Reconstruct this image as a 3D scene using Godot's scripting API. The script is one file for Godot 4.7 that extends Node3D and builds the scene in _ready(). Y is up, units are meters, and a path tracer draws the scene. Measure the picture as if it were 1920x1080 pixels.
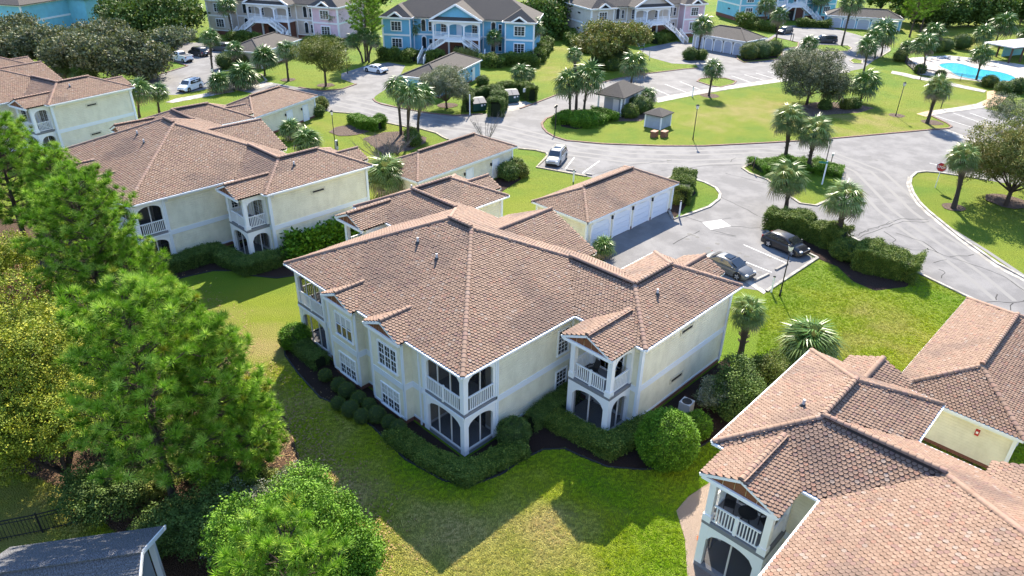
extends Node3D
# An aerial view of a coastal condominium estate. World axes follow the near building: x runs along its side walls, z across; metres, y up.
const EAVE := 6.2      # height of the condominium eaves
const PITCH := 0.434   # rise over run of the tiled roofs
var M := {}
var taken := {}
var rng := RandomNumberGenerator.new()
var eye := Vector3(0, 28.827, 0)

# ---------------------------------------------------------------- mesh building
class MB:
	var st := SurfaceTool.new()
	var n := 0
	func _init() -> void:
		st.begin(Mesh.PRIMITIVE_TRIANGLES)
		st.set_smooth_group(-1)
	func soft() -> MB:
		st.set_smooth_group(0)
		return self
	func flat() -> MB:
		st.set_smooth_group(-1)
		return self
	func col(c: Color) -> MB:
		st.set_color(c)
		return self
	func tri(a: Vector3, b: Vector3, c: Vector3) -> void:   # counter-clockwise from outside
		st.add_vertex(a); st.add_vertex(c); st.add_vertex(b)
		n += 1
	func quad(a: Vector3, b: Vector3, c: Vector3, d: Vector3) -> void:
		tri(a, b, c); tri(a, c, d)
	func uvquad(a: Vector3, b: Vector3, c: Vector3, d: Vector3) -> void:
		var p := [a, b, c, d]
		var u := [Vector2(0, 1), Vector2(1, 1), Vector2(1, 0), Vector2(0, 0)]
		for k in [0, 2, 1, 0, 3, 2]:
			st.set_uv(u[k]); st.add_vertex(p[k])
		n += 2
	func box(c: Vector3, s: Vector3, t := Transform3D.IDENTITY) -> MB:
		var h := s * 0.5
		var v := []
		for k in 8:
			v.append(t * (c + Vector3(h.x if k & 1 else -h.x, h.y if k & 2 else -h.y, h.z if k & 4 else -h.z)))
		quad(v[4], v[5], v[7], v[6]); quad(v[1], v[0], v[2], v[3]); quad(v[5], v[1], v[3], v[7])
		quad(v[0], v[4], v[6], v[2]); quad(v[6], v[7], v[3], v[2]); quad(v[0], v[1], v[5], v[4])
		return self
	func span(a: Vector3, b: Vector3, w: float, h: float) -> MB:   # a beam from a to b, w wide, h high
		var d := (b - a)
		var z := d.normalized()
		var x := Vector3.UP.cross(z)
		x = Vector3.RIGHT if x.length() < 0.01 else x.normalized()
		return box(Vector3.ZERO, Vector3(w, h, d.length()), Transform3D(Basis(x, z.cross(x), z), (a + b) * 0.5))
	func prism(p: PackedVector2Array, y0: float, y1: float, t := Transform3D.IDENTITY, sides := true, bottom := true) -> MB:
		if not Geometry2D.is_polygon_clockwise(p):
			p = p.duplicate(); p.reverse()
		var ix := Geometry2D.triangulate_polygon(p)
		for k in range(0, ix.size(), 3):
			var a := p[ix[k]]
			var b := p[ix[k + 1]]
			var c := p[ix[k + 2]]
			if (b - a).cross(c - a) > 0:
				var s := b
				b = c
				c = s
			tri(t * Vector3(a.x, y1, a.y), t * Vector3(b.x, y1, b.y), t * Vector3(c.x, y1, c.y))
			if bottom:
				tri(t * Vector3(a.x, y0, a.y), t * Vector3(c.x, y0, c.y), t * Vector3(b.x, y0, b.y))
		if sides:
			for k in p.size():
				var a := p[k]
				var b := p[(k + 1) % p.size()]
				quad(t * Vector3(b.x, y0, b.y), t * Vector3(a.x, y0, a.y), t * Vector3(a.x, y1, a.y), t * Vector3(b.x, y1, b.y))
		return self
	func tube(a: Vector3, b: Vector3, ra: float, rb: float, k := 6, caps := true) -> MB:
		var z := (b - a).normalized()
		var x := (z.cross(Vector3.UP) if absf(z.y) < 0.95 else z.cross(Vector3.RIGHT)).normalized()
		var y := z.cross(x)
		for i in k:
			var t0 := TAU * i / k
			var t1 := TAU * (i + 1) / k
			var d0 := x * cos(t0) + y * sin(t0)
			var d1 := x * cos(t1) + y * sin(t1)
			quad(a + d0 * ra, a + d1 * ra, b + d1 * rb, b + d0 * rb)
			if caps:
				tri(b, b + d0 * rb, b + d1 * rb)
				tri(a, a + d1 * ra, a + d0 * ra)
		return self
	func ball(c: Vector3, r: Vector3, k := 12, j := 8, bump := 0.0, ns: FastNoiseLite = null) -> MB:
		var pt := func(u: int, v: int) -> Vector3:
			var th := TAU * (u % k) / k
			var ph := PI * v / j - PI / 2
			var d := Vector3(cos(th) * cos(ph), sin(ph), sin(th) * cos(ph))
			var q := 1.0 + (bump * ns.get_noise_3dv(d * 40.0 + c * 7.0) if ns else 0.0)
			return c + d * r * q
		for v in j:
			for u in k:
				quad(pt.call(u + 1, v), pt.call(u, v), pt.call(u, v + 1), pt.call(u + 1, v + 1))
		return self
	func mesh() -> ArrayMesh:
		st.generate_normals()
		return st.commit()

func numbered(s: String) -> String:
	var k: int = taken.get(s, -1) + 1
	taken[s] = k
	return s if k == 0 else "%s_%03d" % [s, k]

func tag(o: Node, label := "", category := "", group := "", kind := "") -> Node:
	if label: o.set_meta("label", label)
	if category: o.set_meta("category", category)
	if group: o.set_meta("group", group)
	if kind: o.set_meta("kind", kind)
	return o

func obj(called: String, mb, m: Material, parent: Node = null) -> MeshInstance3D:
	var o := MeshInstance3D.new()
	o.mesh = mb.mesh() if mb is MB else mb
	o.material_override = m
	if parent == null:
		o.name = numbered(called)
		add_child(o)
	else:
		o.name = called if not parent.has_node(NodePath(called)) else numbered_in(parent, called)
		parent.add_child(o, true)
	return o

func numbered_in(parent: Node, called: String) -> String:
	var t: Dictionary = parent.get_meta("_n", {})
	var k: int = t.get(called, 0) + 1
	t[called] = k
	parent.set_meta("_n", t)
	return "%s_%03d" % [called, k]

func thing(called: String, label: String, category: String, at := Vector3.ZERO, turn := 0.0, group := "") -> Node3D:
	var o := Node3D.new()
	o.name = numbered(called)
	add_child(o)
	o.position = at
	o.rotation.y = turn
	tag(o, label, category, group)
	return o

func dup(src: Node3D, at: Vector3, turn: float, label: String) -> Node3D:
	var o: Node3D = src.duplicate()
	var base := String(src.name)
	if base.length() > 4 and base.substr(base.length() - 4, 1) == "_" and base.right(3).is_valid_int():
		base = base.left(base.length() - 4)
	o.name = numbered(base)
	add_child(o)
	o.position = at
	o.rotation.y = turn
	o.set_meta("label", label)
	return o

func scatter(called: String, mesh: Mesh, m: Material, where: Array, tint: PackedColorArray, parent: Node) -> MultiMeshInstance3D:
	var mm := MultiMesh.new()
	mm.transform_format = MultiMesh.TRANSFORM_3D
	mm.use_colors = true
	mm.mesh = mesh
	mm.instance_count = where.size()
	for i in where.size():
		mm.set_instance_transform(i, where[i])
		mm.set_instance_color(i, tint[i])
	var o := MultiMeshInstance3D.new()
	o.multimesh = mm
	o.material_override = m
	o.name = called if not parent.has_node(NodePath(called)) else numbered_in(parent, called)
	parent.add_child(o, true)
	o.set_meta("kind", "stuff")
	return o

# ---------------------------------------------------------------- materials
func lin(r: float, g: float, b: float) -> Color:
	return Color(r, g, b).linear_to_srgb()

func ntex(sd: int, freq: float, oct: int, lo: Color, hi: Color, size := 512, kind := FastNoiseLite.TYPE_SIMPLEX_SMOOTH, a := 0.3, b := 0.7) -> NoiseTexture2D:
	var n := FastNoiseLite.new()
	n.seed = sd; n.frequency = freq; n.fractal_octaves = oct; n.noise_type = kind; n.fractal_gain = 0.62
	var g := Gradient.new()
	g.offsets = PackedFloat32Array([0.0, a, b, 1.0])
	g.colors = PackedColorArray([lo, lo, hi, hi])
	var t := NoiseTexture2D.new()
	t.width = size; t.height = size; t.seamless = true; t.noise = n; t.color_ramp = g
	return t

func mat(key: String, c: Color, rough := 0.8, tex: Texture2D = null, scale := 1.0, bump: Texture2D = null, bs := 1.0) -> StandardMaterial3D:
	var m := StandardMaterial3D.new()
	m.resource_name = key
	m.albedo_color = c.linear_to_srgb()
	m.roughness = rough
	m.metallic_specular = 0.4
	if tex:
		m.albedo_texture = tex
	if bump:
		m.heightmap_enabled = true
		m.heightmap_texture = bump
		m.heightmap_scale = bs
	if tex or bump:
		m.uv1_triplanar = true
		m.uv1_world_triplanar = true
		m.uv1_scale = Vector3.ONE * scale
	M[key] = m
	return m

func leafmat(key: String, back: float, rough := 0.6) -> void:
	var m := mat(key, Color.WHITE, rough)
	m.vertex_color_use_as_albedo = true
	m.metallic_specular = 0.28
	m.backlight_enabled = back > 0
	m.backlight = Color(back, back, back * 0.6)

func materials() -> void:
	var g := func(v: float) -> Color: return Color(v, v, v)
	var fine := ntex(3, 0.05, 5, g.call(0.72), g.call(1.0))
	var blot := ntex(5, 0.012, 6, g.call(0.78), g.call(1.0))
	var rough := ntex(9, 0.08, 4, g.call(0.0), g.call(1.0))
	var weather := ntex(6, 0.016, 6, Color(0.945, 0.94, 0.93), Color(1, 1, 1), 512, FastNoiseLite.TYPE_SIMPLEX_SMOOTH, 0.2, 0.7)
	# clapboard: the lap of each course, 0.2 m high
	var lap := Image.create(8, 64, false, Image.FORMAT_RGB8)
	for y in 64:
		var v := clampf(0.35 + 0.65 * y / 63.0, 0, 1) if y > 4 else 0.0
		for x in 8:
			lap.set_pixel(x, y, Color(v, v, v))
	var lapt := ImageTexture.create_from_image(lap)
	for w in [["cream", Color(0.79, 0.735, 0.55)], ["blue", Color(0.17, 0.45, 0.62)], ["tan", Color(0.60, 0.53, 0.45)], ["pink", Color(0.74, 0.52, 0.56)], ["aqua", Color(0.22, 0.56, 0.64)], ["grey", Color(0.34, 0.38, 0.42)]]:
		var m := mat(w[0], w[1], 0.6, fine, 0.35)
		m.uv1_scale = Vector3(0.7, 0.7, 0.7)
		m = mat(w[0] + "_lap", w[1], 0.6, null, 1.0, lapt, 5.0)
		m.uv1_scale = Vector3(5, 5, 5)
		m.detail_enabled = true
		m.detail_blend_mode = BaseMaterial3D.BLEND_MODE_MUL
		m.detail_albedo = weather
		m.detail_uv_layer = BaseMaterial3D.DETAIL_UV_2
		m.uv2_triplanar = true
		m.uv2_world_triplanar = true
		m.uv2_scale = Vector3(0.10, 0.06, 0.10)
	mat("white", Color(0.80, 0.80, 0.79), 0.5)
	mat("trim", Color(0.72, 0.75, 0.78), 0.55)
	mat("door", Color(0.70, 0.74, 0.80), 0.5)
	mat("grey_door", Color(0.42, 0.44, 0.50), 0.5)
	mat("deck", Color(0.20, 0.20, 0.21), 0.8)
	mat("dark", Color(0.022, 0.022, 0.024), 0.7)
	mat("screen_metal", Color(0.60, 0.57, 0.54), 0.5)
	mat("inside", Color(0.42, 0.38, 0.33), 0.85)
	mat("cedar", Color(0.27, 0.105, 0.045), 0.8, fine, 0.8)
	mat("under", Color(0.055, 0.034, 0.028), 0.95)
	var bt := Image.create(64, 64, false, Image.FORMAT_RGB8)
	for y in 64:
		for x in 64:
			var joint := y % 16 < 2 or (x + (8 if (y / 16) % 2 else 0)) % 32 < 2
			bt.set_pixel(x, y, Color(0.62, 0.55, 0.5) if joint else Color(0.9, 0.85, 0.85))
	mat("brick", Color(0.26, 0.13, 0.09), 0.9, ImageTexture.create_from_image(bt), 2.2)
	var tile := mat("tile", Color.WHITE, 0.82)
	tile.vertex_color_use_as_albedo = true
	var shingle := ntex(21, 0.09, 4, Color(0.55, 0.53, 0.52), Color(1, 1, 1), 512)
	mat("shingle_dark", Color(0.115, 0.105, 0.095), 0.95, shingle, 0.25, rough, 2.0)
	mat("shingle_grey", Color(0.16, 0.165, 0.175), 0.95, shingle, 0.3, rough, 2.0)
	mat("pipe", Color(0.45, 0.45, 0.45), 0.6)
	mat("lead", Color(0.05, 0.05, 0.05), 0.8)
	var gl := mat("glass", Color(0.025, 0.032, 0.040), 0.12)
	gl.metallic_specular = 0.6
	mat("blind", Color(0.55, 0.55, 0.52), 0.6)
	var sc := mat("screen", Color(0.012, 0.011, 0.010), 0.9)
	sc.transparency = BaseMaterial3D.TRANSPARENCY_ALPHA
	sc.albedo_color.a = 0.26
	# ground
	var gr := mat("lawn", Color.WHITE, 0.95, ntex(31, 0.16, 5, Color(0.50, 0.54, 0.36), Color(1, 1, 1), 1024), 0.22, rough, 8.0)
	gr.vertex_color_use_as_albedo = true
	mat("field", Color(0.13, 0.18, 0.03), 0.95)
	var asp := mat("asphalt", Color.WHITE, 0.92, ntex(41, 0.008, 6, Color(0.88, 0.88, 0.885), Color(1, 1, 1), 1024), 0.03)
	asp.vertex_color_use_as_albedo = true
	asp.detail_enabled = true
	asp.detail_blend_mode = BaseMaterial3D.BLEND_MODE_MUL
	asp.detail_albedo = ntex(43, 0.12, 5, Color(0.86, 0.86, 0.87), Color(1, 1, 1), 1024)
	asp.detail_uv_layer = BaseMaterial3D.DETAIL_UV_2
	asp.uv2_triplanar = true
	asp.uv2_world_triplanar = true
	asp.uv2_scale = Vector3.ONE * 0.13
	mat("crack", Color(0.035, 0.034, 0.034), 0.95)
	mat("concrete", Color(0.36, 0.34, 0.305), 0.9, blot, 0.12, rough, 0.6)
	mat("kerb", Color(0.36, 0.32, 0.25), 0.9, blot, 0.3)
	mat("kerb_stained", Color(0.20, 0.125, 0.095), 0.9, blot, 0.3)
	mat("path_clay", Color(0.50, 0.33, 0.20), 0.9, blot, 0.2)
	mat("paint", Color(0.60, 0.60, 0.585), 0.7, blot, 0.25)
	mat("mulch", Color(0.060, 0.032, 0.024), 1.0, fine, 0.6, rough, 8.0)
	mat("gravel", Color(0.74, 0.62, 0.52), 1.0, ntex(51, 0.2, 4, Color(0.55, 0.5, 0.48), Color(1, 1, 1)), 0.5, rough, 8.0)
	mat("mulch_pale", Color(0.33, 0.255, 0.205), 1.0, ntex(53, 0.2, 4, Color(0.45, 0.4, 0.38), Color(1, 1, 1)), 0.5, rough, 8.0)
	mat("litter", Color(0.24, 0.145, 0.085), 1.0, ntex(52, 0.14, 5, Color(0.3, 0.27, 0.22), Color(1, 1, 1)), 0.25, rough, 10.0)
	mat("pool_deck", Color(0.42, 0.385, 0.345), 0.85, blot, 0.15)
	var wt := mat("pool_water", Color(0.03, 0.36, 0.48), 0.08, null, 1.0, ntex(61, 0.06, 3, Color.BLACK, Color.WHITE, 256), 2.0)
	wt.uv1_scale = Vector3.ONE * 0.3
	# plants
	leafmat("leaf", 0.5)
	leafmat("needle", 0.40)
	leafmat("frond", 0.36, 0.36)
	mat("bark", Color(0.17, 0.125, 0.095), 0.95, fine, 1.5, rough, 6.0)
	mat("bark_pale", Color(0.30, 0.27, 0.24), 0.95, fine, 1.5, rough, 6.0)
	mat("palm_bark", Color(0.27, 0.22, 0.175), 0.95, ntex(71, 0.08, 4, Color(0.35, 0.33, 0.3), Color(1, 1, 1)), 1.2, rough, 10.0)
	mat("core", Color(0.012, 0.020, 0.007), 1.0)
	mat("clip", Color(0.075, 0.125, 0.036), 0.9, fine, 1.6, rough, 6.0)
	# things
	mat("black_metal", Color(0.02, 0.02, 0.022), 0.5)
	mat("steel", Color(0.55, 0.56, 0.57), 0.4)
	mat("lamp_glass", Color(0.72, 0.70, 0.64), 0.3)
	mat("green_steel", Color(0.012, 0.060, 0.045), 0.5)
	mat("lid", Color(0.20, 0.19, 0.18), 0.7)
	mat("brown_box", Color(0.22, 0.10, 0.06), 0.7)
	mat("rubber", Color(0.02, 0.02, 0.02), 0.85)
	var rim := mat("rim", Color(0.55, 0.55, 0.56), 0.3)
	rim.metallic = 0.7
	mat("car_glass", Color(0.012, 0.015, 0.018), 0.06).metallic_specular = 0.7
	mat("red_lens", Color(0.35, 0.02, 0.015), 0.2)
	mat("clear_lens", Color(0.65, 0.66, 0.66), 0.15)
	mat("sign_red", Color(0.45, 0.03, 0.03), 0.4)
	mat("sign_green", Color(0.02, 0.20, 0.14), 0.4)
	mat("metal_roof", Color(0.62, 0.60, 0.58), 0.5)
	mat("timber", Color(0.09, 0.055, 0.035), 0.8)
	mat("cloth_blue", Color(0.10, 0.22, 0.30), 0.8)
	mat("rust", Color(0.30, 0.09, 0.03), 0.9)
	for c in [["paint_white", Color(0.78, 0.78, 0.77)], ["paint_silver", Color(0.36, 0.36, 0.345)], ["paint_black", Color(0.012, 0.012, 0.014)], ["paint_grey", Color(0.075, 0.08, 0.085)], ["paint_dark", Color(0.035, 0.036, 0.04)], ["paint_green", Color(0.03, 0.04, 0.03)]]:
		var m := mat(c[0], c[1], 0.35)
		m.clearcoat_enabled = true
		m.clearcoat = 0.55
		m.clearcoat_roughness = 0.05

# ---------------------------------------------------------------- tiled roofs
var tile_meshes: Array[ArrayMesh] = []
var cap_mesh: ArrayMesh
var stain := FastNoiseLite.new()
const TW := 0.235   # tile width
const TE := 0.185   # tile exposure

func tile_shapes() -> void:
	stain.seed = 77
	stain.frequency = 0.16
	stain.fractal_octaves = 4
	for variant in 3:
		var b := MB.new()
		var w := TW * 0.485
		# x across, z down the slope from 0; the lower edge is a scallop, lifted a little
		var rim_pts: Array[Vector3] = []
		var k := 6
		for i in k + 1:
			var a := PI * i / k
			rim_pts.append(Vector3(w * cos(a), 0.044 + 0.005 * variant, -0.085 + 0.115 * sin(a) * (0.97 + 0.03 * variant)))
		var up_r := Vector3(w, 0.006, -0.265)
		var up_l := Vector3(-w, 0.006, -0.265)
		var top: Array[Vector3] = [up_r]
		top.append_array(rim_pts)
		top.append(up_l)
		var inner: Array[Vector3] = []
		for q in rim_pts:
			inner.append(Vector3(q.x * 0.84, q.y + 0.002, -0.085 + (q.z + 0.085) * 0.82))
		b.col(Color.WHITE)
		var face: Array[Vector3] = [up_r]
		face.append_array(inner)
		face.append(up_l)
		for i in range(1, face.size() - 1):
			b.tri(face[0], face[i + 1], face[i])
		b.col(Color(0.36, 0.31, 0.29))   # shade painted in: a dark rim outlines each scallop
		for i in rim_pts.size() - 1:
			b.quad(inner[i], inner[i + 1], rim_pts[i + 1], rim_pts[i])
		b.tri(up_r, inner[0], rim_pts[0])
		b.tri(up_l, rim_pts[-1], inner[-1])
		b.col(Color(0.2, 0.17, 0.16))  # edge faces coloured darker still, as painted shade under the scallop
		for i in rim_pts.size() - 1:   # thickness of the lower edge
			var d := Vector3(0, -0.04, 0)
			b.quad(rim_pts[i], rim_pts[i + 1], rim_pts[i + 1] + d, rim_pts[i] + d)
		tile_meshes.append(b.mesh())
	var c := MB.new()
	c.soft()
	var r0 := 0.15
	for i in 5:   # a half-round cap along z, 0.34 long, its lower end a little wider
		var a0 := PI * i / 5
		var a1 := PI * (i + 1) / 5
		var f := func(a: float, z: float, r: float) -> Vector3: return Vector3(r * cos(a), r * 0.75 * sin(a) - 0.04, z)
		c.quad(f.call(a0, 0.17, r0 * 1.1), f.call(a1, 0.17, r0 * 1.1), f.call(a1, -0.19, r0 * 0.9), f.call(a0, -0.19, r0 * 0.9))
	c.flat()
	for i in 5:
		var a0 := PI * i / 5
		var a1 := PI * (i + 1) / 5
		c.tri(Vector3(0, -0.04, 0.17), Vector3(r0 * 1.1 * cos(a0), r0 * 0.82 * sin(a0) - 0.04, 0.17), Vector3(r0 * 1.1 * cos(a1), r0 * 0.82 * sin(a1) - 0.04, 0.17))
	cap_mesh = c.mesh()

func tile_color(p: Vector3) -> Color:
	var v := rng.randf()
	var c := Color(0.188, 0.118, 0.081).lerp(Color(0.236, 0.156, 0.111), v)
	if rng.randf() < 0.09: c = Color(0.18, 0.108, 0.086)
	if rng.randf() < 0.05: c = Color(0.225, 0.124, 0.085)
	if rng.randf() < 0.03: c = Color(0.23, 0.175, 0.14)
	var s := smoothstep(0.0, 0.55, stain.get_noise_3dv(p * Vector3(1, 2.5, 1)))
	return c.lerp(Color(0.085, 0.058, 0.052), s * 0.55) * (0.95 + 0.10 * rng.randf())

class Roof:
	var where: Array[Transform3D] = []
	var which: Array[int] = []
	var caps: Array[Transform3D] = []
	var under := MB.new()

# one roof plane: pts are corners in order, the first two of them on the eave; tiles are laid over it in courses
func plane(r: Roof, pts: Array) -> void:
	var a: Vector3 = pts[0]
	var b: Vector3 = pts[1]
	var nrm := Vector3.ZERO
	for k in range(1, pts.size() - 1):
		nrm += (pts[k] - a).cross(pts[k + 1] - a)
	nrm = nrm.normalized()
	if nrm.y < 0: nrm = -nrm
	var up := (Vector3.UP - nrm * nrm.y).normalized()
	var across := up.cross(nrm).normalized()
	var poly := PackedVector2Array()
	for p in pts:
		poly.append(Vector2((p - a).dot(across), (p - a).dot(up)))
	var lo := poly[0]
	var hi := poly[0]
	for q in poly:
		lo = lo.min(q); hi = hi.max(q)
	for k in range(1, pts.size() - 1):
		r.under.tri(pts[0] - nrm * 0.005, pts[k] - nrm * 0.005, pts[k + 1] - nrm * 0.005)
		r.under.tri(pts[0] - nrm * 0.12, pts[k + 1] - nrm * 0.12, pts[k] - nrm * 0.12)
	var basis := Basis(across, nrm, -up)
	var row := 0
	var t := lo.y + 0.0
	while t < hi.y - 0.02:
		var s := lo.x + (TW * 0.5 if row % 2 else 0.0)
		while s < hi.x + TW:
			if Geometry2D.is_point_in_polygon(Vector2(s, t + TE * 0.5), poly) or Geometry2D.is_point_in_polygon(Vector2(s, t + 0.02), poly):
				var j := Vector3(rng.randf_range(-0.006, 0.006), rng.randf_range(-0.004, 0.004), rng.randf_range(-0.008, 0.008))
				var bs := basis.rotated(nrm, rng.randf_range(-0.025, 0.025))
				r.where.append(Transform3D(bs, a + across * (s + j.x) + up * (t + j.z) + nrm * (0.012 + j.y)))
				r.which.append(rng.randi() % 3)
			s += TW
		t += TE
		row += 1

func ridge(r: Roof, a: Vector3, b: Vector3, lift := 0.06) -> void:
	var d := b - a
	var z := -d.normalized() if b.y >= a.y else d.normalized()
	var x := Vector3.UP.cross(z).normalized()
	var n := maxi(1, int(d.length() / 0.31))
	for i in n:
		var p := a + d * ((i + 0.5) / n) + Vector3.UP * lift
		r.caps.append(Transform3D(Basis(x, z.cross(x), z).rotated(x, -0.03 if b.y == a.y else 0.0), p))

# lay the collected tiles on a thing: the singles nearest the camera as parts of their own, the rest as one
func lay(r: Roof, o: Node3D, singles := 0, single_caps := 0) -> void:
	var xf := o.transform
	var cols := PackedColorArray()
	var local := eye
	var inv := xf.affine_inverse()
	local = inv * eye
	var roof := obj("roof", r.under, M.under, o)
	var order: Array = []
	for i in r.where.size():
		cols.append(tile_color(xf * r.where[i].origin))
		var p := r.where[i].origin
		if singles and seen_by_eye(xf * p) and r.where[i].basis.y.dot((local - p).normalized()) > 0.12:
			order.append([p.distance_squared_to(local), i])
	order.sort_custom(func(p, q): return p[0] < q[0])
	var alone := {}
	for k in mini(singles, order.size()):
		alone[order[k][1]] = true
	for v in 3:
		var w: Array = []
		var c := PackedColorArray()
		for i in r.where.size():
			if r.which[i] == v and not alone.has(i):
				w.append(r.where[i]); c.append(cols[i])
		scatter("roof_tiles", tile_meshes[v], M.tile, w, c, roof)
	for i in alone:
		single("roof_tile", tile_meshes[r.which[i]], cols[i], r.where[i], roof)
	var cw: Array = []
	var cc := PackedColorArray()
	var corder: Array = []
	for i in r.caps.size():
		cc.append(tile_color(xf * r.caps[i].origin).lerp(Color(0.26, 0.165, 0.125), 0.45))
		if seen_by_eye(xf * r.caps[i].origin):
			corder.append([r.caps[i].origin.distance_squared_to(local), i])
	corder.sort_custom(func(p, q): return p[0] < q[0])
	var calone := {}
	for k in mini(single_caps, corder.size()):
		calone[corder[k][1]] = true
		single("ridge_tile", cap_mesh, cc[corder[k][1]], r.caps[corder[k][1]], roof)
	var c2 := PackedColorArray()
	for i in r.caps.size():
		if not calone.has(i):
			cw.append(r.caps[i]); c2.append(cc[i])
	if cw.size():
		scatter("ridge_tiles", cap_mesh, M.tile, cw, c2, roof)

func seen_by_eye(p: Vector3) -> bool:
	var d := Vector3(0.62826, -0.48546, -0.60796)
	var q := p - eye
	var z := q.dot(d)
	return z > 1.0 and absf(q.dot(Vector3(0.70254, 0.01826, 0.71141))) / z < 0.72 and absf(q.dot(Vector3(0.33426, 0.87407, -0.35253))) / z < 0.40

var tones := {}
func single(called: String, mesh: Mesh, c: Color, t: Transform3D, parent: Node) -> void:
	var key := "%d_%d_%d" % [int(c.r * 110), int(c.g * 110), int(c.b * 70)]
	if not tones.has(key):
		var m: StandardMaterial3D = StandardMaterial3D.new()
		m.resource_name = "fired_clay"
		m.albedo_color = c.linear_to_srgb()
		m.vertex_color_use_as_albedo = true
		m.roughness = 0.82
		m.metallic_specular = 0.4
		tones[key] = m
	var o := MeshInstance3D.new()
	o.mesh = mesh
	o.material_override = tones[key]
	o.transform = t
	o.name = numbered_in(parent, called)
	parent.add_child(o)

# ---------------------------------------------------------------- parts of buildings
# a window flat against a wall: at is the middle of the opening, out points away from the wall
func window(parent: Node, at: Vector3, out: Vector3, w: float, h: float, cols := 1, rows := 2, panes_x := 2, panes_y := 2, blind := 0.0, arch := false) -> void:
	var x := Vector3.UP.cross(out).normalized()
	var t := Transform3D(Basis(x, Vector3.UP, out), at)
	var f := MB.new()
	var e := 0.09
	f.box(Vector3(0, h / 2 + e / 2, 0.03), Vector3(w + 2 * e, e, 0.1), t).box(Vector3(0, -h / 2 - e / 2, 0.04), Vector3(w + 2 * e + 0.1, e, 0.14), t)
	f.box(Vector3(-w / 2 - e / 2, 0, 0.03), Vector3(e, h, 0.1), t).box(Vector3(w / 2 + e / 2, 0, 0.03), Vector3(e, h, 0.1), t)
	for i in range(1, cols):
		f.box(Vector3(-w / 2 + w * i / cols, 0, 0.02), Vector3(0.075, h, 0.075), t)
	for j in range(1, rows):
		f.box(Vector3(0, -h / 2 + h * j / rows, 0.018), Vector3(w, 0.05, 0.07), t)
	var win := obj("window", f, M.white, parent)
	obj("pane", MB.new().box(Vector3(0, 0, -0.01), Vector3(w, h, 0.04), t), M.glass, win)
	if blind > 0:
		obj("blind", MB.new().box(Vector3(0, h / 2 - h * blind / 2, 0.008), Vector3(w - 0.04, h * blind, 0.012), t), M.blind, win)
	var g := MB.new()
	var nx := cols * panes_x
	var ny := rows * panes_y
	for i in range(1, nx):
		if i % panes_x: g.box(Vector3(-w / 2 + w * i / nx, 0, 0.022), Vector3(0.02, h, 0.02), t)
	for j in range(1, ny):
		if j % panes_y: g.box(Vector3(0, -h / 2 + h * j / ny, 0.0225), Vector3(w, 0.02, 0.02), t)
	if g.n: obj("muntins", g, M.white, win)

func arch_lintel(b: MB, t: Transform3D, w: float, top: float, spring: float, crown: float, thick: float) -> void:
	# fills from the arch up to the top, w wide, centred on t, its outer face at z = 0
	var p := PackedVector2Array([Vector2(w / 2, top), Vector2(-w / 2, top)])
	for i in 11:
		var u := -1.0 + 2.0 * i / 10
		p.append(Vector2(u * w / 2, spring + (crown - spring) * sqrt(maxf(0.0, 1.0 - u * u))))
	b.prism(p, -thick, 0.0, t * Transform3D(Basis(Vector3.RIGHT, Vector3(0, 0, 1), Vector3.UP), Vector3.ZERO))

func railing(parent: Node, a: Vector3, b: Vector3, h := 1.05, mid := true) -> void:
	var r := MB.new()
	var d := b - a
	r.span(a + Vector3(0, h, 0), b + Vector3(0, h, 0), 0.09, 0.07).span(a + Vector3(0, 0.1, 0), b + Vector3(0, 0.1, 0), 0.07, 0.06)
	var n := int(d.length() / 0.15)
	for i in range(1, n):
		var p := a + d * (float(i) / n)
		r.box(p + Vector3(0, h / 2 + 0.05, 0), Vector3(0.052, h - 0.12, 0.052))
	if mid:
		r.box(a + d * 0.5 + Vector3(0, h / 2 + 0.04, 0), Vector3(0.13, h + 0.1, 0.13))
	obj("railing", r, M.white, parent)

func gutter(b: MB, a: Vector3, c: Vector3) -> void:
	b.span(a, c, 0.23, 0.12)

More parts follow.
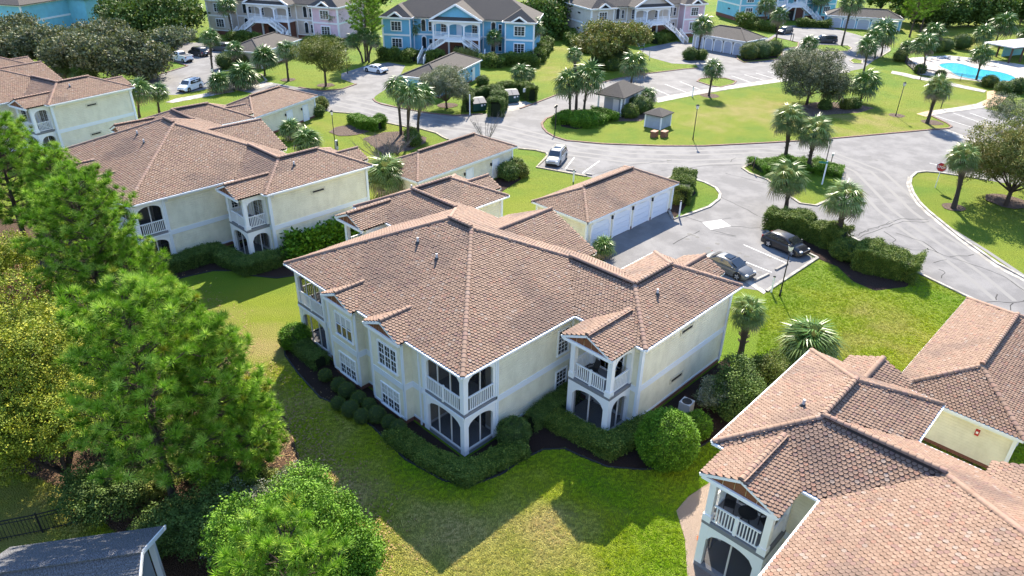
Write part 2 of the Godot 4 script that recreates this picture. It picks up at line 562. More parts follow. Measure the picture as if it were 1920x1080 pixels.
# ---------------------------------------------------------------- the condominium building
# local axes: the corner of the two nearest eaves is the origin, x along the side wall, z out of it
const CD := 18.5
const CR := 8.15
const CA := 9.3
const CB := 5.3
const CC := 11.1
func condo(label: String, at: Vector3, turn: float, singles: int, caps: int, furnished: bool) -> Node3D:
	var o := thing("condo_building", label, "building", at, turn, "cream condominium buildings")
	var h := CR - CA / 2
	var zm := -CD / 2
	var hs := h * PITCH
	var ha := CR * PITCH
	var E := EAVE
	var walls := PackedVector2Array([Vector2(0.45, -3.9), Vector2(2.95, -3.9), Vector2(2.95, -0.45), Vector2(9.75, -0.45), Vector2(9.75, 4.85), Vector2(19.95, 4.85), Vector2(19.95, -1.25), Vector2(15.85, -1.25), Vector2(15.85, -5),
		Vector2(16.9, -5), Vector2(16.9, -13.5), Vector2(15.85, -13.5), Vector2(15.85, -17.25), Vector2(19.95, -17.25), Vector2(19.95, -23.35), Vector2(9.75, -23.35), Vector2(9.75, -18.05), Vector2(2.95, -18.05), Vector2(2.95, -14.6), Vector2(0.45, -14.6)])
	var w := MB.new().prism(walls, 0.4, E - 0.1)
	obj("wall", w, M.cream_lap, o)
	var bays := [[-12.9, -9.9, -11.2], [-8.3, -5.1, -6.55]]
	for bz in bays:
		obj("bay", MB.new().box(Vector3(0.125, E / 2 + 0.12, (bz[0] + bz[1]) / 2), Vector3(0.65, E - 0.4, bz[1] - bz[0])), M.cream_lap, o)
	var base := MB.new().prism(walls, -0.3, 0.4)
	for bz in bays:
		base.box(Vector3(0.13, 0.05, (bz[0] + bz[1]) / 2), Vector3(0.6, 0.68, bz[1] - bz[0] - 0.06))
	obj("brick_base", base, M.brick, o)
	# white trim: a skirt board, a belt between the storeys, corner boards, a frieze under the eave
	var tr := MB.new()
	for k in walls.size():
		var a := walls[k]
		var b := walls[(k + 1) % walls.size()]
		var d := (b - a).normalized()
		var n2 := Vector2(d.y, -d.x)
		if Geometry2D.is_point_in_polygon((a + b) / 2 + n2 * 0.1, walls): n2 = -n2
		var q := (a + b) / 2 + n2 * 0.012
		var len := a.distance_to(b)
		var tt := Transform3D(Basis(Vector3(d.x, 0, d.y), Vector3.UP, Vector3(d.x, 0, d.y).cross(Vector3.UP)), Vector3(q.x, 0, q.y))
		tr.box(Vector3(0, 2.82, 0), Vector3(len, 0.42, 0.05), tt).box(Vector3(0, 0.42, 0), Vector3(len, 0.16, 0.052), tt).box(Vector3(0, E - 0.27, 0), Vector3(len, 0.28, 0.048), tt)
		tr.box(Vector3(a.x, 3.2, a.y), Vector3(0.2, 5.5, 0.2))
	for bz in bays:
		var zc: float = (bz[0] + bz[1]) / 2
		var bw: float = bz[1] - bz[0]
		tr.box(Vector3(-0.21, 2.82, zc), Vector3(0.05, 0.42, bw + 0.1)).box(Vector3(0.1, 2.82, bz[1] + 0.01), Vector3(0.7, 0.42, 0.05)).box(Vector3(-0.215, 0.42, zc), Vector3(0.06, 0.16, bw + 0.1))
		tr.box(Vector3(-0.21, 3.2, bz[0]), Vector3(0.08, 5.4, 0.2)).box(Vector3(-0.21, 3.2, bz[1]), Vector3(0.08, 5.4, 0.2)).box(Vector3(-0.21, E - 0.1, zc), Vector3(0.06, 0.3, bw + 0.1))
	obj("trim", tr, M.trim, o)
	# corner porches of the main block, screened, on two floors
	for side in 2:
		var mir := func(x: float, y: float, z: float) -> Vector3: return Vector3(x, y, z if side == 0 else -CD - z)
		var sg := 1.0 if side == 0 else -1.0
		obj("porch_floor", MB.new().box(mir.call(1.68, 3.02, -2.15), Vector3(2.6, 0.26, 3.6)), M.deck, o)
		obj("porch_floor", MB.new().box(mir.call(1.7, 0.12, -2.2), Vector3(2.5, 0.3, 3.5)), M.deck, o)
		obj("porch_ceiling", MB.new().box(mir.call(1.7, E - 0.16, -2.2), Vector3(2.5, 0.06, 3.5)), M.deck, o)
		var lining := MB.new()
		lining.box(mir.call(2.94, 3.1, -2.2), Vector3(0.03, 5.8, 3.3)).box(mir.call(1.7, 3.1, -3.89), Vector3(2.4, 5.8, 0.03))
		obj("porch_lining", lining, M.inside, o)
		for y in [1.35, 4.25]:
			obj("porch_door", MB.new().box(mir.call(2.91, y, -2.2), Vector3(0.04, 2.1, 1.8)), M.glass, o)
		var fr := MB.new()
		fr.box(mir.call(0.56, 3.1, -0.56), Vector3(0.34, 6.0, 0.34)).box(mir.call(0.5, 3.1, -3.85), Vector3(0.2, 6.0, 0.4)).box(mir.call(2.9, 3.1, -0.52), Vector3(0.4, 6.0, 0.22))
		fr.box(mir.call(0.4, 2.86, -2.2), Vector3(0.16, 0.16, 3.6)).box(mir.call(1.7, 2.86, -0.4), Vector3(2.6, 0.16, 0.16))
		var tw := Transform3D(Basis(Vector3(0, 0, 1), Vector3.UP, Vector3(-1, 0, 0)), mir.call(0.43, 0, -2.2))
		arch_lintel(fr, tw, 3.0, 3.0, 1.95, 2.55, 0.16)
		arch_lintel(fr, tw, 3.0, E - 0.1, 5.1, 5.7, 0.16)
		var ts := Transform3D(Basis(Vector3(1, 0, 0), Vector3.UP, Vector3(0, 0, 1)), mir.call(1.74, 0, -0.43))
		if side: ts.basis = Basis(Vector3(-1, 0, 0), Vector3.UP, Vector3(0, 0, -1))
		arch_lintel(fr, ts, 2.1, 3.0, 1.9, 2.5, 0.16)
		arch_lintel(fr, ts, 2.1, E - 0.1, 5.05, 5.65, 0.16)
		obj("porch_frame", fr, M.white, o)
		for q in [[0.52, 1.35, -1.65, 0.06, 2.3, 0.07], [0.52, 1.35, -2.75, 0.06, 2.3, 0.07], [0.52, 4.5, -1.65, 0.06, 2.6, 0.07], [0.52, 4.5, -2.75, 0.06, 2.6, 0.07], [1.75, 1.35, -0.52, 0.07, 2.2, 0.06], [1.75, 4.5, -0.52, 0.07, 2.5, 0.06], [0.5, 0.3, -2.2, 0.1, 0.14, 3.2], [1.75, 0.3, -0.5, 2.2, 0.14, 0.1]]:
			obj("screen_bar", MB.new().box(mir.call(q[0], q[1], q[2]), Vector3(q[3], q[4], q[5])), M.screen_metal, o)
		var sc := MB.new()
		sc.box(mir.call(0.56, 1.35, -2.2), Vector3(0.012, 2.5, 3.1)).box(mir.call(0.56, 4.5, -2.2), Vector3(0.012, 2.7, 3.1))
		sc.box(mir.call(1.75, 1.35, -0.56), Vector3(2.2, 2.5, 0.012)).box(mir.call(1.75, 4.5, -0.56), Vector3(2.2, 2.7, 0.012))
		obj("screen", sc, M.screen, o)
		railing(o, mir.call(0.42, 3.12, -3.65), mir.call(0.42, 3.12, -0.75))
		railing(o, mir.call(0.75, 3.12, -0.42), mir.call(2.7, 3.12, -0.42), 1.05, false)
		# the open gabled porch at the outer corner of each wing
		var pm := func(x: float, y: float, z: float) -> Vector3: return Vector3(x, y, z if side == 0 else -CD - z)
		obj("porch_floor", MB.new().box(pm.call(8.7, 3.0, 2.75), Vector3(2.2, 0.26, 3.2)), M.deck, o)
		obj("porch_floor", MB.new().box(pm.call(8.7, 0.1, 2.75), Vector3(2.2, 0.3, 3.1)), M.deck, o)
		var pp := MB.new()
		for z in [1.36, 4.14]:
			pp.box(pm.call(7.8, 1.5, z), Vector3(0.38, 3.0, 0.38)).box(pm.call(7.8, 4.55, z), Vector3(0.32, 3.2, 0.32)).box(pm.call(7.8, 5.75, z), Vector3(0.42, 0.14, 0.42)).box(pm.call(7.8, 3.25, z), Vector3(0.42, 0.4, 0.42))
			pp.box(pm.call(9.66, 3.1, z), Vector3(0.2, 6.0, 0.36))
		pp.box(pm.call(7.7, 6.0, 2.75), Vector3(0.26, 0.36, 3.3)).box(pm.call(8.7, 6.0, 4.2), Vector3(2.1, 0.36, 0.26)).box(pm.call(8.7, 6.0, 1.3), Vector3(2.1, 0.36, 0.26))
		var t1 := Transform3D(Basis(Vector3(0, 0, 1), Vector3.UP, Vector3(-1, 0, 0)), pm.call(7.63, 0, 2.75))
		arch_lintel(pp, t1, 2.42, 2.98, 1.95, 2.55, 0.3)
		for zz in [4.31, 1.19]:
			var t2 := Transform3D(Basis(Vector3(1, 0, 0), Vector3.UP, Vector3(0, 0, 1)), pm.call(8.78, 0, zz))
			if (zz > 3) == (side == 1): t2.basis = Basis(Vector3(-1, 0, 0), Vector3.UP, Vector3(0, 0, -1))
			arch_lintel(pp, t2, 1.6, 2.98, 1.9, 2.5, 0.3)
			arch_lintel(pp, t2, 1.6, E - 0.25, 5.2, 5.6, 0.28)
		obj("porch_frame", pp, M.white, o)
		railing(o, pm.call(7.72, 3.12, 1.6), pm.call(7.72, 3.12, 3.9))
		railing(o, pm.call(8.0, 3.12, 4.2), pm.call(9.5, 3.12, 4.2), 1.05, false)
		railing(o, pm.call(8.0, 3.12, 1.3), pm.call(9.5, 3.12, 1.3), 1.05, false)
		obj("screen_bar", MB.new().box(pm.call(7.8, 1.35, 2.75), Vector3(0.06, 2.5, 0.08)), M.screen_metal, o)
		obj("screen_bar", MB.new().box(pm.call(8.8, 1.35, 4.15), Vector3(0.08, 2.4, 0.06)), M.screen_metal, o)
		obj("screen", MB.new().box(pm.call(7.84, 1.35, 2.75), Vector3(0.012, 2.6, 2.5)).box(pm.call(8.8, 1.35, 4.12), Vector3(1.7, 2.6, 0.012)), M.screen, o)
		window(o, pm.call(9.76, 4.25, 2.75), Vector3(-1, 0, 0), 1.7, 2.1, 2, 1, 2, 4)
		window(o, pm.call(9.76, 1.4, 2.75), Vector3(-1, 0, 0), 1.7, 2.0, 2, 1, 1, 1)
		# side windows beside the inner corner
		for y in [1.2, 4.3]:
			window(o, pm.call(8.85, y, -0.44), Vector3(0, 0, sg), 0.95, 1.75, 1, 2, 3, 3)
		# slatted vents in the blank end wall
		for y in [1.55, 5.1]:
			obj("vent", MB.new().box(pm.call(14.2 if y < 3 else 14.6, y, 4.87), Vector3(1.5, 0.42, 0.05)), M.cream, o)
			obj("vent", MB.new().box(pm.call(14.2 if y < 3 else 14.6, y, 4.885), Vector3(1.15, 0.16, 0.06)), M.dark, o)
		# gable of that porch: cedar boards behind white rakes
		gable(o, pm.call(7.2, E, 2.75), Vector3(-1, 0, 0), 1.9)
		# end gables over the entries on the far side
		gable(o, pm.call(21.1, E, 1.8), Vector3(1, 0, 0), 1.7)
		for z in [0.4, 3.2]:
			obj("entry_post", MB.new().box(pm.call(20.95, 3.0, z), Vector3(0.3, 6.2, 0.3)), M.white, o)
		# downspouts
		for p in [Vector2(3.02, -0.36), Vector2(9.86, 4.92), Vector2(19.86, 4.92)]:
			var ds := MB.new()
			ds.box(pm.call(p.x, 2.95, p.y), Vector3(0.09, 5.6, 0.09))
			ds.span(pm.call(p.x, 5.75, p.y), pm.call(p.x + 0.25, 5.75, p.y + 0.1), 0.08, 0.08).span(pm.call(p.x + 0.25, 5.72, p.y + 0.1), pm.call(p.x + 0.25, 6.1, p.y + 0.3), 0.08, 0.08)
			obj("downspout", ds, M.trim, o)
	for k in 2:
		var bz = bays[k]
		window(o, Vector3(-0.2, 4.35, bz[2]), Vector3(-1, 0, 0), 1.75, 1.6, 3, 2, 1 if k == 0 else 2, 1 if k == 0 else 2, 0.45 if k == 0 else 0.0)
		window(o, Vector3(-0.2, 1.25, bz[2]), Vector3(-1, 0, 0), 1.75, 1.6, 3, 2, 2, 2, 0.48)
		gable(o, Vector3(-0.4, E, (bz[0] + bz[1]) / 2 + 0.02), Vector3(-1, 0, 0), (bz[1] - bz[0]) / 2 + 0.2)
		obj("downspout", MB.new().box(Vector3(0.4, 3.0, bz[1] + 0.75), Vector3(0.09, 5.8, 0.09)), M.trim, o)
	gable(o, Vector3(17.1, E, zm), Vector3(1, 0, 0), 4.6)
	# eaves: a soffit, and a gutter along each
	var so := MB.new()
	var ea := PackedVector2Array([Vector2(0, 0), Vector2(CA, 0), Vector2(CA, CB), Vector2(CA + CC, CB), Vector2(CA + CC, CB - 2 * h), Vector2(2 * CR, CB - 2 * h), Vector2(2 * CR, -CD - CB + 2 * h), Vector2(CA + CC, -CD - CB + 2 * h), Vector2(CA + CC, -CD - CB), Vector2(CA, -CD - CB), Vector2(CA, -CD), Vector2(0, -CD)])
	so.prism(ea, E - 0.14, E - 0.09)
	obj("soffit", so, M.white, o)
	var gu := MB.new()
	for k in ea.size():
		var a := ea[k]
		var b := ea[(k + 1) % ea.size()]
		gutter(gu, Vector3(a.x, E - 0.06, a.y), Vector3(b.x, E - 0.06, b.y))
	obj("gutter", gu, M.white, o)
	# the roof
	var r := Roof.new()
	var P := func(x: float, y: float, z: float) -> Vector3: return Vector3(x, E + y, z)
	plane(r, [P.call(0, 0, -CD), P.call(0, 0, 0), P.call(CR, ha, -CR), P.call(CR, ha, -CD + CR)])
	plane(r, [P.call(2 * CR, 0, CB - 2 * h), P.call(2 * CR, 0, -CD - CB + 2 * h), P.call(CA + h, hs, -CD - CB + h), P.call(CA + h, hs, -CD + h), P.call(CR, ha, -CD + CR), P.call(CR, ha, -CR), P.call(CA + h, hs, -h), P.call(CA + h, hs, CB - h)])
	for side in 2:
		var m := func(x: float, y: float, z: float) -> Vector3: return Vector3(x, E + y, z if side == 0 else -CD - z)
		plane(r, [m.call(0, 0, 0), m.call(CA, 0, 0), m.call(CA + h, hs, -h), m.call(CR, ha, -CR)])
		plane(r, [m.call(CA, 0, 0), m.call(CA, 0, CB), m.call(CA + h, hs, CB - h), m.call(CA + h, hs, -h)])
		plane(r, [m.call(CA, 0, CB), m.call(CA + CC, 0, CB), m.call(CA + CC - h, hs, CB - h), m.call(CA + h, hs, CB - h)])
		plane(r, [m.call(CA + CC, 0, CB), m.call(CA + CC, 0, CB - 2 * h), m.call(CA + CC - h, hs, CB - h)])
		plane(r, [m.call(CA + CC, 0, CB - 2 * h), m.call(2 * CR, 0, CB - 2 * h), m.call(CA + h, hs, CB - h), m.call(CA + CC - h, hs, CB - h)])
		ridge(r, m.call(0, 0, 0), m.call(CR, ha, -CR))
		ridge(r, m.call(CR, ha, -CR), m.call(CA + h, hs, -h))
		ridge(r, m.call(CA + h, hs, -h), m.call(CA + h, hs, CB - h), 0.19)
		ridge(r, m.call(CA, 0, CB), m.call(CA + h, hs, CB - h))
		ridge(r, m.call(CA + h, hs, CB - h), m.call(CA + CC - h, hs, CB - h), 0.19)
		ridge(r, m.call(CA + CC, 0, CB), m.call(CA + CC - h, hs, CB - h))
		ridge(r, m.call(CA + CC, 0, CB - 2 * h), m.call(CA + CC - h, hs, CB - h))
		gable_roof(r, m.call(7.05, 0, 2.75), m.call(9.3 + 0.82 / PITCH, 0, 2.75), 1.9)
		gable_roof(r, m.call(21.3, 0, 1.8), m.call(18.6, 0, 1.8), 1.7)
	ridge(r, P.call(CR, ha, -CR), P.call(CR, ha, -CD + CR), 0.19)
	for bz in bays:
		var hw: float = (bz[1] - bz[0]) / 2 + 0.2
		gable_roof(r, P.call(-0.5, 0, (bz[0] + bz[1]) / 2 + 0.02), P.call(hw, 0, (bz[0] + bz[1]) / 2 + 0.02), hw)
	gable_roof(r, P.call(17.3, 0, zm), P.call(11.6, 0, zm), 4.6)
	lay(r, o, singles, caps)
	# raised ridge vents with a dark slot
	for e in [[P.call(CA + h, hs, -CD - 0.6), P.call(CA + h, hs, -CD + h - 0.4)], [P.call(CA + h, hs, -h + 0.4), P.call(CA + h, hs, 0.9)], [P.call(CA + h + 0.5, hs, CB - h), P.call(CA + CC - h - 0.4, hs, CB - h)], [P.call(CA + h + 0.5, hs, -CD - CB + h), P.call(CA + CC - h - 0.4, hs, -CD - CB + h)], [P.call(CR, ha, -CR - 0.2), P.call(CR, ha, -CD + CR + 0.3)]]:
		obj("ridge_slot", MB.new().span(e[0] + Vector3(0, 0.07, 0), e[1] + Vector3(0, 0.07, 0), 0.27, 0.17), M.dark, o)
	for q in [Vector2(5.6, -10.6), Vector2(5.2, -8.2), Vector2(13.6, 3.0), Vector2(13.6, -21.5)]:
		var y: float = E + (PITCH * q.x if q.x < 9 else PITCH * (CB - q.y if q.y > -9 else q.y + CD + CB))
		obj("vent_pipe", MB.new().tube(Vector3(q.x, y - 0.1, q.y), Vector3(q.x, y + 0.42, q.y), 0.075, 0.075, 8), M.pipe, o)
		obj("vent_flashing", MB.new().tube(Vector3(q.x, y - 0.05, q.y), Vector3(q.x, y + 0.16, q.y), 0.2, 0.1, 8), M.lead, o)
	return o

func gable(o: Node3D, at: Vector3, out: Vector3, hw: float) -> void:
	# a small pediment: at is the middle of its base, out points away from the house
	var x := Vector3.UP.cross(out).normalized()
	var t := Transform3D(Basis(x, Vector3.UP, out), at)
	var rise := hw * PITCH
	var b := MB.new()
	var n := maxi(4, int(hw * 2 / 0.5))
	for i in n:   # upright cedar boards, each its own width
		var x0 := -hw + 2 * hw * i / n + 0.012
		var x1 := -hw + 2 * hw * (i + 1) / n - 0.012
		var y0 := rise * (1 - absf(x0) / hw)
		var y1 := rise * (1 - absf(x1) / hw)
		var f := 0.02
		b.quad(t * Vector3(x0, -0.12, f), t * Vector3(x1, -0.12, f), t * Vector3(x1, maxf(y1, 0.01), f), t * Vector3(x0, maxf(y0, 0.01), f))
		if x0 < 0 and x1 > 0:
			b.tri(t * Vector3(x0, y0, f), t * Vector3(x1, y1, f), t * Vector3((x0 + x1) / 2, rise, f))
	obj("gable_boards", b, M.cedar, o)
	var r := MB.new()
	for s in [-1.0, 1.0]:
		r.span(t * Vector3(s * hw, -0.13, 0.1), t * Vector3(0, rise - 0.13, 0.1), 0.1, 0.15)
	r.span(t * Vector3(-hw + 0.1, -0.2, 0.06), t * Vector3(hw - 0.1, -0.2, 0.06), 0.12, 0.2)
	obj("gable_trim", r, M.white, o)

func gable_roof(r: Roof, front: Vector3, back: Vector3, hw: float) -> void:
	var d := (back - front).normalized()
	var s := Vector3.UP.cross(d).normalized()
	var rise := Vector3(0, hw * PITCH, 0)
	plane(r, [front + s * hw, back + s * hw, back + rise, front + rise])
	plane(r, [back - s * hw, front - s * hw, front + rise, back + rise])
	ridge(r, front + rise, back + rise, 0.07)

# ---------------------------------------------------------------- garages and small buildings
# at: the corner of the eaves nearest the camera's left; x runs along the length, -z across the depth
func garage(label: String, at: Vector3, turn: float, L: float, D: float, wall: String, roofing: String, doors_on: int, n_doors: int, singles := 0, category := "garage", group := "hipped garages", eave := 3.0) -> Node3D:
	var o := thing("garage", label, category, at, turn, group)
	var e := eave
	var i := 0.4
	obj("wall", MB.new().box(Vector3(L / 2, e / 2 + 0.05, -D / 2), Vector3(L - 2 * i, e - 0.3, D - 2 * i)), M[wall + "_lap"], o)
	obj("brick_base", MB.new().box(Vector3(L / 2, -0.02, -D / 2), Vector3(L - 2 * i + 0.04, 0.56, D - 2 * i + 0.04)), M.brick, o)
	var tr := MB.new()
	tr.box(Vector3(L / 2, e - 0.12, -D / 2), Vector3(L - 0.1, 0.1, D - 0.1))
	for s in [0.0, 1.0]:
		tr.box(Vector3(L / 2, e - 0.05, -s * D), Vector3(L + 0.1, 0.17, 0.1)).box(Vector3(s * L, e - 0.05, -D / 2), Vector3(0.1, 0.17, D + 0.1))
		tr.box(Vector3(L / 2, e - 0.32, -i - s * (D - 2 * i)), Vector3(L - 2 * i + 0.03, 0.32, 0.05)).box(Vector3(i + s * (L - 2 * i), e - 0.32, -D / 2), Vector3(0.05, 0.32, D - 2 * i + 0.03))
		for q in [0.0, 1.0]:
			tr.box(Vector3(i + s * (L - 2 * i), e / 2, -i - q * (D - 2 * i)), Vector3(0.2, e - 0.25, 0.2))
	obj("trim", tr, M.trim, o)
	# overhead doors along the front (doors_on 1: the z = 0 side; 2: the far side)
	var zf := -i if doors_on == 1 else -D + i
	var sg := 1.0 if doors_on == 1 else -1.0
	var pitch := (L - 2 * i - 0.9) / maxi(n_doors, 1)
	for k in n_doors:
		var x := i + 0.45 + pitch * (k + 0.5)
		var dr := MB.new()
		var w := pitch - 0.75
		for p in 4:
			dr.box(Vector3(x, 0.32 + p * 0.58, zf + sg * 0.02), Vector3(w, 0.55, 0.05))
		var d := obj("garage_door", dr, M.door if roofing == "tile" else M.grey_door, o)
		var fr := MB.new()
		fr.box(Vector3(x - w / 2 - 0.12, 1.2, zf + sg * 0.04), Vector3(0.2, 2.4, 0.08)).box(Vector3(x + w / 2 + 0.12, 1.2, zf + sg * 0.04), Vector3(0.2, 2.4, 0.08))
		var t := Transform3D(Basis(Vector3(sg, 0, 0), Vector3.UP, Vector3(0, 0, sg)), Vector3(x, 0, zf + sg * 0.07))
		arch_lintel(fr, t, w, 2.62, 2.0, 2.42, 0.07)
		obj("door_frame", fr, M.white, d)
		if k:
			obj("wall_lantern", MB.new().box(Vector3(x - pitch / 2, 2.25, zf + sg * 0.1), Vector3(0.16, 0.34, 0.16)), M.black_metal, o)
	var r := Roof.new()
	var y := e + 0.02
	var h := D / 2
	var P := func(x: float, yy: float, z: float) -> Vector3: return Vector3(x, yy, z)
	var top := y + h * PITCH
	var A := [P.call(0, y, 0), P.call(L, y, 0), P.call(L, y, -D), P.call(0, y, -D), P.call(h, top, -h), P.call(L - h, top, -h)]
	if roofing == "tile":
		plane(r, [A[0], A[1], A[5], A[4]]); plane(r, [A[2], A[3], A[4], A[5]]); plane(r, [A[3], A[0], A[4]]); plane(r, [A[1], A[2], A[5]])
		for c in 4: ridge(r, A[c], A[4 if c in [0, 3] else 5])
		ridge(r, A[4], A[5], 0.19)
		lay(r, o, singles, singles / 4)
		obj("ridge_slot", MB.new().span(A[4] + Vector3(0.2, 0.07, 0), A[5] + Vector3(-0.2, 0.07, 0), 0.27, 0.17), M.dark, o)
	else:
		obj("roof", hip(A[0], A[1], A[2], A[3], A[4], A[5]), M[roofing], o)
		var cap := MB.new()
		for c in 4: cap.span(A[c] + Vector3(0, 0.03, 0), A[4 if c in [0, 3] else 5] + Vector3(0, 0.03, 0), 0.3, 0.06)
		cap.span(A[4] + Vector3(0, 0.05, 0), A[5] + Vector3(0, 0.05, 0), 0.32, 0.07)
		obj("ridge_cap", cap, M[roofing], o)
	return o

func hip(a: Vector3, b: Vector3, c: Vector3, d: Vector3, e: Vector3, f: Vector3) -> MB:
	var m := MB.new()
	m.quad(a, b, f, e); m.quad(c, d, e, f); m.tri(d, a, e); m.tri(b, c, f)
	var k := Vector3(0, -0.12, 0)
	m.quad(a + k, b + k, b, a); m.quad(b + k, c + k, c, b); m.quad(c + k, d + k, d, c); m.quad(d + k, a + k, a, d)
	m.quad(d + k, c + k, b + k, a + k)
	return m

func side_door(o: Node3D, at: Vector3, out: Vector3) -> void:
	var t := Transform3D(Basis(Vector3.UP.cross(out), Vector3.UP, out), at)
	var d := obj("door", MB.new().box(Vector3(0, 1.05, 0.02), Vector3(0.95, 2.1, 0.06), t), M.white, o)
	obj("door_frame", MB.new().box(Vector3(-0.56, 1.08, 0.03), Vector3(0.14, 2.2, 0.08), t).box(Vector3(0.56, 1.08, 0.03), Vector3(0.14, 2.2, 0.08), t).box(Vector3(0, 2.2, 0.03), Vector3(1.26, 0.14, 0.08), t), M.trim, d)
	obj("door_knob", MB.new().soft().ball(Vector3(0, 0, 0) + t * Vector3(-0.36, 1.0, 0.1), Vector3.ONE * 0.05, 6, 4), M.steel, d)
	obj("wall_lantern", MB.new().box(Vector3(-0.85, 1.85, 0.1), Vector3(0.14, 0.32, 0.16), t), M.black_metal, o)

# ---------------------------------------------------------------- the coastal houses behind
# at: the left end of the front, x along the front, z towards the viewer
func house(label: String, at: Vector3, turn: float, L: float, wall: String, wing2: String, stairs := true) -> Node3D:
	var o := thing("coastal_house", label, "house", at, turn, "coastal houses with central porches")
	var E := 7.4
	var DP := 12.0
	var a := L * 0.19
	var b := L * 0.345
	var c := L * 0.655
	var d := L * 0.81
	var lapm: Material = M[wall + "_lap"]
	obj("wall", MB.new().box(Vector3(a / 2, E / 2 + 0.35, -DP / 2), Vector3(a, E - 0.9, DP)), lapm, o)
	obj("wall", MB.new().box(Vector3((d + L) / 2, E / 2 + 0.35, -DP / 2), Vector3(L - d, E - 0.9, DP)), M[wing2 + "_lap"], o)
	obj("wall", MB.new().box(Vector3((a + d) / 2, E / 2 + 0.35, -DP / 2 - 1.0), Vector3(d - a, E - 0.9, DP - 2.0)), lapm, o)
	obj("brick_base", MB.new().box(Vector3(a / 2, 0.35, -DP / 2), Vector3(a + 0.04, 1.1, DP + 0.04)).box(Vector3((d + L) / 2, 0.35, -DP / 2), Vector3(L - d + 0.04, 1.1, DP + 0.04)).box(Vector3((a + d) / 2, 0.35, -DP / 2 - 0.98), Vector3(d - a, 1.1, DP - 2.0)), M.brick, o)
	var tr := MB.new()
	for s in [[0.0, a, 0.0], [d, L, 0.0], [a, b, -2.0], [c, d, -2.0]]:
		var m: float = (s[0] + s[1]) / 2
		var l: float = s[1] - s[0]
		tr.box(Vector3(m, 4.0, s[2] + 0.03), Vector3(l, 0.35, 0.08)).box(Vector3(m, E - 0.3, s[2] + 0.03), Vector3(l, 0.35, 0.08)).box(Vector3(m, 0.92, s[2] + 0.03), Vector3(l, 0.18, 0.08))
		for x in [s[0] + 0.12, s[1] - 0.12]:
			tr.box(Vector3(x, E / 2 + 0.4, s[2] + 0.04), Vector3(0.24, E - 1.0, 0.09))
	for x in [-0.03, L + 0.03]:
		tr.box(Vector3(x, 4.0, -DP / 2), Vector3(0.08, 0.35, DP)).box(Vector3(x, E - 0.3, -DP / 2), Vector3(0.08, 0.35, DP))
		for z in [-0.1, -DP + 0.1]: tr.box(Vector3(x, E / 2 + 0.4, z), Vector3(0.1, E - 1.0, 0.22))
		for y in [2.6, 5.9]:
			obj("vent", MB.new().box(Vector3(x, y, -DP * 0.45), Vector3(0.12, 0.3, 1.1)), M.dark, o)
	obj("trim", tr, M.white, o)
	for x in [a / 2, (d + L) / 2]:
		for y in [2.5, 5.7]:
			var wn := MB.new().box(Vector3(x, y, 0.05), Vector3(2.3, 2.0, 0.1))
			obj("window_surround", wn, M.white, o)
			window(o, Vector3(x, y, 0.11), Vector3(0, 0, 1), 1.9, 1.6, 3, 2, 1, 2)
	for x in [(a + b) / 2, (c + d) / 2]:
		for y in [2.3, 5.6]:
			var t := Transform3D(Basis.IDENTITY, Vector3(x - 0.2, y, -1.96))
			var f := MB.new().box(Vector3(0, 0, 0), Vector3(1.1, 2.0, 0.1), t)
			f.tube(t * Vector3(0, 1.0, -0.05), t * Vector3(0, 1.0, 0.05), 0.55, 0.55, 16)
			var wd := obj("arched_window", f, M.white, o)
			var pz := Transform3D(Basis.IDENTITY, Vector3(x - 0.2, y - 0.05, -1.9))
			obj("pane", MB.new().box(Vector3.ZERO, Vector3(0.8, 1.8, 0.08), pz).tube(pz * Vector3(0, 0.9, -0.04), pz * Vector3(0, 0.9, 0.04), 0.4, 0.4, 14), M.glass, wd)
			window(o, Vector3(x + 1.15, y, -1.97), Vector3(0, 0, 1), 0.6, 1.7, 1, 2, 1, 1)
	# the central porch: three arched bays on two floors under a wide pediment
	var pz := 1.2
	var pw := c - b
	var mid := (b + c) / 2
	var fr := MB.new()
	fr.box(Vector3(mid, 3.95, -0.4), Vector3(pw, 0.4, 3.2)).box(Vector3(mid, E - 0.2, -0.4), Vector3(pw, 0.4, 3.2))
	var bay := pw / 3.0
	for k in 4:
		fr.box(Vector3(b + 0.15 + (pw - 0.3) * k / 3.0, E / 2, pz - 0.15), Vector3(0.32, E - 0.3, 0.32))
	for k in 3:
		var t := Transform3D(Basis.IDENTITY, Vector3(b + bay * (k + 0.5), 0, pz - 0.02))
		arch_lintel(fr, t, bay - 0.2, E - 0.1, E - 1.3, E - 0.75, 0.25)
	obj("porch_frame", fr, M.white, o)
	obj("porch_wall", MB.new().box(Vector3(mid, 5.6, -1.9), Vector3(pw, 3.2, 0.1)).box(Vector3(mid, 2.0, -1.9), Vector3(pw, 3.6, 0.1)), lapm, o)
	obj("porch_door", MB.new().box(Vector3(mid, 5.2, -1.83), Vector3(1.1, 2.2, 0.06)), M.door, o)
	obj("porch_brick", MB.new().box(Vector3(mid, 1.9, -0.5), Vector3(pw - 0.5, 3.6, 2.4)), M.brick, o)
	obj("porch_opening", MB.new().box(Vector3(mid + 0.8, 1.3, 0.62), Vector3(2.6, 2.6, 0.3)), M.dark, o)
	for x in [b + bay * 0.5, c - bay * 0.5]:
		window(o, Vector3(x, 5.5, -1.82), Vector3(0, 0, 1), 1.0, 1.9, 1, 2, 2, 2)
	railing(o, Vector3(b + 0.3, 4.12, pz - 0.15), Vector3(b + bay - 0.15, 4.12, pz - 0.15), 1.0)
	railing(o, Vector3(c - bay + 0.15, 4.12, pz - 0.15), Vector3(c - 0.3, 4.12, pz - 0.15), 1.0)
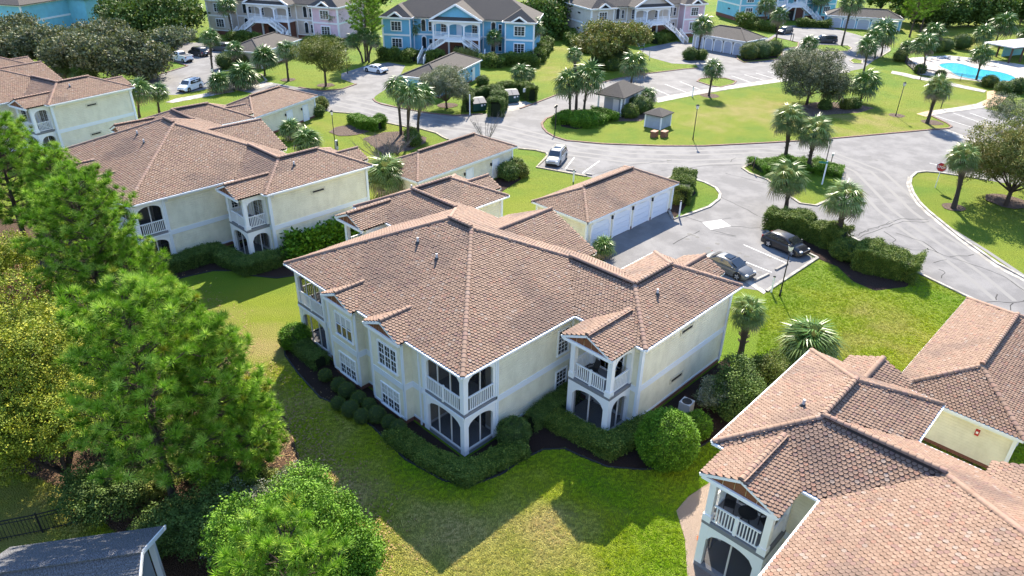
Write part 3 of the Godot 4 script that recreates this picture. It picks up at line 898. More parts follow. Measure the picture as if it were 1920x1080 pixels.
	if stairs:
		var z0 := pz + 0.2
		obj("landing", MB.new().box(Vector3(mid, 3.9, z0 + 1.2), Vector3(bay + 0.4, 0.3, 2.4)), M.white, o)
		railing(o, Vector3(mid - bay / 2, 4.05, z0 + 2.35), Vector3(mid + bay / 2, 4.05, z0 + 2.35), 1.0, false)
		for s in [-1.0, 1.0]:
			var p0 := Vector3(mid + s * (bay / 2 + 0.2), 3.9, z0 + 1.9)
			var p1 := Vector3(mid + s * (bay / 2 + 3.4), 1.9, z0 + 1.9)
			var p2 := Vector3(mid + s * (bay / 2 + 4.0), 1.8, z0 + 2.4)
			var p3 := Vector3(mid + s * (bay / 2 + 4.4), 0.1, z0 + 5.2)
			var st := MB.new()
			for k in 11:
				var f := (k + 0.5) / 11.0
				st.box(p0.lerp(p1, f) + Vector3(0, -0.05, 0), Vector3(0.34, 0.1, 1.1))
			for k in 9:
				var f := (k + 0.5) / 9.0
				st.box(p2.lerp(p3, f) + Vector3(0, -0.05, 0), Vector3(1.1, 0.1, 0.36))
			st.box(p1 + Vector3(s * 0.5, -0.1, 0.1), Vector3(1.3, 0.14, 1.3))
			obj("stair_flight", st, M.deck, o)
			var sr := MB.new()
			for q in [[p0, p1, Vector3(0, 0, 0.6)], [p0, p1, Vector3(0, 0, -0.6)], [p2, p3, Vector3(0.58, 0, 0)], [p2, p3, Vector3(-0.58, 0, 0)]]:
				sr.span(q[0] + q[2] + Vector3(0, -0.1, 0), q[1] + q[2] + Vector3(0, -0.1, 0), 0.08, 0.34)
				sr.span(q[0] + q[2] + Vector3(0, 0.95, 0), q[1] + q[2] + Vector3(0, 0.95, 0), 0.1, 0.09)
				var nn := 14
				for k in nn + 1:
					var p: Vector3 = q[0].lerp(q[1], float(k) / nn) + q[2]
					sr.box(p + Vector3(0, 0.45, 0), Vector3(0.06, 1.0, 0.06) if k % 7 else Vector3(0.14, 1.1, 0.14))
			obj("stair_railing", sr, M.white, o)
	# roofs: a long hip behind, hips over the wings, the pediment in front
	var rm: Material = M.shingle_dark
	var y := E
	var top := y + 3.6
	obj("roof", hip(Vector3(-0.5, y, -1.2), Vector3(L + 0.5, y, -1.2), Vector3(L + 0.5, y, -DP - 0.5), Vector3(-0.5, y, -DP - 0.5), Vector3(6, top, -DP / 2 - 0.8), Vector3(L - 6, top, -DP / 2 - 0.8)), rm, o)
	for s in [[-0.5, a + 0.5], [d - 0.5, L + 0.5]]:
		var x0: float = s[0]
		var x1: float = s[1]
		var m := (x0 + x1) / 2
		var rise := (x1 - x0) / 2 * 0.62
		var w := MB.new()
		var f := 0.5
		w.quad(Vector3(x1, y, f), Vector3(x1, y, -DP / 2), Vector3(m, y + rise, -DP / 2), Vector3(m, y + rise, f - 2.6))
		w.quad(Vector3(x0, y, -DP / 2), Vector3(x0, y, f), Vector3(m, y + rise, f - 2.6), Vector3(m, y + rise, -DP / 2))
		w.tri(Vector3(x0, y, f), Vector3(x1, y, f), Vector3(m, y + rise, f - 2.6))
		obj("wing_roof", w, rm, o)
		obj("eave_board", MB.new().box(Vector3(m, y - 0.1, f), Vector3(x1 - x0, 0.22, 0.1)).box(Vector3(x0, y - 0.1, -DP / 2), Vector3(0.1, 0.22, DP + 1)).box(Vector3(x1, y - 0.1, -DP / 2), Vector3(0.1, 0.22, DP + 1)), M.white, o)
		# the little window gable
		var hw := 1.5
		var g := MB.new()
		var rr := 0.95
		g.quad(Vector3(m + hw, y, f + 0.3), Vector3(m + hw, y, f - 1.6), Vector3(m, y + rr, f - 1.9), Vector3(m, y + rr, f + 0.3))
		g.quad(Vector3(m - hw, y, f - 1.6), Vector3(m - hw, y, f + 0.3), Vector3(m, y + rr, f + 0.3), Vector3(m, y + rr, f - 1.9))
		obj("window_gable", g, rm, o)
		obj("gable_trim", MB.new().span(Vector3(m - hw, y, f + 0.32), Vector3(m, y + rr, f + 0.32), 0.1, 0.3).span(Vector3(m + hw, y, f + 0.32), Vector3(m, y + rr, f + 0.32), 0.1, 0.3).span(Vector3(m - hw, y - 0.1, f + 0.3), Vector3(m + hw, y - 0.1, f + 0.3), 0.1, 0.25), M.white, o)
		obj("gable_boards", MB.new().span(Vector3(m - hw * 0.6, y + 0.12, f + 0.25), Vector3(m + hw * 0.6, y + 0.12, f + 0.25), 0.05, 0.3), M.dark, o)
	var pb := MB.new()
	var x0 := b - 0.5
	var x1 := c + 0.5
	var rise := (x1 - x0) / 2 * 0.56
	pb.quad(Vector3(x1, y, pz + 0.4), Vector3(x1, y, -5), Vector3(mid, y + rise, -7), Vector3(mid, y + rise, pz + 0.4))
	pb.quad(Vector3(x0, y, -5), Vector3(x0, y, pz + 0.4), Vector3(mid, y + rise, pz + 0.4), Vector3(mid, y + rise, -7))
	obj("porch_roof", pb, rm, o)
	obj("pediment", MB.new().prism(PackedVector2Array([Vector2(x0 + 0.6, y + 0.1), Vector2(x1 - 0.6, y + 0.1), Vector2(mid, y + rise - 0.25)]), pz - 0.9, pz - 0.1, Transform3D(Basis(Vector3.RIGHT, Vector3(0, 0, 1), Vector3.UP), Vector3.ZERO)), lapm, o)
	var po := MB.new()
	po.quad(Vector3(x0, y, pz + 0.6), Vector3(x1, y, pz + 0.6), Vector3(x1 - 0.8, y + 0.55, pz - 0.1), Vector3(x0 + 0.8, y + 0.55, pz - 0.1))
	obj("pent_roof", po, rm, o)
	obj("pediment_trim", MB.new().span(Vector3(x0, y - 0.05, pz + 0.45), Vector3(mid, y + rise - 0.05, pz + 0.45), 0.12, 0.36).span(Vector3(x1, y - 0.05, pz + 0.45), Vector3(mid, y + rise - 0.05, pz + 0.45), 0.12, 0.36).span(Vector3(x0, y - 0.15, pz + 0.6), Vector3(x1, y - 0.15, pz + 0.6), 0.12, 0.26), M.white, o)
	return o

# ---------------------------------------------------------------- vehicles (x forward, wheels on y = 0)
# a body lofted through stations: [x, half width at sill, half width at top, sill height, top height]
func loft(b: MB, s: Array, k := 8) -> void:
	var ring := func(q: Array) -> Array:
		var out := []
		for i in k * 2 + 1:
			var t := PI * i / (k * 2)    # from one sill over the top to the other
			var cx := cos(t)
			var sy := sin(t)
			var e := 0.36
			var px := signf(cx) * pow(absf(cx), e)
			var py := pow(absf(sy), e)
			var w: float = lerpf(q[1], q[2], py * py)
			out.append(Vector3(q[0], lerpf(q[3], q[4], py), -px * w))
		return out
	var prev: Array = []
	for q in s:
		var cur: Array = ring.call(q)
		if prev.size():
			for i in cur.size() - 1:
				b.quad(prev[i], prev[i + 1], cur[i + 1], cur[i])
		prev = cur
	for e in [0, s.size() - 1]:
		var cur: Array = ring.call(s[e])
		var c := Vector3(s[e][0], (s[e][3] + s[e][4]) / 2, 0)
		for i in cur.size() - 1:
			if e == 0: b.tri(c, cur[i + 1], cur[i])
			else: b.tri(c, cur[i], cur[i + 1])

# kinds: suv, sedan, hatch, van, pickup
func car(called: String, label: String, category: String, kind: String, paint: String, at: Vector3, turn: float, sunroof := false) -> Node3D:
	var o := thing(called, label, category, at, turn, "parked vehicles")
	var L := 4.75
	var W := 0.92
	var hood := 0.98
	var roof := 1.70
	var cab := [-2.1, -1.85, 0.65, 1.35]   # rear glass foot and top, windscreen top and foot
	match kind:
		"sedan": L = 4.8; roof = 1.44; hood = 0.88; cab = [-1.75, -0.95, 0.35, 1.3]
		"hatch": L = 4.4; roof = 1.52; hood = 0.92; cab = [-2.0, -1.35, 0.35, 1.3]
		"van": L = 5.1; roof = 1.75; cab = [-2.4, -2.15, 0.95, 1.75]
		"pickup": L = 5.6; roof = 1.82; hood = 1.12; cab = [-0.75, -0.6, 0.75, 1.35]
	var h := L / 2
	var belt := hood + 0.06
	var b := MB.new().soft()
	var tail := belt if kind != "sedan" else 0.98
	loft(b, [[-h, W - 0.12, W - 0.2, 0.42, tail - 0.22], [-h + 0.12, W - 0.03, W - 0.08, 0.26, tail - 0.03], [-h + 0.6, W, W - 0.05, 0.22, tail + 0.02], [-0.4, W, W - 0.04, 0.2, belt + 0.02], [cab[3] - 0.1, W, W - 0.05, 0.2, belt], [cab[3] + 0.35, W, W - 0.1, 0.22, hood], [h - 0.45, W - 0.03, W - 0.16, 0.24, hood - 0.08], [h - 0.1, W - 0.12, W - 0.26, 0.3, hood - 0.22], [h, W - 0.24, W - 0.36, 0.4, hood - 0.36]])
	var body := obj("body", b, M[paint], o)
	var w1 := W - 0.07
	var w2 := W - 0.24
	var g := MB.new().soft()
	loft(g, [[cab[0], w1 - 0.02, w1 - 0.04, belt - 0.1, belt - 0.02], [cab[1], w1, w2, belt - 0.1, roof - 0.05], [(cab[1] + cab[2]) / 2, w1, w2 + 0.02, belt - 0.1, roof], [cab[2], w1, w2, belt - 0.1, roof - 0.05], [cab[3], w1 - 0.04, w1 - 0.06, belt - 0.1, belt - 0.02]])
	var cabin := obj("cabin", g, M[paint], o)
	# glass laid on the slopes and sides of the cabin
	var gy0 := belt + 0.04
	var gy1 := roof - 0.13
	var slope := func(x0: float, x1: float, up: float) -> MB:
		var q := MB.new()
		var p0 := Vector3(lerpf(x0, x1, 0.10), lerpf(belt, roof - 0.05, 0.10), 0)
		var p1 := Vector3(lerpf(x0, x1, 0.88), lerpf(belt, roof - 0.05, 0.88), 0)
		var nrm := Vector3(signf(x0 - x1) * (roof - belt), absf(x0 - x1), 0).normalized() * (0.045 + up)
		var a := Vector3(0, 0, w1 - 0.14)
		var c := Vector3(0, 0, w2 - 0.04)
		if x0 > x1: q.quad(p0 + nrm + a, p0 + nrm - a, p1 + nrm - c, p1 + nrm + c)
		else: q.quad(p0 + nrm - a, p0 + nrm + a, p1 + nrm + c, p1 + nrm - c)
		return q
	obj("windscreen", slope.call(cab[3], cab[2], 0.03), M.car_glass, cabin)
	obj("rear_window", slope.call(cab[0], cab[1], 0.035), M.car_glass, cabin)
	for s: float in [-1.0, 1.0]:
		var q := MB.new()
		var f0: float = cab[3] - 0.42
		var f1: float = cab[2] - 0.1
		var r0: float = cab[0] + 0.3
		var r1: float = cab[1] + 0.12
		var m := (f1 + r1) / 2
		for e in [[m + 0.04, f0, m + 0.04, f1], [r0, m - 0.04, r1, m - 0.04]]:
			var za: float = s * (w1 + 0.012)
			var zb: float = s * (w2 + 0.055)
			var p := [Vector3(e[0], gy0, za), Vector3(e[1], gy0, za), Vector3(e[3], gy1, zb), Vector3(e[2], gy1, zb)]
			if s > 0: q.quad(p[0], p[1], p[2], p[3])
			else: q.quad(p[3], p[2], p[1], p[0])
		obj("side_window", q, M.car_glass, cabin)
		obj("mirror", MB.new().soft().ball(Vector3(cab[3] - 0.35, belt + 0.08, s * (W + 0.1)), Vector3(0.1, 0.08, 0.12), 8, 6), M[paint], o)
		obj("headlight", MB.new().soft().ball(Vector3(h - 0.2, hood - 0.27, s * (W - 0.34)), Vector3(0.16, 0.09, 0.2), 8, 6), M.clear_lens, o)
		obj("tail_light", MB.new().soft().ball(Vector3(-h + 0.1, tail - 0.2, s * (W - 0.2)), Vector3(0.08, 0.16, 0.13), 8, 6), M.red_lens, o)
		for x in [h - 0.92, -h + 0.98]:
			var wh := obj("wheel", MB.new().soft().tube(Vector3(x, 0.34, s * (W - 0.2)), Vector3(x, 0.34, s * (W + 0.02)), 0.34, 0.34, 18), M.rubber, o)
			var rm := MB.new().tube(Vector3(x, 0.34, s * (W - 0.1)), Vector3(x, 0.34, s * (W + 0.025)), 0.1, 0.1, 8)
			for k in 5:
				var an := TAU * k / 5
				rm.span(Vector3(x, 0.34, s * (W + 0.026)), Vector3(x + cos(an) * 0.23, 0.34 + sin(an) * 0.23, s * (W + 0.026)), 0.03, 0.09)
			obj("rim", rm, M.rim, wh)
			obj("wheel_arch", MB.new().tube(Vector3(x, 0.36, s * (W - 0.25)), Vector3(x, 0.36, s * (W + 0.004)), 0.41, 0.41, 18), M.dark, o)
	obj("grille", MB.new().box(Vector3(h - 0.06, hood - 0.38, 0), Vector3(0.1, 0.2, 0.9)), M.black_metal, o)
	obj("bumper", MB.new().box(Vector3(h - 0.07, 0.4, 0), Vector3(0.14, 0.16, 1.3)).box(Vector3(-h + 0.06, 0.45, 0), Vector3(0.14, 0.18, 1.4)), M.black_metal, o)
	obj("number_plate", MB.new().box(Vector3(-h - 0.02, 0.7, 0), Vector3(0.03, 0.15, 0.32)), M.white, o)
	if sunroof:
		obj("sunroof", MB.new().box(Vector3((cab[1] + cab[2]) / 2 + 0.25, roof + 0.0, 0), Vector3(0.75, 0.03, 0.85)), M.car_glass, cabin)
	if kind in ["suv", "van"]:
		for s in [-1.0, 1.0]:
			obj("roof_rail", MB.new().span(Vector3(cab[1] + 0.2, roof + 0.03, s * 0.58), Vector3(cab[2] - 0.2, roof + 0.03, s * 0.58), 0.05, 0.05), M.black_metal, cabin)
	if kind == "pickup":
		obj("cargo_bed", MB.new().box(Vector3(-1.78, belt + 0.03, 0), Vector3(1.75, 0.06, 1.45)), M.dark, o)
		obj("bed_rail", MB.new().box(Vector3(-1.78, belt + 0.06, 0.82), Vector3(1.95, 0.14, 0.14)).box(Vector3(-1.78, belt + 0.06, -0.82), Vector3(1.95, 0.14, 0.14)).box(Vector3(-2.72, belt + 0.05, 0), Vector3(0.1, 0.14, 1.7)), M[paint], o)
	return o

# ---------------------------------------------------------------- plants
var sprig: ArrayMesh
var broad: ArrayMesh
var tuft: ArrayMesh
var frond: ArrayMesh
var frond_far: ArrayMesh
var blades: ArrayMesh

func plant_shapes() -> void:
	rng.seed = 11
	for kind in 2:
		var b := MB.new()
		var n := 16 if kind == 0 else 11
		var ln := 0.50 if kind == 0 else 0.72
		var wd := 0.15 if kind == 0 else 0.26
		for i in n:
			var p := Vector3(rng.randfn(), rng.randfn() * 0.7, rng.randfn()) * 0.42
			var d := Vector3(rng.randfn(), rng.randfn() * 0.6 + 0.15, rng.randfn()).normalized()
			var u := Vector3(rng.randfn() * 0.5, 1, rng.randfn() * 0.5)
			var s := d.cross(u).normalized() * wd
			var m := p + d * ln * 0.5 + Vector3(0, 0.05, 0)
			b.tri(p, m + s, p + d * ln)
			b.tri(p, p + d * ln, m - s)
		if kind == 0: sprig = b.mesh()
		else: broad = b.mesh()
	var t := MB.new()   # a tuft of pine needles
	for i in 56:
		var d := Vector3(rng.randfn() * 0.75, absf(rng.randfn()) * 0.9 + 0.12, rng.randfn() * 0.75).normalized()
		var s := d.cross(Vector3(rng.randfn(), rng.randfn(), rng.randfn())).normalized() * 0.032
		var e := d * rng.randf_range(0.8, 1.1)
		t.tri(d * 0.03 - s, d * 0.03 + s, e)
	tuft = t.mesh()
	# a fan frond: a stalk along x, then folded blades that droop at their tips
	for far in 2:
		var f := MB.new()
		f.span(Vector3.ZERO, Vector3(0.62, 0.10, 0), 0.035, 0.02)
		var n := 19 if far == 0 else 12
		for i in n:
			var a := -2.0 + 4.0 * i / (n - 1)
			var ln := 0.66 * (1.0 - 0.13 * absf(a)) * rng.randf_range(0.88, 1.08)
			var d := Vector3(cos(a), 0, sin(a))
			var s := Vector3(-sin(a), 0, cos(a)) * (0.026 if far == 0 else 0.042)
			var c := Vector3(0.58, 0.10, 0)
			var dr := rng.randf_range(0.8, 1.3)
			var m := c + d * ln * 0.55 + Vector3(0, (-0.03 - 0.03 * absf(a)) * dr, 0)
			var e := c + d * ln * 0.97 + Vector3(0, (-0.30 - 0.10 * absf(a)) * dr, 0)
			f.tri(c, m + s + Vector3(0, 0.02, 0), m)
			f.tri(c, m, m - s + Vector3(0, 0.02, 0))
			f.tri(m + s + Vector3(0, 0.02, 0), e, m - s + Vector3(0, 0.02, 0))
		if far == 0: frond = f.mesh()
		else: frond_far = f.mesh()
	var gb := MB.new()
	for i in 7:
		var a := rng.randf() * TAU
		var p := Vector3(rng.randf_range(-0.5, 0.5), 0, rng.randf_range(-0.5, 0.5))
		var d := Vector3(cos(a), 0, sin(a))
		gb.tri(p - d.cross(Vector3.UP) * 0.09, p + d.cross(Vector3.UP) * 0.09, p + d * 0.35 + Vector3(0, 0.75, 0))
	blades = gb.mesh()

func ball_dir() -> Vector3:
	return Vector3(rng.randfn(), rng.randfn(), rng.randfn()).normalized()

func spin(s: float) -> Basis:
	return Basis(Vector3(rng.randfn(), rng.randfn() * 2.0, rng.randfn()).normalized(), rng.randf() * TAU).scaled(Vector3.ONE * s)

const LEAVES := {
	"oak": [Color(0.055, 0.072, 0.03), Color(0.15, 0.175, 0.09), Color(0.24, 0.225, 0.145)],
	"dark": [Color(0.035, 0.066, 0.014), Color(0.095, 0.155, 0.030), Color(0.16, 0.22, 0.055)],
	"bright": [Color(0.045, 0.105, 0.007), Color(0.10, 0.215, 0.012), Color(0.18, 0.32, 0.03)],
	"yellow": [Color(0.09, 0.13, 0.012), Color(0.22, 0.27, 0.02), Color(0.38, 0.36, 0.035)],
	"olive": [Color(0.06, 0.085, 0.016), Color(0.14, 0.175, 0.03), Color(0.22, 0.22, 0.05)],
	"rusty": [Color(0.09, 0.11, 0.026), Color(0.20, 0.225, 0.055), Color(0.28, 0.21, 0.075)],
	"red": [Color(0.20, 0.06, 0.05), Color(0.28, 0.12, 0.08), Color(0.14, 0.07, 0.05)],
	"pale": [Color(0.07, 0.10, 0.045), Color(0.18, 0.21, 0.11), Color(0.30, 0.30, 0.22)],
	"hedge": [Color(0.04, 0.075, 0.012), Color(0.11, 0.17, 0.026), Color(0.21, 0.25, 0.045)],
	"pine": [Color(0.07, 0.16, 0.012), Color(0.22, 0.39, 0.024), Color(0.44, 0.58, 0.10)],
	"bare": [Color(0.20, 0.16, 0.13), Color(0.25, 0.2, 0.17), Color(0.16, 0.12, 0.1)],
}
func leaf(kind: String) -> Color:
	var c: Array = LEAVES[kind]
	var v := rng.randf()
	var q: Color = c[0].lerp(c[1], v * 1.6) if v < 0.625 else c[1].lerp(c[2], (v - 0.625) * 2.6)
	return q * rng.randf_range(0.85, 1.15)

# a broad-leaved tree: forked trunk, limbs to each clump, leaf sprigs through the clumps' outer parts
func leafy(called: String, label: String, category: String, at: Vector3, height: float, radius: float, low: float, kind: String, size: float, n: int, group := "", lobes := 9, stem := true, bark := "bark") -> Node3D:
	var o := thing(called, label, category, at, 0.0, group)
	var cy := height * (low + 1.0) / 2
	var ry := height * (1.0 - low) / 2
	var b := MB.new().soft()
	var fork := Vector3(rng.randf_range(-0.2, 0.2), maxf(height * low * 0.8, 0.3), rng.randf_range(-0.2, 0.2))
	var tr := clampf(height * 0.022, 0.04, 0.30)
	b.tube(Vector3(0, -0.1, 0), fork, tr * 1.3, tr, 7)
	var where: Array = []
	var tint := PackedColorArray()
	var cl: Array = []
	for i in lobes:
		var a := TAU * (i + rng.randf() * 0.6) / lobes * 2.0
		var f := 0.0 if i == 0 else rng.randf_range(0.42, 0.68)
		var c := Vector3(cos(a) * radius * f, cy + (rng.randf_range(-0.5, 0.45) if i else 0.35) * ry, sin(a) * radius * f)
		var r := radius * rng.randf_range(0.40, 0.56)
		cl.append([c, r])
		b.tube(fork, fork.lerp(c, 0.55) + Vector3(0, -0.1 * r, 0), tr * 0.6, tr * 0.36, 5, false)
		b.tube(fork.lerp(c, 0.55) + Vector3(0, -0.1 * r, 0), c, tr * 0.36, tr * 0.12, 5, false)
		for k in 3:
			b.tube(c, c + ball_dir() * r * 0.8, tr * 0.16, tr * 0.05, 4, false)
	for i in n:
		var q = cl[rng.randi() % cl.size()]
		var d := ball_dir()
		var rr: float = q[1] * pow(rng.randf(), 0.33)
		var p: Vector3 = q[0] + d * rr * Vector3(1, minf(1.0, ry / radius * 1.3), 1)
		if p.y < 0.1: continue
		where.append(Transform3D(spin(size * rng.randf_range(0.7, 1.3)), p))
		tint.append(leaf(kind))
	if stem: obj("trunk", b, M[bark], o)
	scatter("crown", sprig if size < 0.5 else broad, M.leaf, where, tint, o)
	return o

func pine(label: String, at: Vector3, height: float, radius: float, bare: float, group: String, lush := 1.0) -> Node3D:
	var o := thing("pine_tree", label, "tree", at, rng.randf() * TAU, group)
	var b := MB.new().soft()
	var lean := Vector3(rng.randf_range(-0.5, 0.5), 0, rng.randf_range(-0.5, 0.5))
	var sp := func(f: float) -> Vector3: return Vector3(0, height * f, 0) + lean * f * f
	for i in 8:
		b.tube(sp.call(i / 8.0), sp.call((i + 1) / 8.0), 0.24 * (1.05 - i / 8.0), 0.24 * (1.05 - (i + 1) / 8.0), 8, false)
	var where: Array = []
	var tint := PackedColorArray()
	var nb := int(15 * (height * (1.0 - bare)) / 2.4)
	for i in nb:
		var u := (i + rng.randf()) / nb
		var f := bare + (1.0 - bare) * u
		var a := i * 2.4 + rng.randf() * 0.7
		var ln := radius * (sqrt(maxf(0.04, 1.0 - pow(absf(u - 0.28) / 0.76, 2.0)))) * rng.randf_range(0.75, 1.1)
		var p0: Vector3 = sp.call(f)
		var d := Vector3(cos(a), 0.18 + 0.5 * u, sin(a)).normalized()
		var p1 := p0 + d * ln * 0.6
		var p2 := p1 + (d + Vector3(0, 0.45, 0)).normalized() * ln * 0.42
		b.tube(p0, p1, 0.055, 0.032, 4, false)
		b.tube(p1, p2, 0.032, 0.012, 4, false)
		var k := int((5 + ln * 6) * lush)
		for j in k:
			var v := 0.25 + 0.75 * (j + rng.randf()) / k
			var p: Vector3 = p0.lerp(p1, v / 0.6) if v < 0.6 else p1.lerp(p2, (v - 0.6) / 0.4)
			var side := Vector3(-d.z, 0, d.x) * (1.0 if j % 2 else -1.0) * (1.15 - 0.55 * v) * rng.randf_range(0.35, 0.95)
			var e := p + (side + d * 0.3) * minf(1.2, ln * 0.5) + Vector3(0, rng.randf_range(0.02, 0.35), 0)
			b.tube(p, e, 0.014, 0.008, 3, false)
			var s := rng.randf_range(0.34, 0.54)
			var y := ((e - p).normalized() * 0.8 + Vector3(0, 0.8, 0) + ball_dir() * 0.25).normalized()
			var x := y.cross(Vector3(rng.randfn(), 0.1, rng.randfn())).normalized()
			where.append(Transform3D(Basis(x, y, x.cross(y)).scaled(Vector3.ONE * s), e))
			var c := leaf("pine")
			if rng.randf() < 0.05: c = leaf("yellow")
			tint.append(c)
	obj("trunk", b, M.bark, o)
	scatter("crown", tuft, M.needle, where, tint, o)
	return o

# a cabbage palm: a trunk with the stubs of old fronds, a round head of drooping fans
var palm_heads := {}
func palm(label: String, at: Vector3, top: Vector3, radius: float, near: bool, group: String, bushy := false, called := "palm_tree") -> Node3D:
	var o := thing(called, label, "palm tree" if not bushy else "palm", at, 0.0, group)
	var b := MB.new().soft()
	var h := top.y
	var bend := func(f: float) -> Vector3: return Vector3(top.x * f * f, h * f, top.z * f * f)
	var rb := clampf(0.15 + h * 0.006, 0.14, 0.26) * (1.35 if near and h > 2.0 else 1.0)
	for i in 6:
		var f0 := i / 6.0
		var f1 := (i + 1) / 6.0
		b.tube(bend.call(f0), bend.call(f1), rb * (1.25 - 0.35 * minf(1.0, f0 * 3)) + (0.05 if f0 > 0.6 else 0.0), rb * (1.25 - 0.35 * minf(1.0, f1 * 3)) + (0.06 if f1 > 0.6 else 0.0), 8, false)
	obj("trunk", b, M.palm_bark, o)
	if h > 1.2:
		var bt := MB.new()   # the stubs of cut fronds under the head
		for i in int(34 if near else 16):
			var f := rng.randf_range(0.35, 0.98)
			var a := i * 2.4
			var p: Vector3 = bend.call(f)
			bt.span(p + Vector3(cos(a), 0, sin(a)) * rb * 0.8, p + Vector3(cos(a) * (rb + 0.16), 0.2, sin(a) * (rb + 0.16)), 0.09, 0.04)
		obj("frond_stubs", bt, M.palm_bark, o)
	var n := 38 if near else 34
	if bushy: n = 52
	var where: Array = []
	var tint := PackedColorArray()
	var c0 := Vector3(top.x, h, top.z)
	for i in n:
		var u := (i + 0.5) / n
		var el := lerpf(1.30, -0.70, pow(u, 0.85)) if not bushy else lerpf(1.3, -0.35, u)
		var a := i * 2.3999 + rng.randf() * 0.4
		var s := radius / 1.08 * rng.randf_range(0.88, 1.12)
		var bs := Basis(Vector3.UP, a) * Basis(Vector3(0, 0, 1), el) * Basis(Vector3(1, 0, 0), rng.randf_range(-0.5, 0.5))
		where.append(Transform3D(bs.scaled(Vector3.ONE * s), c0 + Vector3(0, -0.25 * u * radius * 0.5, 0)))
		var c := Color(0.05, 0.095, 0.020).lerp(Color(0.17, 0.23, 0.075), rng.randf())
		if u > 0.8 and rng.randf() < 0.6: c = Color(0.20, 0.16, 0.10)
		if u < 0.35: c = c.lerp(Color(0.07, 0.16, 0.03), 0.6)
		tint.append(c)
	if near:
		for i in n: single_leaf(where[i], tint[i], o)
	else:
		var mm := scatter("crown", frond_far, M.frond, where, tint, o)
		mm.set_meta("kind", "stuff")
	return o

var leaf_tones := {}
func single_leaf(t: Transform3D, c: Color, o: Node) -> void:
	var key := "%d_%d" % [int(c.r * 40), int(c.g * 40)]
	if not leaf_tones.has(key):
		var m: StandardMaterial3D = M.frond.duplicate()
		m.vertex_color_use_as_albedo = false
		m.albedo_color = c.linear_to_srgb()
		leaf_tones[key] = m
	var f := MeshInstance3D.new()
	f.mesh = frond
	f.material_override = leaf_tones[key]
	f.transform = t
	f.name = numbered_in(o, "frond")
	o.add_child(f)

# clipped shrubs: a dark body and leaves over its skin
func shrub(called: String, label: String, at: Vector3, r: Vector3, kind: String, size: float, n: int, group: String) -> Node3D:
	var o := thing(called, label, "shrub", at, rng.randf() * TAU, group)
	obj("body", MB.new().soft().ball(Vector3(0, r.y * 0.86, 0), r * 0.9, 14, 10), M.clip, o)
	var where: Array = []
	var tint := PackedColorArray()
	for i in n:
		var d := ball_dir()
		var p := Vector3(0, r.y * 0.86, 0) + d * r * rng.randf_range(0.88, 1.02)
		if p.y < 0.02: continue
		where.append(Transform3D(spin(size * rng.randf_range(0.8, 1.2)), p))
		tint.append(leaf(kind))
	scatter("foliage", sprig, M.leaf, where, tint, o)
	return o

# a hedge along a line of points (local to the first), w wide, h high, lumpy
func hedge(called: String, label: String, pts: Array, w: float, h: float, kind: String, size: float, density: float, group: String, lump := 0.12) -> Node3D:
	var at := Vector3(pts[0].x, 0, pts[0].y)
	var o := thing(called, label, "hedge", at, 0.0, group)
	var ns := FastNoiseLite.new()
	ns.seed = 5 + taken.get(called, 0)
	ns.frequency = 0.35
	var b := MB.new()
	var where: Array = []
	var tint := PackedColorArray()
	for i in pts.size() - 1:
		var p := Vector3(pts[i].x, 0, pts[i].y) - at
		var q := Vector3(pts[i + 1].x, 0, pts[i + 1].y) - at
		var d := (q - p)
		var len := d.length()
		if len < 0.01: continue
		d /= len
		var s := Vector3(-d.z, 0, d.x)
		b.box(Vector3(0, h * 0.44, 0), Vector3(len + w * 0.5, h * 0.86, w * 0.8), Transform3D(Basis(d, Vector3.UP, s), (p + q) / 2))
		var n := int(density * (len + w) * (2 * h + w))
		for k in n:
			var u := rng.randf_range(-w * 0.4, len + w * 0.4)
			var v := rng.randf() * (2 * h + w)
			var c := p + d * u
			var lm := 1.0 + lump * 2.2 * ns.get_noise_2d(c.x + at.x, c.z + at.z)
			var pos: Vector3
			if v < h: pos = c + s * w * 0.48 * lm + Vector3(0, v * lm, 0)
			elif v < h + w: pos = c + s * (v - h - w / 2) * 0.96 + Vector3(0, h * lm * (1.0 - 0.12 * pow(absf(v - h - w / 2) / (w / 2), 3)), 0)
			else: pos = c - s * w * 0.48 * lm + Vector3(0, (v - h - w) * lm, 0)
			pos += ball_dir() * 0.05
			where.append(Transform3D(spin(size * rng.randf_range(0.75, 1.25)), pos))
			tint.append(leaf(kind))
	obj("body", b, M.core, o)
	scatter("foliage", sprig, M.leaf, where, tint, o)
	return o

# ---------------------------------------------------------------- ground pieces
func smooth(p: PackedVector2Array, k := 2) -> PackedVector2Array:
	for it in k:
		var o := PackedVector2Array()
		for i in p.size():
			var a := p[i]
			var b := p[(i + 1) % p.size()]
			o.append(a.lerp(b, 0.25)); o.append(a.lerp(b, 0.75))
		p = o
	return p

func sheet(called: String, p: PackedVector2Array, y: float, m: Material, parent: Node = null, c := Color.WHITE) -> MeshInstance3D:
	var b := MB.new().col(c)
	b.prism(p, y, y, Transform3D.IDENTITY, false, false)
	var o := obj(called, b, m, parent)
	if parent == null: o.set_meta("kind", "structure")
	return o

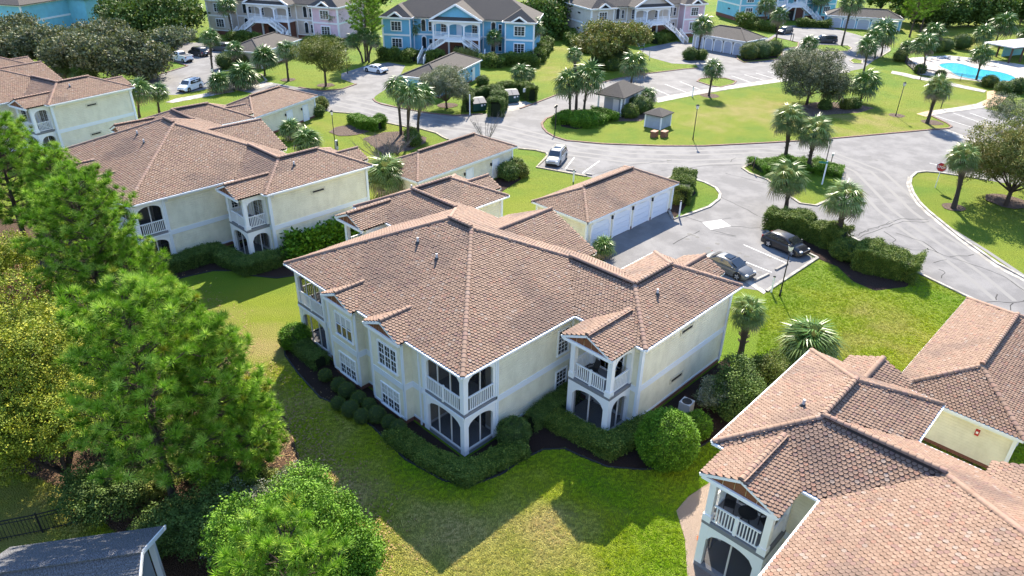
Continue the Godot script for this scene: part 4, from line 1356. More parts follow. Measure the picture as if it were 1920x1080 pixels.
# a raised kerb along a line; gutter side is left to the road
func kerb(p: PackedVector2Array, closed: bool, m: String, w := 0.2, h := 0.12, called := "kerb") -> void:
	var b := MB.new()
	var n := p.size()
	var off: Array = []
	for i in n:
		var a := p[(i - 1 + n) % n] if closed or i > 0 else p[i]
		var c := p[(i + 1) % n] if closed or i < n - 1 else p[i]
		var d := (c - a).normalized()
		off.append(Vector2(-d.y, d.x) * w / 2)
	for i in (n if closed else n - 1):
		var j := (i + 1) % n
		var v := []
		for q in [p[i] + off[i], p[j] + off[j], p[j] - off[j], p[i] - off[i]]:
			v.append(Vector3(q.x, h, q.y))
		var k := Vector3(0, -h - 0.05, 0)
		b.quad(v[0], v[1], v[2], v[3])
		b.quad(v[3] + k, v[2] + k, v[2], v[3]); b.quad(v[1] + k, v[0] + k, v[0], v[1])
	obj(called, b, M[m]).set_meta("kind", "structure")

func stripe(parent: Node, a: Vector2, c: Vector2, w := 0.11) -> void:
	var d := (c - a).normalized()
	var s := Vector2(-d.y, d.x) * w / 2
	var y := 0.022
	var b := MB.new()
	b.quad(Vector3(a.x - s.x, y, a.y - s.y), Vector3(a.x + s.x, y, a.y + s.y), Vector3(c.x + s.x, y, c.y + s.y), Vector3(c.x - s.x, y, c.y - s.y))
	obj("road_marking", b, M.paint, parent)

func crack(parent: Node, pts: Array, w := 0.05) -> void:
	var b := MB.new()
	var ns: Array = []
	for i in pts.size() - 1:   # wander between the points given
		var n := maxi(2, int(pts[i].distance_to(pts[i + 1]) / 0.8))
		for k in n:
			var q: Vector2 = pts[i].lerp(pts[i + 1], float(k) / n)
			ns.append(q + Vector2(rng.randfn(), rng.randfn()) * (0.11 if k else 0.0))
	ns.append(pts[-1])
	for i in ns.size() - 1:
		var d: Vector2 = (ns[i + 1] - ns[i]).normalized()
		var s := Vector2(-d.y, d.x) * w * rng.randf_range(0.5, 1.0)
		var y := 0.019
		b.quad(Vector3(ns[i].x - s.x, y, ns[i].y - s.y), Vector3(ns[i].x + s.x, y, ns[i].y + s.y), Vector3(ns[i + 1].x + s.x, y, ns[i + 1].y + s.y), Vector3(ns[i + 1].x - s.x, y, ns[i + 1].y - s.y))
	obj("crack", b, M.crack, parent)

# ---------------------------------------------------------------- the place
var lawn_noise := FastNoiseLite.new()
var dry_and_shade_spots: Array = []
func lawn_color(x: float, z: float) -> Color:
	var d := 0.24 + 0.42 * lawn_noise.get_noise_2d(x, z) + 0.30 * lawn_noise.get_noise_2d(x * 4.0 + 300.0, z * 4.0) + 0.22 * lawn_noise.get_noise_2d(x * 11.0, z * 11.0 + 90.0)
	for s in dry_and_shade_spots:
		var q: float = Vector2(x - s[0].x, z - s[0].y).length() / s[1]
		if q < 1.0: d += s[2] * (1.0 - q * q) * (0.8 + 0.7 * lawn_noise.get_noise_2d(x * 2.5, z * 2.5))
	d = clampf(d, 0.0, 1.0)
	var lush := Color(0.165, 0.30, 0.004)
	var mid := Color(0.29, 0.345, 0.012)
	var dry := Color(0.48, 0.38, 0.15)
	return lush.lerp(mid, d * 2.0) if d < 0.5 else mid.lerp(dry, d * 2.0 - 1.0)

func ground() -> void:
	lawn_noise.seed = 4
	lawn_noise.frequency = 0.035
	lawn_noise.fractal_octaves = 4
	dry_and_shade_spots = [[Vector2(17.23, -40.35), 6.0, 0.6], [Vector2(19.16, -46.35), 6.0, 0.45], [Vector2(13.23, -22.65), 5.5, 0.6], [Vector2(17.19, -17.36), 7.0, 0.42], [Vector2(21.9, -15.38), 6.0, 0.3], [Vector2(100.62, -48.77), 14.0, 0.38], [Vector2(109.6, -49.89), 10.0, 0.3], [Vector2(105.42, -37.74), 14.0, 0.4], [Vector2(110.23, -33.44), 12.0, 0.5], [Vector2(130.7, -35.83), 12.0, 0.35], [Vector2(55.48, -82.37), 9.0, 0.55], [Vector2(109.3, -99.6), 20.0, 0.35], [Vector2(53.59, -12.39), 9.0, 0.32], [Vector2(70.75, -12.9), 8.0, 0.4], [Vector2(218.69, -52.16), 30.0, 0.35], [Vector2(1.31, -37.86), 8.0, 0.6], [Vector2(14.02, -30.69), 7.0, 0.7], [Vector2(17.76, -26.41), 8.0, -0.14]]  # last, negative spot: greener colour painted in for the shade beside the condo
	var x0 := -30.0
	var z0 := -270.0
	var cell := 1.6
	var nx := 196
	var nz := 205
	var v := PackedVector3Array()
	var nn := PackedVector3Array()
	var c := PackedColorArray()
	var ix := PackedInt32Array()
	for j in nz + 1:
		for i in nx + 1:
			var x := x0 + i * cell
			var z := z0 + j * cell
			v.append(Vector3(x, 0, z)); nn.append(Vector3.UP); c.append(lawn_color(x, z))
	for j in nz:
		for i in nx:
			var a := j * (nx + 1) + i
			ix.append_array(PackedInt32Array([a, a + 1, a + nx + 2, a, a + nx + 2, a + nx + 1]))
	var ar := []
	ar.resize(Mesh.ARRAY_MAX)
	ar[Mesh.ARRAY_VERTEX] = v; ar[Mesh.ARRAY_NORMAL] = nn; ar[Mesh.ARRAY_COLOR] = c; ar[Mesh.ARRAY_INDEX] = ix
	var m := ArrayMesh.new()
	m.add_surface_from_arrays(Mesh.PRIMITIVE_TRIANGLES, ar)
	obj("lawn", m, M.lawn).set_meta("kind", "structure")
	obj("field", MB.new().prism(PackedVector2Array([Vector2(-900, 700), Vector2(1400, 700), Vector2(1400, -1400), Vector2(-900, -1400)]), -0.3, -0.3, Transform3D.IDENTITY, false, false), M.field).set_meta("kind", "structure")
	# the roads, one sheet
	var road := PackedVector2Array([Vector2(38.1, -125.1), Vector2(47.38, -133.43), Vector2(53.95, -137.17), Vector2(53.91, -142.22), Vector2(52.54, -147.27), Vector2(55.34, -153.2), Vector2(63.25, -160.3), Vector2(72.21, -152.95), Vector2(64.83, -140.35), Vector2(58.1, -131.22), Vector2(55.64, -128.62), Vector2(54.45, -124.07), Vector2(55.55, -120.97), Vector2(56.87, -118.77), Vector2(59.01, -115.36), Vector2(60.61, -109.41), Vector2(62.21, -104.6), Vector2(65.51, -103.67), Vector2(69.12, -105.08), Vector2(69.44, -110.1), Vector2(71.8, -113.67), Vector2(79.7, -116.6), Vector2(82.49, -116.16), Vector2(84.09, -116.1), Vector2(84.79, -111.65), Vector2(77.83, -104.54), Vector2(70.55, -98.81), Vector2(66.83, -96.34), Vector2(65.37, -94.89), Vector2(64.65, -93.32), Vector2(64.43, -91.35), Vector2(65.19, -87.75), Vector2(66.5, -82.95), Vector2(68.53, -79.2), Vector2(72.39, -76.95), Vector2(74.52, -76.26), Vector2(78.8, -75.34), Vector2(82.46, -75.94), Vector2(92.4, -77.85), Vector2(99.47, -77.8), Vector2(107.43, -78.01), Vector2(113, -77.27), Vector2(123.35, -74.51), Vector2(126.55, -73.05), Vector2(129.24, -75.32), Vector2(126.38, -79.07), Vector2(127.98, -85.32), Vector2(133.83, -92.48), Vector2(148.18, -92.3), Vector2(149.52, -88.59), Vector2(169.36, -80.37), Vector2(192.48, -86.1), Vector2(200.42, -80.9), Vector2(193.34, -69.57), Vector2(188.03, -62.36), Vector2(179.83, -55.99), Vector2(175.71, -54.52), Vector2(169.26, -53.69), Vector2(162.99, -53.05), Vector2(153.55, -51.42), Vector2(143.09, -45.65), Vector2(122.92, -38.16), Vector2(123.68, -30.71), Vector2(135.76, -25.96), Vector2(135.12, -23.5), Vector2(133.94, -19.18), Vector2(133.11, -14.49), Vector2(104, -9.21), Vector2(98.68, -11.69), Vector2(97.56, -15.61), Vector2(96.79, -18.31), Vector2(96.08, -20.5), Vector2(95.25, -21.77), Vector2(93.98, -22.42), Vector2(91.65, -22.27), Vector2(89.21, -21.58), Vector2(86.35, -20.29), Vector2(83.76, -18.77), Vector2(81.82, -17.28), Vector2(76.92, -12.79), Vector2(72.96, -8.56), Vector2(71.42, -5.9), Vector2(70.11, -3.07), Vector2(60.77, -1.38), Vector2(62.78, -4.06), Vector2(64.03, -8.72), Vector2(65.55, -13.11), Vector2(67.26, -16.49), Vector2(68.77, -20.08), Vector2(69.38, -22.46), Vector2(69.6, -25.92), Vector2(69.24, -27.98), Vector2(67.91, -28.45), Vector2(65.93, -28.03), Vector2(64.51, -27.36), Vector2(63.57, -26.14), Vector2(61.89, -20.63), Vector2(52.42, -20.88), Vector2(49.38, -26.61), Vector2(45.73, -30.74), Vector2(47.82, -36), Vector2(51.21, -39.42), Vector2(65.6, -43.29), Vector2(63.55, -46.35), Vector2(62.96, -49.06), Vector2(60.91, -55.23), Vector2(63.84, -56.58), Vector2(65.42, -57.38), Vector2(65.85, -58.14), Vector2(65.63, -59.8), Vector2(64.46, -61.75), Vector2(61.72, -68.2), Vector2(60.22, -70.8), Vector2(60.37, -71.96), Vector2(60.93, -74.08), Vector2(60.63, -77.07), Vector2(59.67, -79.33), Vector2(58.83, -82.93), Vector2(58.04, -90.04), Vector2(56.07, -92.97), Vector2(55.77, -98.12), Vector2(54.26, -105.07), Vector2(52.03, -114.89), Vector2(49.45, -118.1), Vector2(43.52, -117.6), Vector2(41.66, -119.23), Vector2(36.37, -120.29)])
	var rd := obj("road", MB.new().col(Color(0.20, 0.198, 0.193)).prism(road, 0.012, 0.012, Transform3D.IDENTITY, false, false), M.asphalt)
	rd.set_meta("kind", "structure")
	# kerbs along its edges
	kerb(PackedVector2Array([Vector2(52.42, -20.88), Vector2(61.89, -20.63)]), false, "concrete", 0.25)
	kerb(PackedVector2Array([Vector2(61.89, -20.63), Vector2(63.57, -26.14), Vector2(64.51, -27.36), Vector2(65.93, -28.03), Vector2(67.91, -28.45), Vector2(69.24, -27.98), Vector2(69.6, -25.92), Vector2(69.38, -22.46), Vector2(68.77, -20.08), Vector2(67.26, -16.49), Vector2(65.55, -13.11), Vector2(64.03, -8.72), Vector2(62.78, -4.06)]), false, "concrete", 0.25)
	kerb(PackedVector2Array([Vector2(71.42, -5.9), Vector2(72.96, -8.56), Vector2(76.92, -12.79), Vector2(81.82, -17.28), Vector2(83.76, -18.77), Vector2(86.35, -20.29), Vector2(89.21, -21.58), Vector2(91.65, -22.27), Vector2(93.98, -22.42), Vector2(95.25, -21.77), Vector2(96.08, -20.5), Vector2(96.79, -18.31), Vector2(97.56, -15.61)]), false, "concrete", 0.3)
	sheet("gutter_strip", PackedVector2Array([Vector2(70.6, -5.72), Vector2(72.07, -8.52), Vector2(76.06, -12.74), Vector2(80.96, -17.28), Vector2(82.99, -18.85), Vector2(85.72, -20.42), Vector2(88.69, -21.82), Vector2(91.76, -22.67), Vector2(91.65, -22.27), Vector2(89.21, -21.58), Vector2(86.35, -20.29), Vector2(83.76, -18.77), Vector2(81.82, -17.28), Vector2(76.92, -12.79), Vector2(72.96, -8.56), Vector2(71.42, -5.9)]), 0.02, M.concrete)
	kerb(PackedVector2Array([Vector2(65.37, -94.89), Vector2(64.65, -93.32), Vector2(64.43, -91.35), Vector2(65.19, -87.75), Vector2(66.5, -82.95), Vector2(68.53, -79.2), Vector2(72.39, -76.95)]), false, "kerb_stained", 0.3)
	kerb(PackedVector2Array([Vector2(78.8, -75.34), Vector2(82.46, -75.94), Vector2(92.4, -77.85), Vector2(99.47, -77.8), Vector2(107.43, -78.01), Vector2(113, -77.27), Vector2(123.35, -74.51), Vector2(126.55, -73.05)]), false, "kerb_stained", 0.3)
	kerb(PackedVector2Array([Vector2(60.61, -109.41), Vector2(62.21, -104.6), Vector2(65.51, -103.67), Vector2(69.12, -105.08)]), false, "kerb_stained", 0.3)
	kerb(PackedVector2Array([Vector2(52.54, -147.27), Vector2(53.91, -142.22), Vector2(53.95, -137.17), Vector2(47.38, -133.43)]), false, "kerb_stained", 0.3)
	kerb(PackedVector2Array([Vector2(56.07, -92.97), Vector2(58.04, -90.04), Vector2(58.83, -82.93), Vector2(59.67, -79.33), Vector2(60.63, -77.07), Vector2(60.93, -74.08), Vector2(60.37, -71.96), Vector2(60.22, -70.8)]), false, "kerb", 0.25)
	kerb(PackedVector2Array([Vector2(64.46, -61.75), Vector2(65.63, -59.8), Vector2(65.85, -58.14), Vector2(65.42, -57.38), Vector2(63.84, -56.58), Vector2(60.91, -55.23), Vector2(62.96, -49.06)]), false, "kerb", 0.25)
	kerb(PackedVector2Array([Vector2(188.03, -62.36), Vector2(179.83, -55.99), Vector2(175.71, -54.52), Vector2(169.26, -53.69), Vector2(162.99, -53.05)]), false, "kerb", 0.3)
	# lawns set into the roads
	isle(PackedVector2Array([Vector2(75.29, -67.54), Vector2(73.82, -65.98), Vector2(72.54, -64.01), Vector2(71.83, -61.98), Vector2(71.75, -59.79), Vector2(74.3, -55.6), Vector2(79.42, -49.74), Vector2(83.71, -45.87), Vector2(91.54, -40.68), Vector2(98.54, -36.32), Vector2(106.61, -32.09), Vector2(115.09, -27.65), Vector2(118.31, -25.86), Vector2(119.61, -25.8), Vector2(121.01, -26.79), Vector2(124.14, -30.31), Vector2(130.7, -35.83), Vector2(147.04, -42.25), Vector2(153.55, -46.27), Vector2(152.49, -51.01), Vector2(146.74, -52.09), Vector2(140.71, -54.77), Vector2(130.26, -57.25), Vector2(116.88, -59.61), Vector2(106.48, -61.72), Vector2(98.5, -63.62), Vector2(92.17, -64.38), Vector2(86.5, -67.3), Vector2(81.99, -68.85), Vector2(80.22, -69.22), Vector2(77.62, -68.82)]), "kerb_stained", 100)
	kerb(PackedVector2Array([Vector2(81.99, -68.85), Vector2(80.22, -69.22), Vector2(77.62, -68.82), Vector2(75.29, -67.54), Vector2(73.82, -65.98), Vector2(72.54, -64.01), Vector2(71.83, -61.98), Vector2(71.75, -59.79), Vector2(74.3, -55.6), Vector2(79.42, -49.74), Vector2(83.71, -45.87), Vector2(91.54, -40.68), Vector2(98.54, -36.32), Vector2(106.61, -32.09), Vector2(115.09, -27.65), Vector2(118.31, -25.86), Vector2(119.61, -25.8), Vector2(121.01, -26.79), Vector2(124.14, -30.31)]), false, "kerb_stained", 0.3)
	isle(PackedVector2Array([Vector2(79.37, -37.85), Vector2(81.25, -38), Vector2(83.63, -36.65), Vector2(86.67, -33.87), Vector2(89.22, -31.55), Vector2(89.63, -30.36), Vector2(88.72, -29.32), Vector2(86.47, -28.27), Vector2(82.27, -26.79), Vector2(77.77, -26.01), Vector2(74.28, -26.3), Vector2(73.58, -27.77), Vector2(76.58, -32.26), Vector2(77.85, -33.7), Vector2(78.41, -36.41)]), "kerb", 8)
	isle(PackedVector2Array([Vector2(59.6, -34.86), Vector2(62.03, -34.49), Vector2(65.41, -34.11), Vector2(68.1, -34.52), Vector2(69.62, -35.27), Vector2(70.9, -36.56), Vector2(71.51, -38.32), Vector2(71.58, -40.67), Vector2(70.73, -42.19), Vector2(66.97, -42.03)]), "concrete", 6)
	isle(PackedVector2Array([Vector2(116.27, -67.06), Vector2(118.62, -67.83), Vector2(120.69, -67.19), Vector2(122.6, -64.98), Vector2(121.76, -62.33), Vector2(119.47, -61.58), Vector2(115.42, -61.91), Vector2(115.19, -63.68)]), "kerb_stained", 3)
	isle(PackedVector2Array([Vector2(143.02, -74.17), Vector2(140.28, -72.16), Vector2(138.25, -69.72), Vector2(142.75, -67.98), Vector2(147.47, -66.82), Vector2(154.21, -69.3), Vector2(160.29, -73.81), Vector2(153.79, -77.54)]), "kerb_stained", 0)
	isle(PackedVector2Array([Vector2(162.34, -77.19), Vector2(172.02, -80.07), Vector2(169.66, -72.91), Vector2(164.27, -70.52), Vector2(158.88, -71.71), Vector2(156.88, -73.37)]), "kerb_stained", 0)
	isle(PackedVector2Array([Vector2(165.36, -67.15), Vector2(170.75, -68.55), Vector2(174.87, -63.45), Vector2(172.16, -61.51), Vector2(168.21, -60.76), Vector2(162.68, -63.79)]), "kerb", 0)
	isle(PackedVector2Array([Vector2(157.62, -56.15), Vector2(160.55, -56.54), Vector2(159.76, -54.35), Vector2(156.29, -53.11), Vector2(155.44, -54.51)]), "kerb", 0)
	isle(PackedVector2Array([Vector2(54.81, -127.07), Vector2(55.78, -128.5), Vector2(57.44, -128.82), Vector2(58.27, -126.38), Vector2(60.64, -122.08), Vector2(58.92, -117.01), Vector2(56.06, -115.35), Vector2(56.23, -120.38), Vector2(55.67, -123.57)]), "kerb", 0)
	# pavements and paths
	sheet("pavement", PackedVector2Array([Vector2(100.55, -65.02), Vector2(108.8, -63.59), Vector2(115.78, -62.12), Vector2(122.1, -60.39), Vector2(131.54, -57.88), Vector2(142.13, -55.39), Vector2(148.24, -52.7), Vector2(146.08, -51.41), Vector2(138.85, -53.95), Vector2(128.74, -56.31), Vector2(119.58, -58.82), Vector2(113.45, -60.55), Vector2(106.34, -61.84), Vector2(98.06, -63.11)]), 0.06, M.concrete)
	sheet("path", PackedVector2Array([Vector2(154.16, -46.39), Vector2(153.81, -43.57), Vector2(152.89, -41.32), Vector2(152.61, -37.46), Vector2(151.37, -33.46), Vector2(150.02, -28.76), Vector2(147.81, -28.63), Vector2(148.62, -33.14), Vector2(149.77, -37.06), Vector2(149.91, -40.93), Vector2(150.95, -43.59), Vector2(151.33, -45.69)]), 0.05, M.concrete)
	sheet("path", PackedVector2Array([Vector2(123.26, -31.91), Vector2(126.17, -31.41), Vector2(132.35, -28.97), Vector2(137.82, -27.28), Vector2(142.51, -26.88), Vector2(148.33, -27.67), Vector2(151.36, -26.57), Vector2(148.31, -25.2), Vector2(140.62, -24.82), Vector2(135.52, -25.75), Vector2(128.38, -28.62), Vector2(122.74, -30.34)]), 0.05, M.concrete)
	sheet("path", PackedVector2Array([Vector2(123.26, -31.91), Vector2(126.79, -31.29), Vector2(126.18, -30.15), Vector2(122.67, -30.39)]), 0.055, M.path_clay)
	sheet("path", PackedVector2Array([Vector2(138.78, -26.9), Vector2(142.51, -26.88), Vector2(149.1, -28.53), Vector2(153.24, -27.01), Vector2(149.5, -25.15), Vector2(140.49, -24.48), Vector2(136.2, -25.14)]), 0.056, M.path_clay)
	sheet("crosswalk", PackedVector2Array([Vector2(116.36, -26.15), Vector2(117.57, -25.79), Vector2(114.44, -20.37), Vector2(112.37, -20.3)]), 0.02, M.concrete)
	sheet("pavement", PackedVector2Array([Vector2(40.42, -114.15), Vector2(41.19, -113.05), Vector2(46.81, -113.37), Vector2(51.37, -113.55), Vector2(51.51, -115.34), Vector2(47.46, -115.55), Vector2(42.55, -115.31)]), 0.03, M.concrete)
	sheet("pavement", PackedVector2Array([Vector2(55.61, -117.27), Vector2(59.01, -115.36), Vector2(58.57, -114.2), Vector2(54.62, -112.64)]), 0.03, M.concrete)
	sheet("pavement", PackedVector2Array([Vector2(53.56, -23.47), Vector2(52.42, -20.88), Vector2(51.83, -20.81), Vector2(52.87, -23.45)]), 0.03, M.concrete)
	sheet("dumpster_pad", PackedVector2Array([Vector2(76.61, -79.36), Vector2(80.72, -79.21), Vector2(82.7, -77.92), Vector2(82.46, -75.94), Vector2(78.17, -75.07), Vector2(73.59, -75.88)]), 0.02, M.concrete)
	# white marks on the asphalt, the patch round the drain, cracks
	for s in [[Vector2(59.45, -26.83), Vector2(58.76, -22.24)], [Vector2(56.39, -27.02), Vector2(56.05, -22.22)], [Vector2(67.26, -54.58), Vector2(63.07, -52.48)], [Vector2(68.48, -51.53), Vector2(63.44, -50.11)], [Vector2(124.45, -29.63), Vector2(121.69, -23.57)], [Vector2(128.49, -28.11), Vector2(124.85, -22.24)], [Vector2(130.54, -26.29), Vector2(128.11, -22.39)], [Vector2(99.16, -22.5), Vector2(99.4, -19.03)],
			[Vector2(125.49, -65.4), Vector2(123.16, -60.02)], [Vector2(128.21, -64.25), Vector2(126.58, -59.29)], [Vector2(131.26, -63.45), Vector2(129.25, -58.12)], [Vector2(134.37, -62.63), Vector2(132.84, -58.51)], [Vector2(110.03, -69.73), Vector2(107.77, -64)], [Vector2(113.88, -69.12), Vector2(111.28, -63.44)], [Vector2(106.05, -70.03), Vector2(103.6, -64.24)], [Vector2(153.36, -56.95), Vector2(151.67, -53.01)], [Vector2(149.06, -57.87), Vector2(147.82, -53.05)]]:
		stripe(rd, s[0], s[1], 0.13)
	for s in [[Vector2(58.66, -22.04), Vector2(56.68, -22.19), "in the empty bay behind the lamp post"], [Vector2(55.46, -22.23), Vector2(53.49, -22.46), "beside the nose of the grey car with a sunroof"]]:
		var a := Vector3(s[0].x, 0.08, s[0].y)
		var b := Vector3(s[1].x, 0.08, s[1].y)
		tag(obj("wheel_stop", MB.new().span(a, b, 0.2, 0.16), M.concrete), "concrete wheel stop " + s[2], "wheel stop", "wheel stops in the parking bays")
	for s in [[Vector2(62.88, -52.14), Vector2(63.3, -50.99), "just right of the silver SUV"], [Vector2(63.44, -49.61), Vector2(63.71, -48.86), "partly behind the tiled garage ridge"]]:
		tag(obj("wheel_stop", MB.new().span(Vector3(s[0].x, 0.08, s[0].y), Vector3(s[1].x, 0.08, s[1].y), 0.2, 0.16), M.concrete), "low wheel stop at a bay " + s[2], "wheel stop", "wheel stops in the parking bays")
	sheet("drain_patch", PackedVector2Array([Vector2(61.23, -32.41), Vector2(63.26, -31.45), Vector2(62.52, -29.93), Vector2(60.19, -30.86)]), 0.02, M.paint, rd)
	var grate := MB.new()
	var gc := Vector3(61.8, 0, -31.15)
	for k in 6: grate.box(gc + Vector3(-0.6 + 0.24 * k, 0.026, 0), Vector3(0.08, 0.01, 0.7))
	obj("drain_grate", grate, M.dark, rd)
	rng.seed = 5
	for k in [[Vector2(60.19, -30.86), Vector2(60.69, -28.32)], [Vector2(61.23, -32.41), Vector2(61.25, -34.64)], [Vector2(63.26, -31.45), Vector2(64.37, -30.98)], [Vector2(62.44, -29.83), Vector2(64.35, -27.68)], [Vector2(59.17, -31.46), Vector2(54.58, -31.56)], [Vector2(68.9, -34.85), Vector2(66.87, -28.46)], [Vector2(76.24, -38.4), Vector2(76.46, -35.7), Vector2(76.75, -33.27)], [Vector2(71.27, -44.21), Vector2(75.19, -42.19), Vector2(77.37, -41.27), Vector2(80.55, -38.64)],
			[Vector2(68.26, -20.39), Vector2(73.83, -19.38), Vector2(77.51, -18.55), Vector2(79.31, -16.5)], [Vector2(68.67, -19.83), Vector2(73.48, -18.99), Vector2(76.94, -18.15), Vector2(78.78, -16.24)], [Vector2(72.73, -18.61), Vector2(71.51, -17.01), Vector2(70.03, -16.74), Vector2(69.7, -17.87), Vector2(69.45, -18.44)], [Vector2(70.41, -16.87), Vector2(70.24, -15.1), Vector2(71.63, -14.11), Vector2(71.37, -13.09)], [Vector2(73.25, -17.61), Vector2(73.07, -15.05), Vector2(71.51, -13.27)], [Vector2(71.51, -13.27), Vector2(71.25, -12.13), Vector2(73.6, -10.68)], [Vector2(71.25, -12.13), Vector2(71.05, -9.48), Vector2(70.48, -7.34), Vector2(68.85, -5.55)], [Vector2(68.8, -12.77), Vector2(70.44, -12.12)],
			[Vector2(63.48, -7.53), Vector2(65.04, -6.66), Vector2(65.72, -5.64), Vector2(67.39, -5.04)], [Vector2(66.39, -6.98), Vector2(65.18, -6.77)], [Vector2(64.14, -5.48), Vector2(65.72, -5.64)], [Vector2(66.26, -21.93), Vector2(66.61, -23.81)], [Vector2(69.62, -19.11), Vector2(69.89, -18.19)], [Vector2(67.76, -12.01), Vector2(67.39, -11.36), Vector2(66.03, -11.27)], [Vector2(82.49, -40.46), Vector2(80.47, -40.07)], [Vector2(62.96, -49.06), Vector2(69.96, -48.02), Vector2(75.63, -45.57)]]:
		crack(rd, k, 0.045)
	for k in [[Vector2(68.26, -20.39), Vector2(73.83, -19.38), Vector2(77.51, -18.55), Vector2(79.31, -16.5)], [Vector2(59.74, -30.24), Vector2(60.47, -28.19)]]:
		crack(rd, k, 0.03)
	for q in [Vector2(58.72, -23.31), Vector2(56.16, -23.67), Vector2(57.58, -25.6), Vector2(64.27, -51.13), Vector2(65.52, -50.49), Vector2(56.93, -29.03), Vector2(56.47, -31.1), Vector2(82.12, -31.75), Vector2(95.14, -27.83), Vector2(75.13, -46.03), Vector2(124.12, -63.1), Vector2(127.64, -61.22)]:
		for k in 3:
			var sp := PackedVector2Array()
			var ctr: Vector2 = q + Vector2(rng.randfn(), rng.randfn()) * 0.7
			for e in 9: sp.append(ctr + Vector2.from_angle(TAU * e / 9) * rng.randf_range(0.12, 0.34))
			sheet("oil_stain", smooth(sp, 1), 0.0165 + 0.0012 * k, M.oil, rd)
	for side: float in [-2.6, -1.0, 1.0, 2.6]:   # tyre tracks worn along the drive
		var way := [Vector2(66.86, -4.93), Vector2(70.17, -8.31), Vector2(73.53, -11.85), Vector2(76.64, -15.67), Vector2(79.82, -19.34), Vector2(84.08, -22.83), Vector2(89.51, -27.02), Vector2(91.62, -31.88), Vector2(86.6, -38.16), Vector2(78.39, -44.19), Vector2(72.97, -50.24), Vector2(69.89, -56.54), Vector2(68.77, -63.12), Vector2(68.12, -69.68), Vector2(65.58, -75.83), Vector2(63.05, -83.67), Vector2(62.1, -91.72), Vector2(61.21, -97.65)]
		var tb := MB.new()
		var last: Array = []
		for i in way.size():
			var d: Vector2 = (way[mini(i + 1, way.size() - 1)] - way[maxi(i - 1, 0)]).normalized()
			var nrm := Vector2(-d.y, d.x)
			var mp: Vector2 = way[i] + nrm * (side + 0.15 * sin(i * 1.7))
			var e := [Vector3(mp.x - nrm.x * 0.22, 0.0155, mp.y - nrm.y * 0.22), Vector3(mp.x + nrm.x * 0.22, 0.0155, mp.y + nrm.y * 0.22)]
			if last.size(): tb.quad(last[0], last[1], e[1], e[0])
			last = e
		obj("tyre_track", tb, M.track, rd)
	# planting beds
	var t1 := Vector2(20.34, -23.23)
	bed("mulch_bed", PackedVector2Array([t1 + Vector2(0.3, -0.3), t1 + Vector2(9.5, -0.3), t1 + Vector2(9.5, 5), t1 + Vector2(21, 5)]), PackedVector2Array([Vector2(36.7, -14.19), Vector2(34.53, -14.11), Vector2(32.82, -14.24), Vector2(30.42, -14.61), Vector2(28.29, -15.05), Vector2(27.3, -15.84), Vector2(26.14, -17.27), Vector2(25.72, -18.92), Vector2(25.53, -20), Vector2(24.58, -20.86), Vector2(23.05, -21.15), Vector2(21.3, -21.15), Vector2(19.38, -21.74), Vector2(18.62, -23.12), Vector2(18.15, -25.91), Vector2(18.49, -29.53), Vector2(18.46, -31.77), Vector2(17.75, -34.36), Vector2(18.11, -37.59), Vector2(18.57, -40.16), Vector2(19.28, -41.64), Vector2(20.5, -42.76)]), PackedVector2Array([t1 + Vector2(0.3, -18.3)]), "mulch")
	var t2 := Vector2(16.23, -59.28)
	bed("mulch_bed", PackedVector2Array([t2 + Vector2(0.3, -0.3), t2 + Vector2(9.5, -0.3), t2 + Vector2(9.7, 5), t2 + Vector2(21, 5)]), PackedVector2Array([Vector2(34.76, -53.09), Vector2(29.05, -50.68), Vector2(25.62, -50.29), Vector2(24.02, -51.02), Vector2(22.62, -53), Vector2(22.06, -54.75), Vector2(20.74, -55.99), Vector2(18.64, -56.5), Vector2(16.92, -56.69), Vector2(16.02, -58.85), Vector2(16.56, -63.89)]), PackedVector2Array([]), "mulch")
	sheet("gravel_bed", PackedVector2Array([Vector2(26.13, -12.63), Vector2(27.46, -12.74), Vector2(29.28, -12.49), Vector2(31, -11.11), Vector2(25.02, -7.03), Vector2(22.45, -9.56), Vector2(24.84, -11.27)]), 0.02, M.gravel)
	sheet("mulch_bed", PackedVector2Array([t1 + Vector2(19.6, 15.9), t1 + Vector2(21.7, 15.9), t1 + Vector2(21.7, 22.4), t1 + Vector2(19.6, 22.4)]), 0.024, M.mulch)
	sheet("mulch_bed", PackedVector2Array([Vector2(64.58, -26.93), Vector2(68.61, -27.79), Vector2(69.33, -25.8), Vector2(68.99, -22.29), Vector2(68.39, -19.93), Vector2(66.79, -16.32), Vector2(65.26, -13.38), Vector2(64.53, -12.96), Vector2(62.09, -12.86), Vector2(59.37, -14.54), Vector2(59.68, -16.47), Vector2(61.51, -18.63), Vector2(61.78, -20.74), Vector2(62.98, -25)]), 0.022, M.mulch)
	sheet("mulch_bed", PackedVector2Array([Vector2(81.61, -69.59), Vector2(84.55, -69.43), Vector2(87.61, -67.14), Vector2(87.03, -63.59), Vector2(80.82, -61.52), Vector2(76.74, -62.31), Vector2(76.15, -64.6)]), 0.05, M.mulch)
	sheet("mulch_bed", PackedVector2Array([Vector2(113.17, -46.75), Vector2(118.25, -45.84), Vector2(122.35, -42.24), Vector2(121.88, -37.77), Vector2(116.89, -38.37), Vector2(112.72, -40.83), Vector2(108.67, -42.42), Vector2(109.61, -44.81)]), 0.05, M.mulch_pale)
	sheet("mulch_bed", PackedVector2Array([Vector2(52.08, -78.77), Vector2(55.92, -79.24), Vector2(58.4, -77.7), Vector2(58.71, -73.45), Vector2(57.12, -71.72), Vector2(53.72, -70.58), Vector2(50.2, -71.48)]), 0.03, M.mulch_pale)
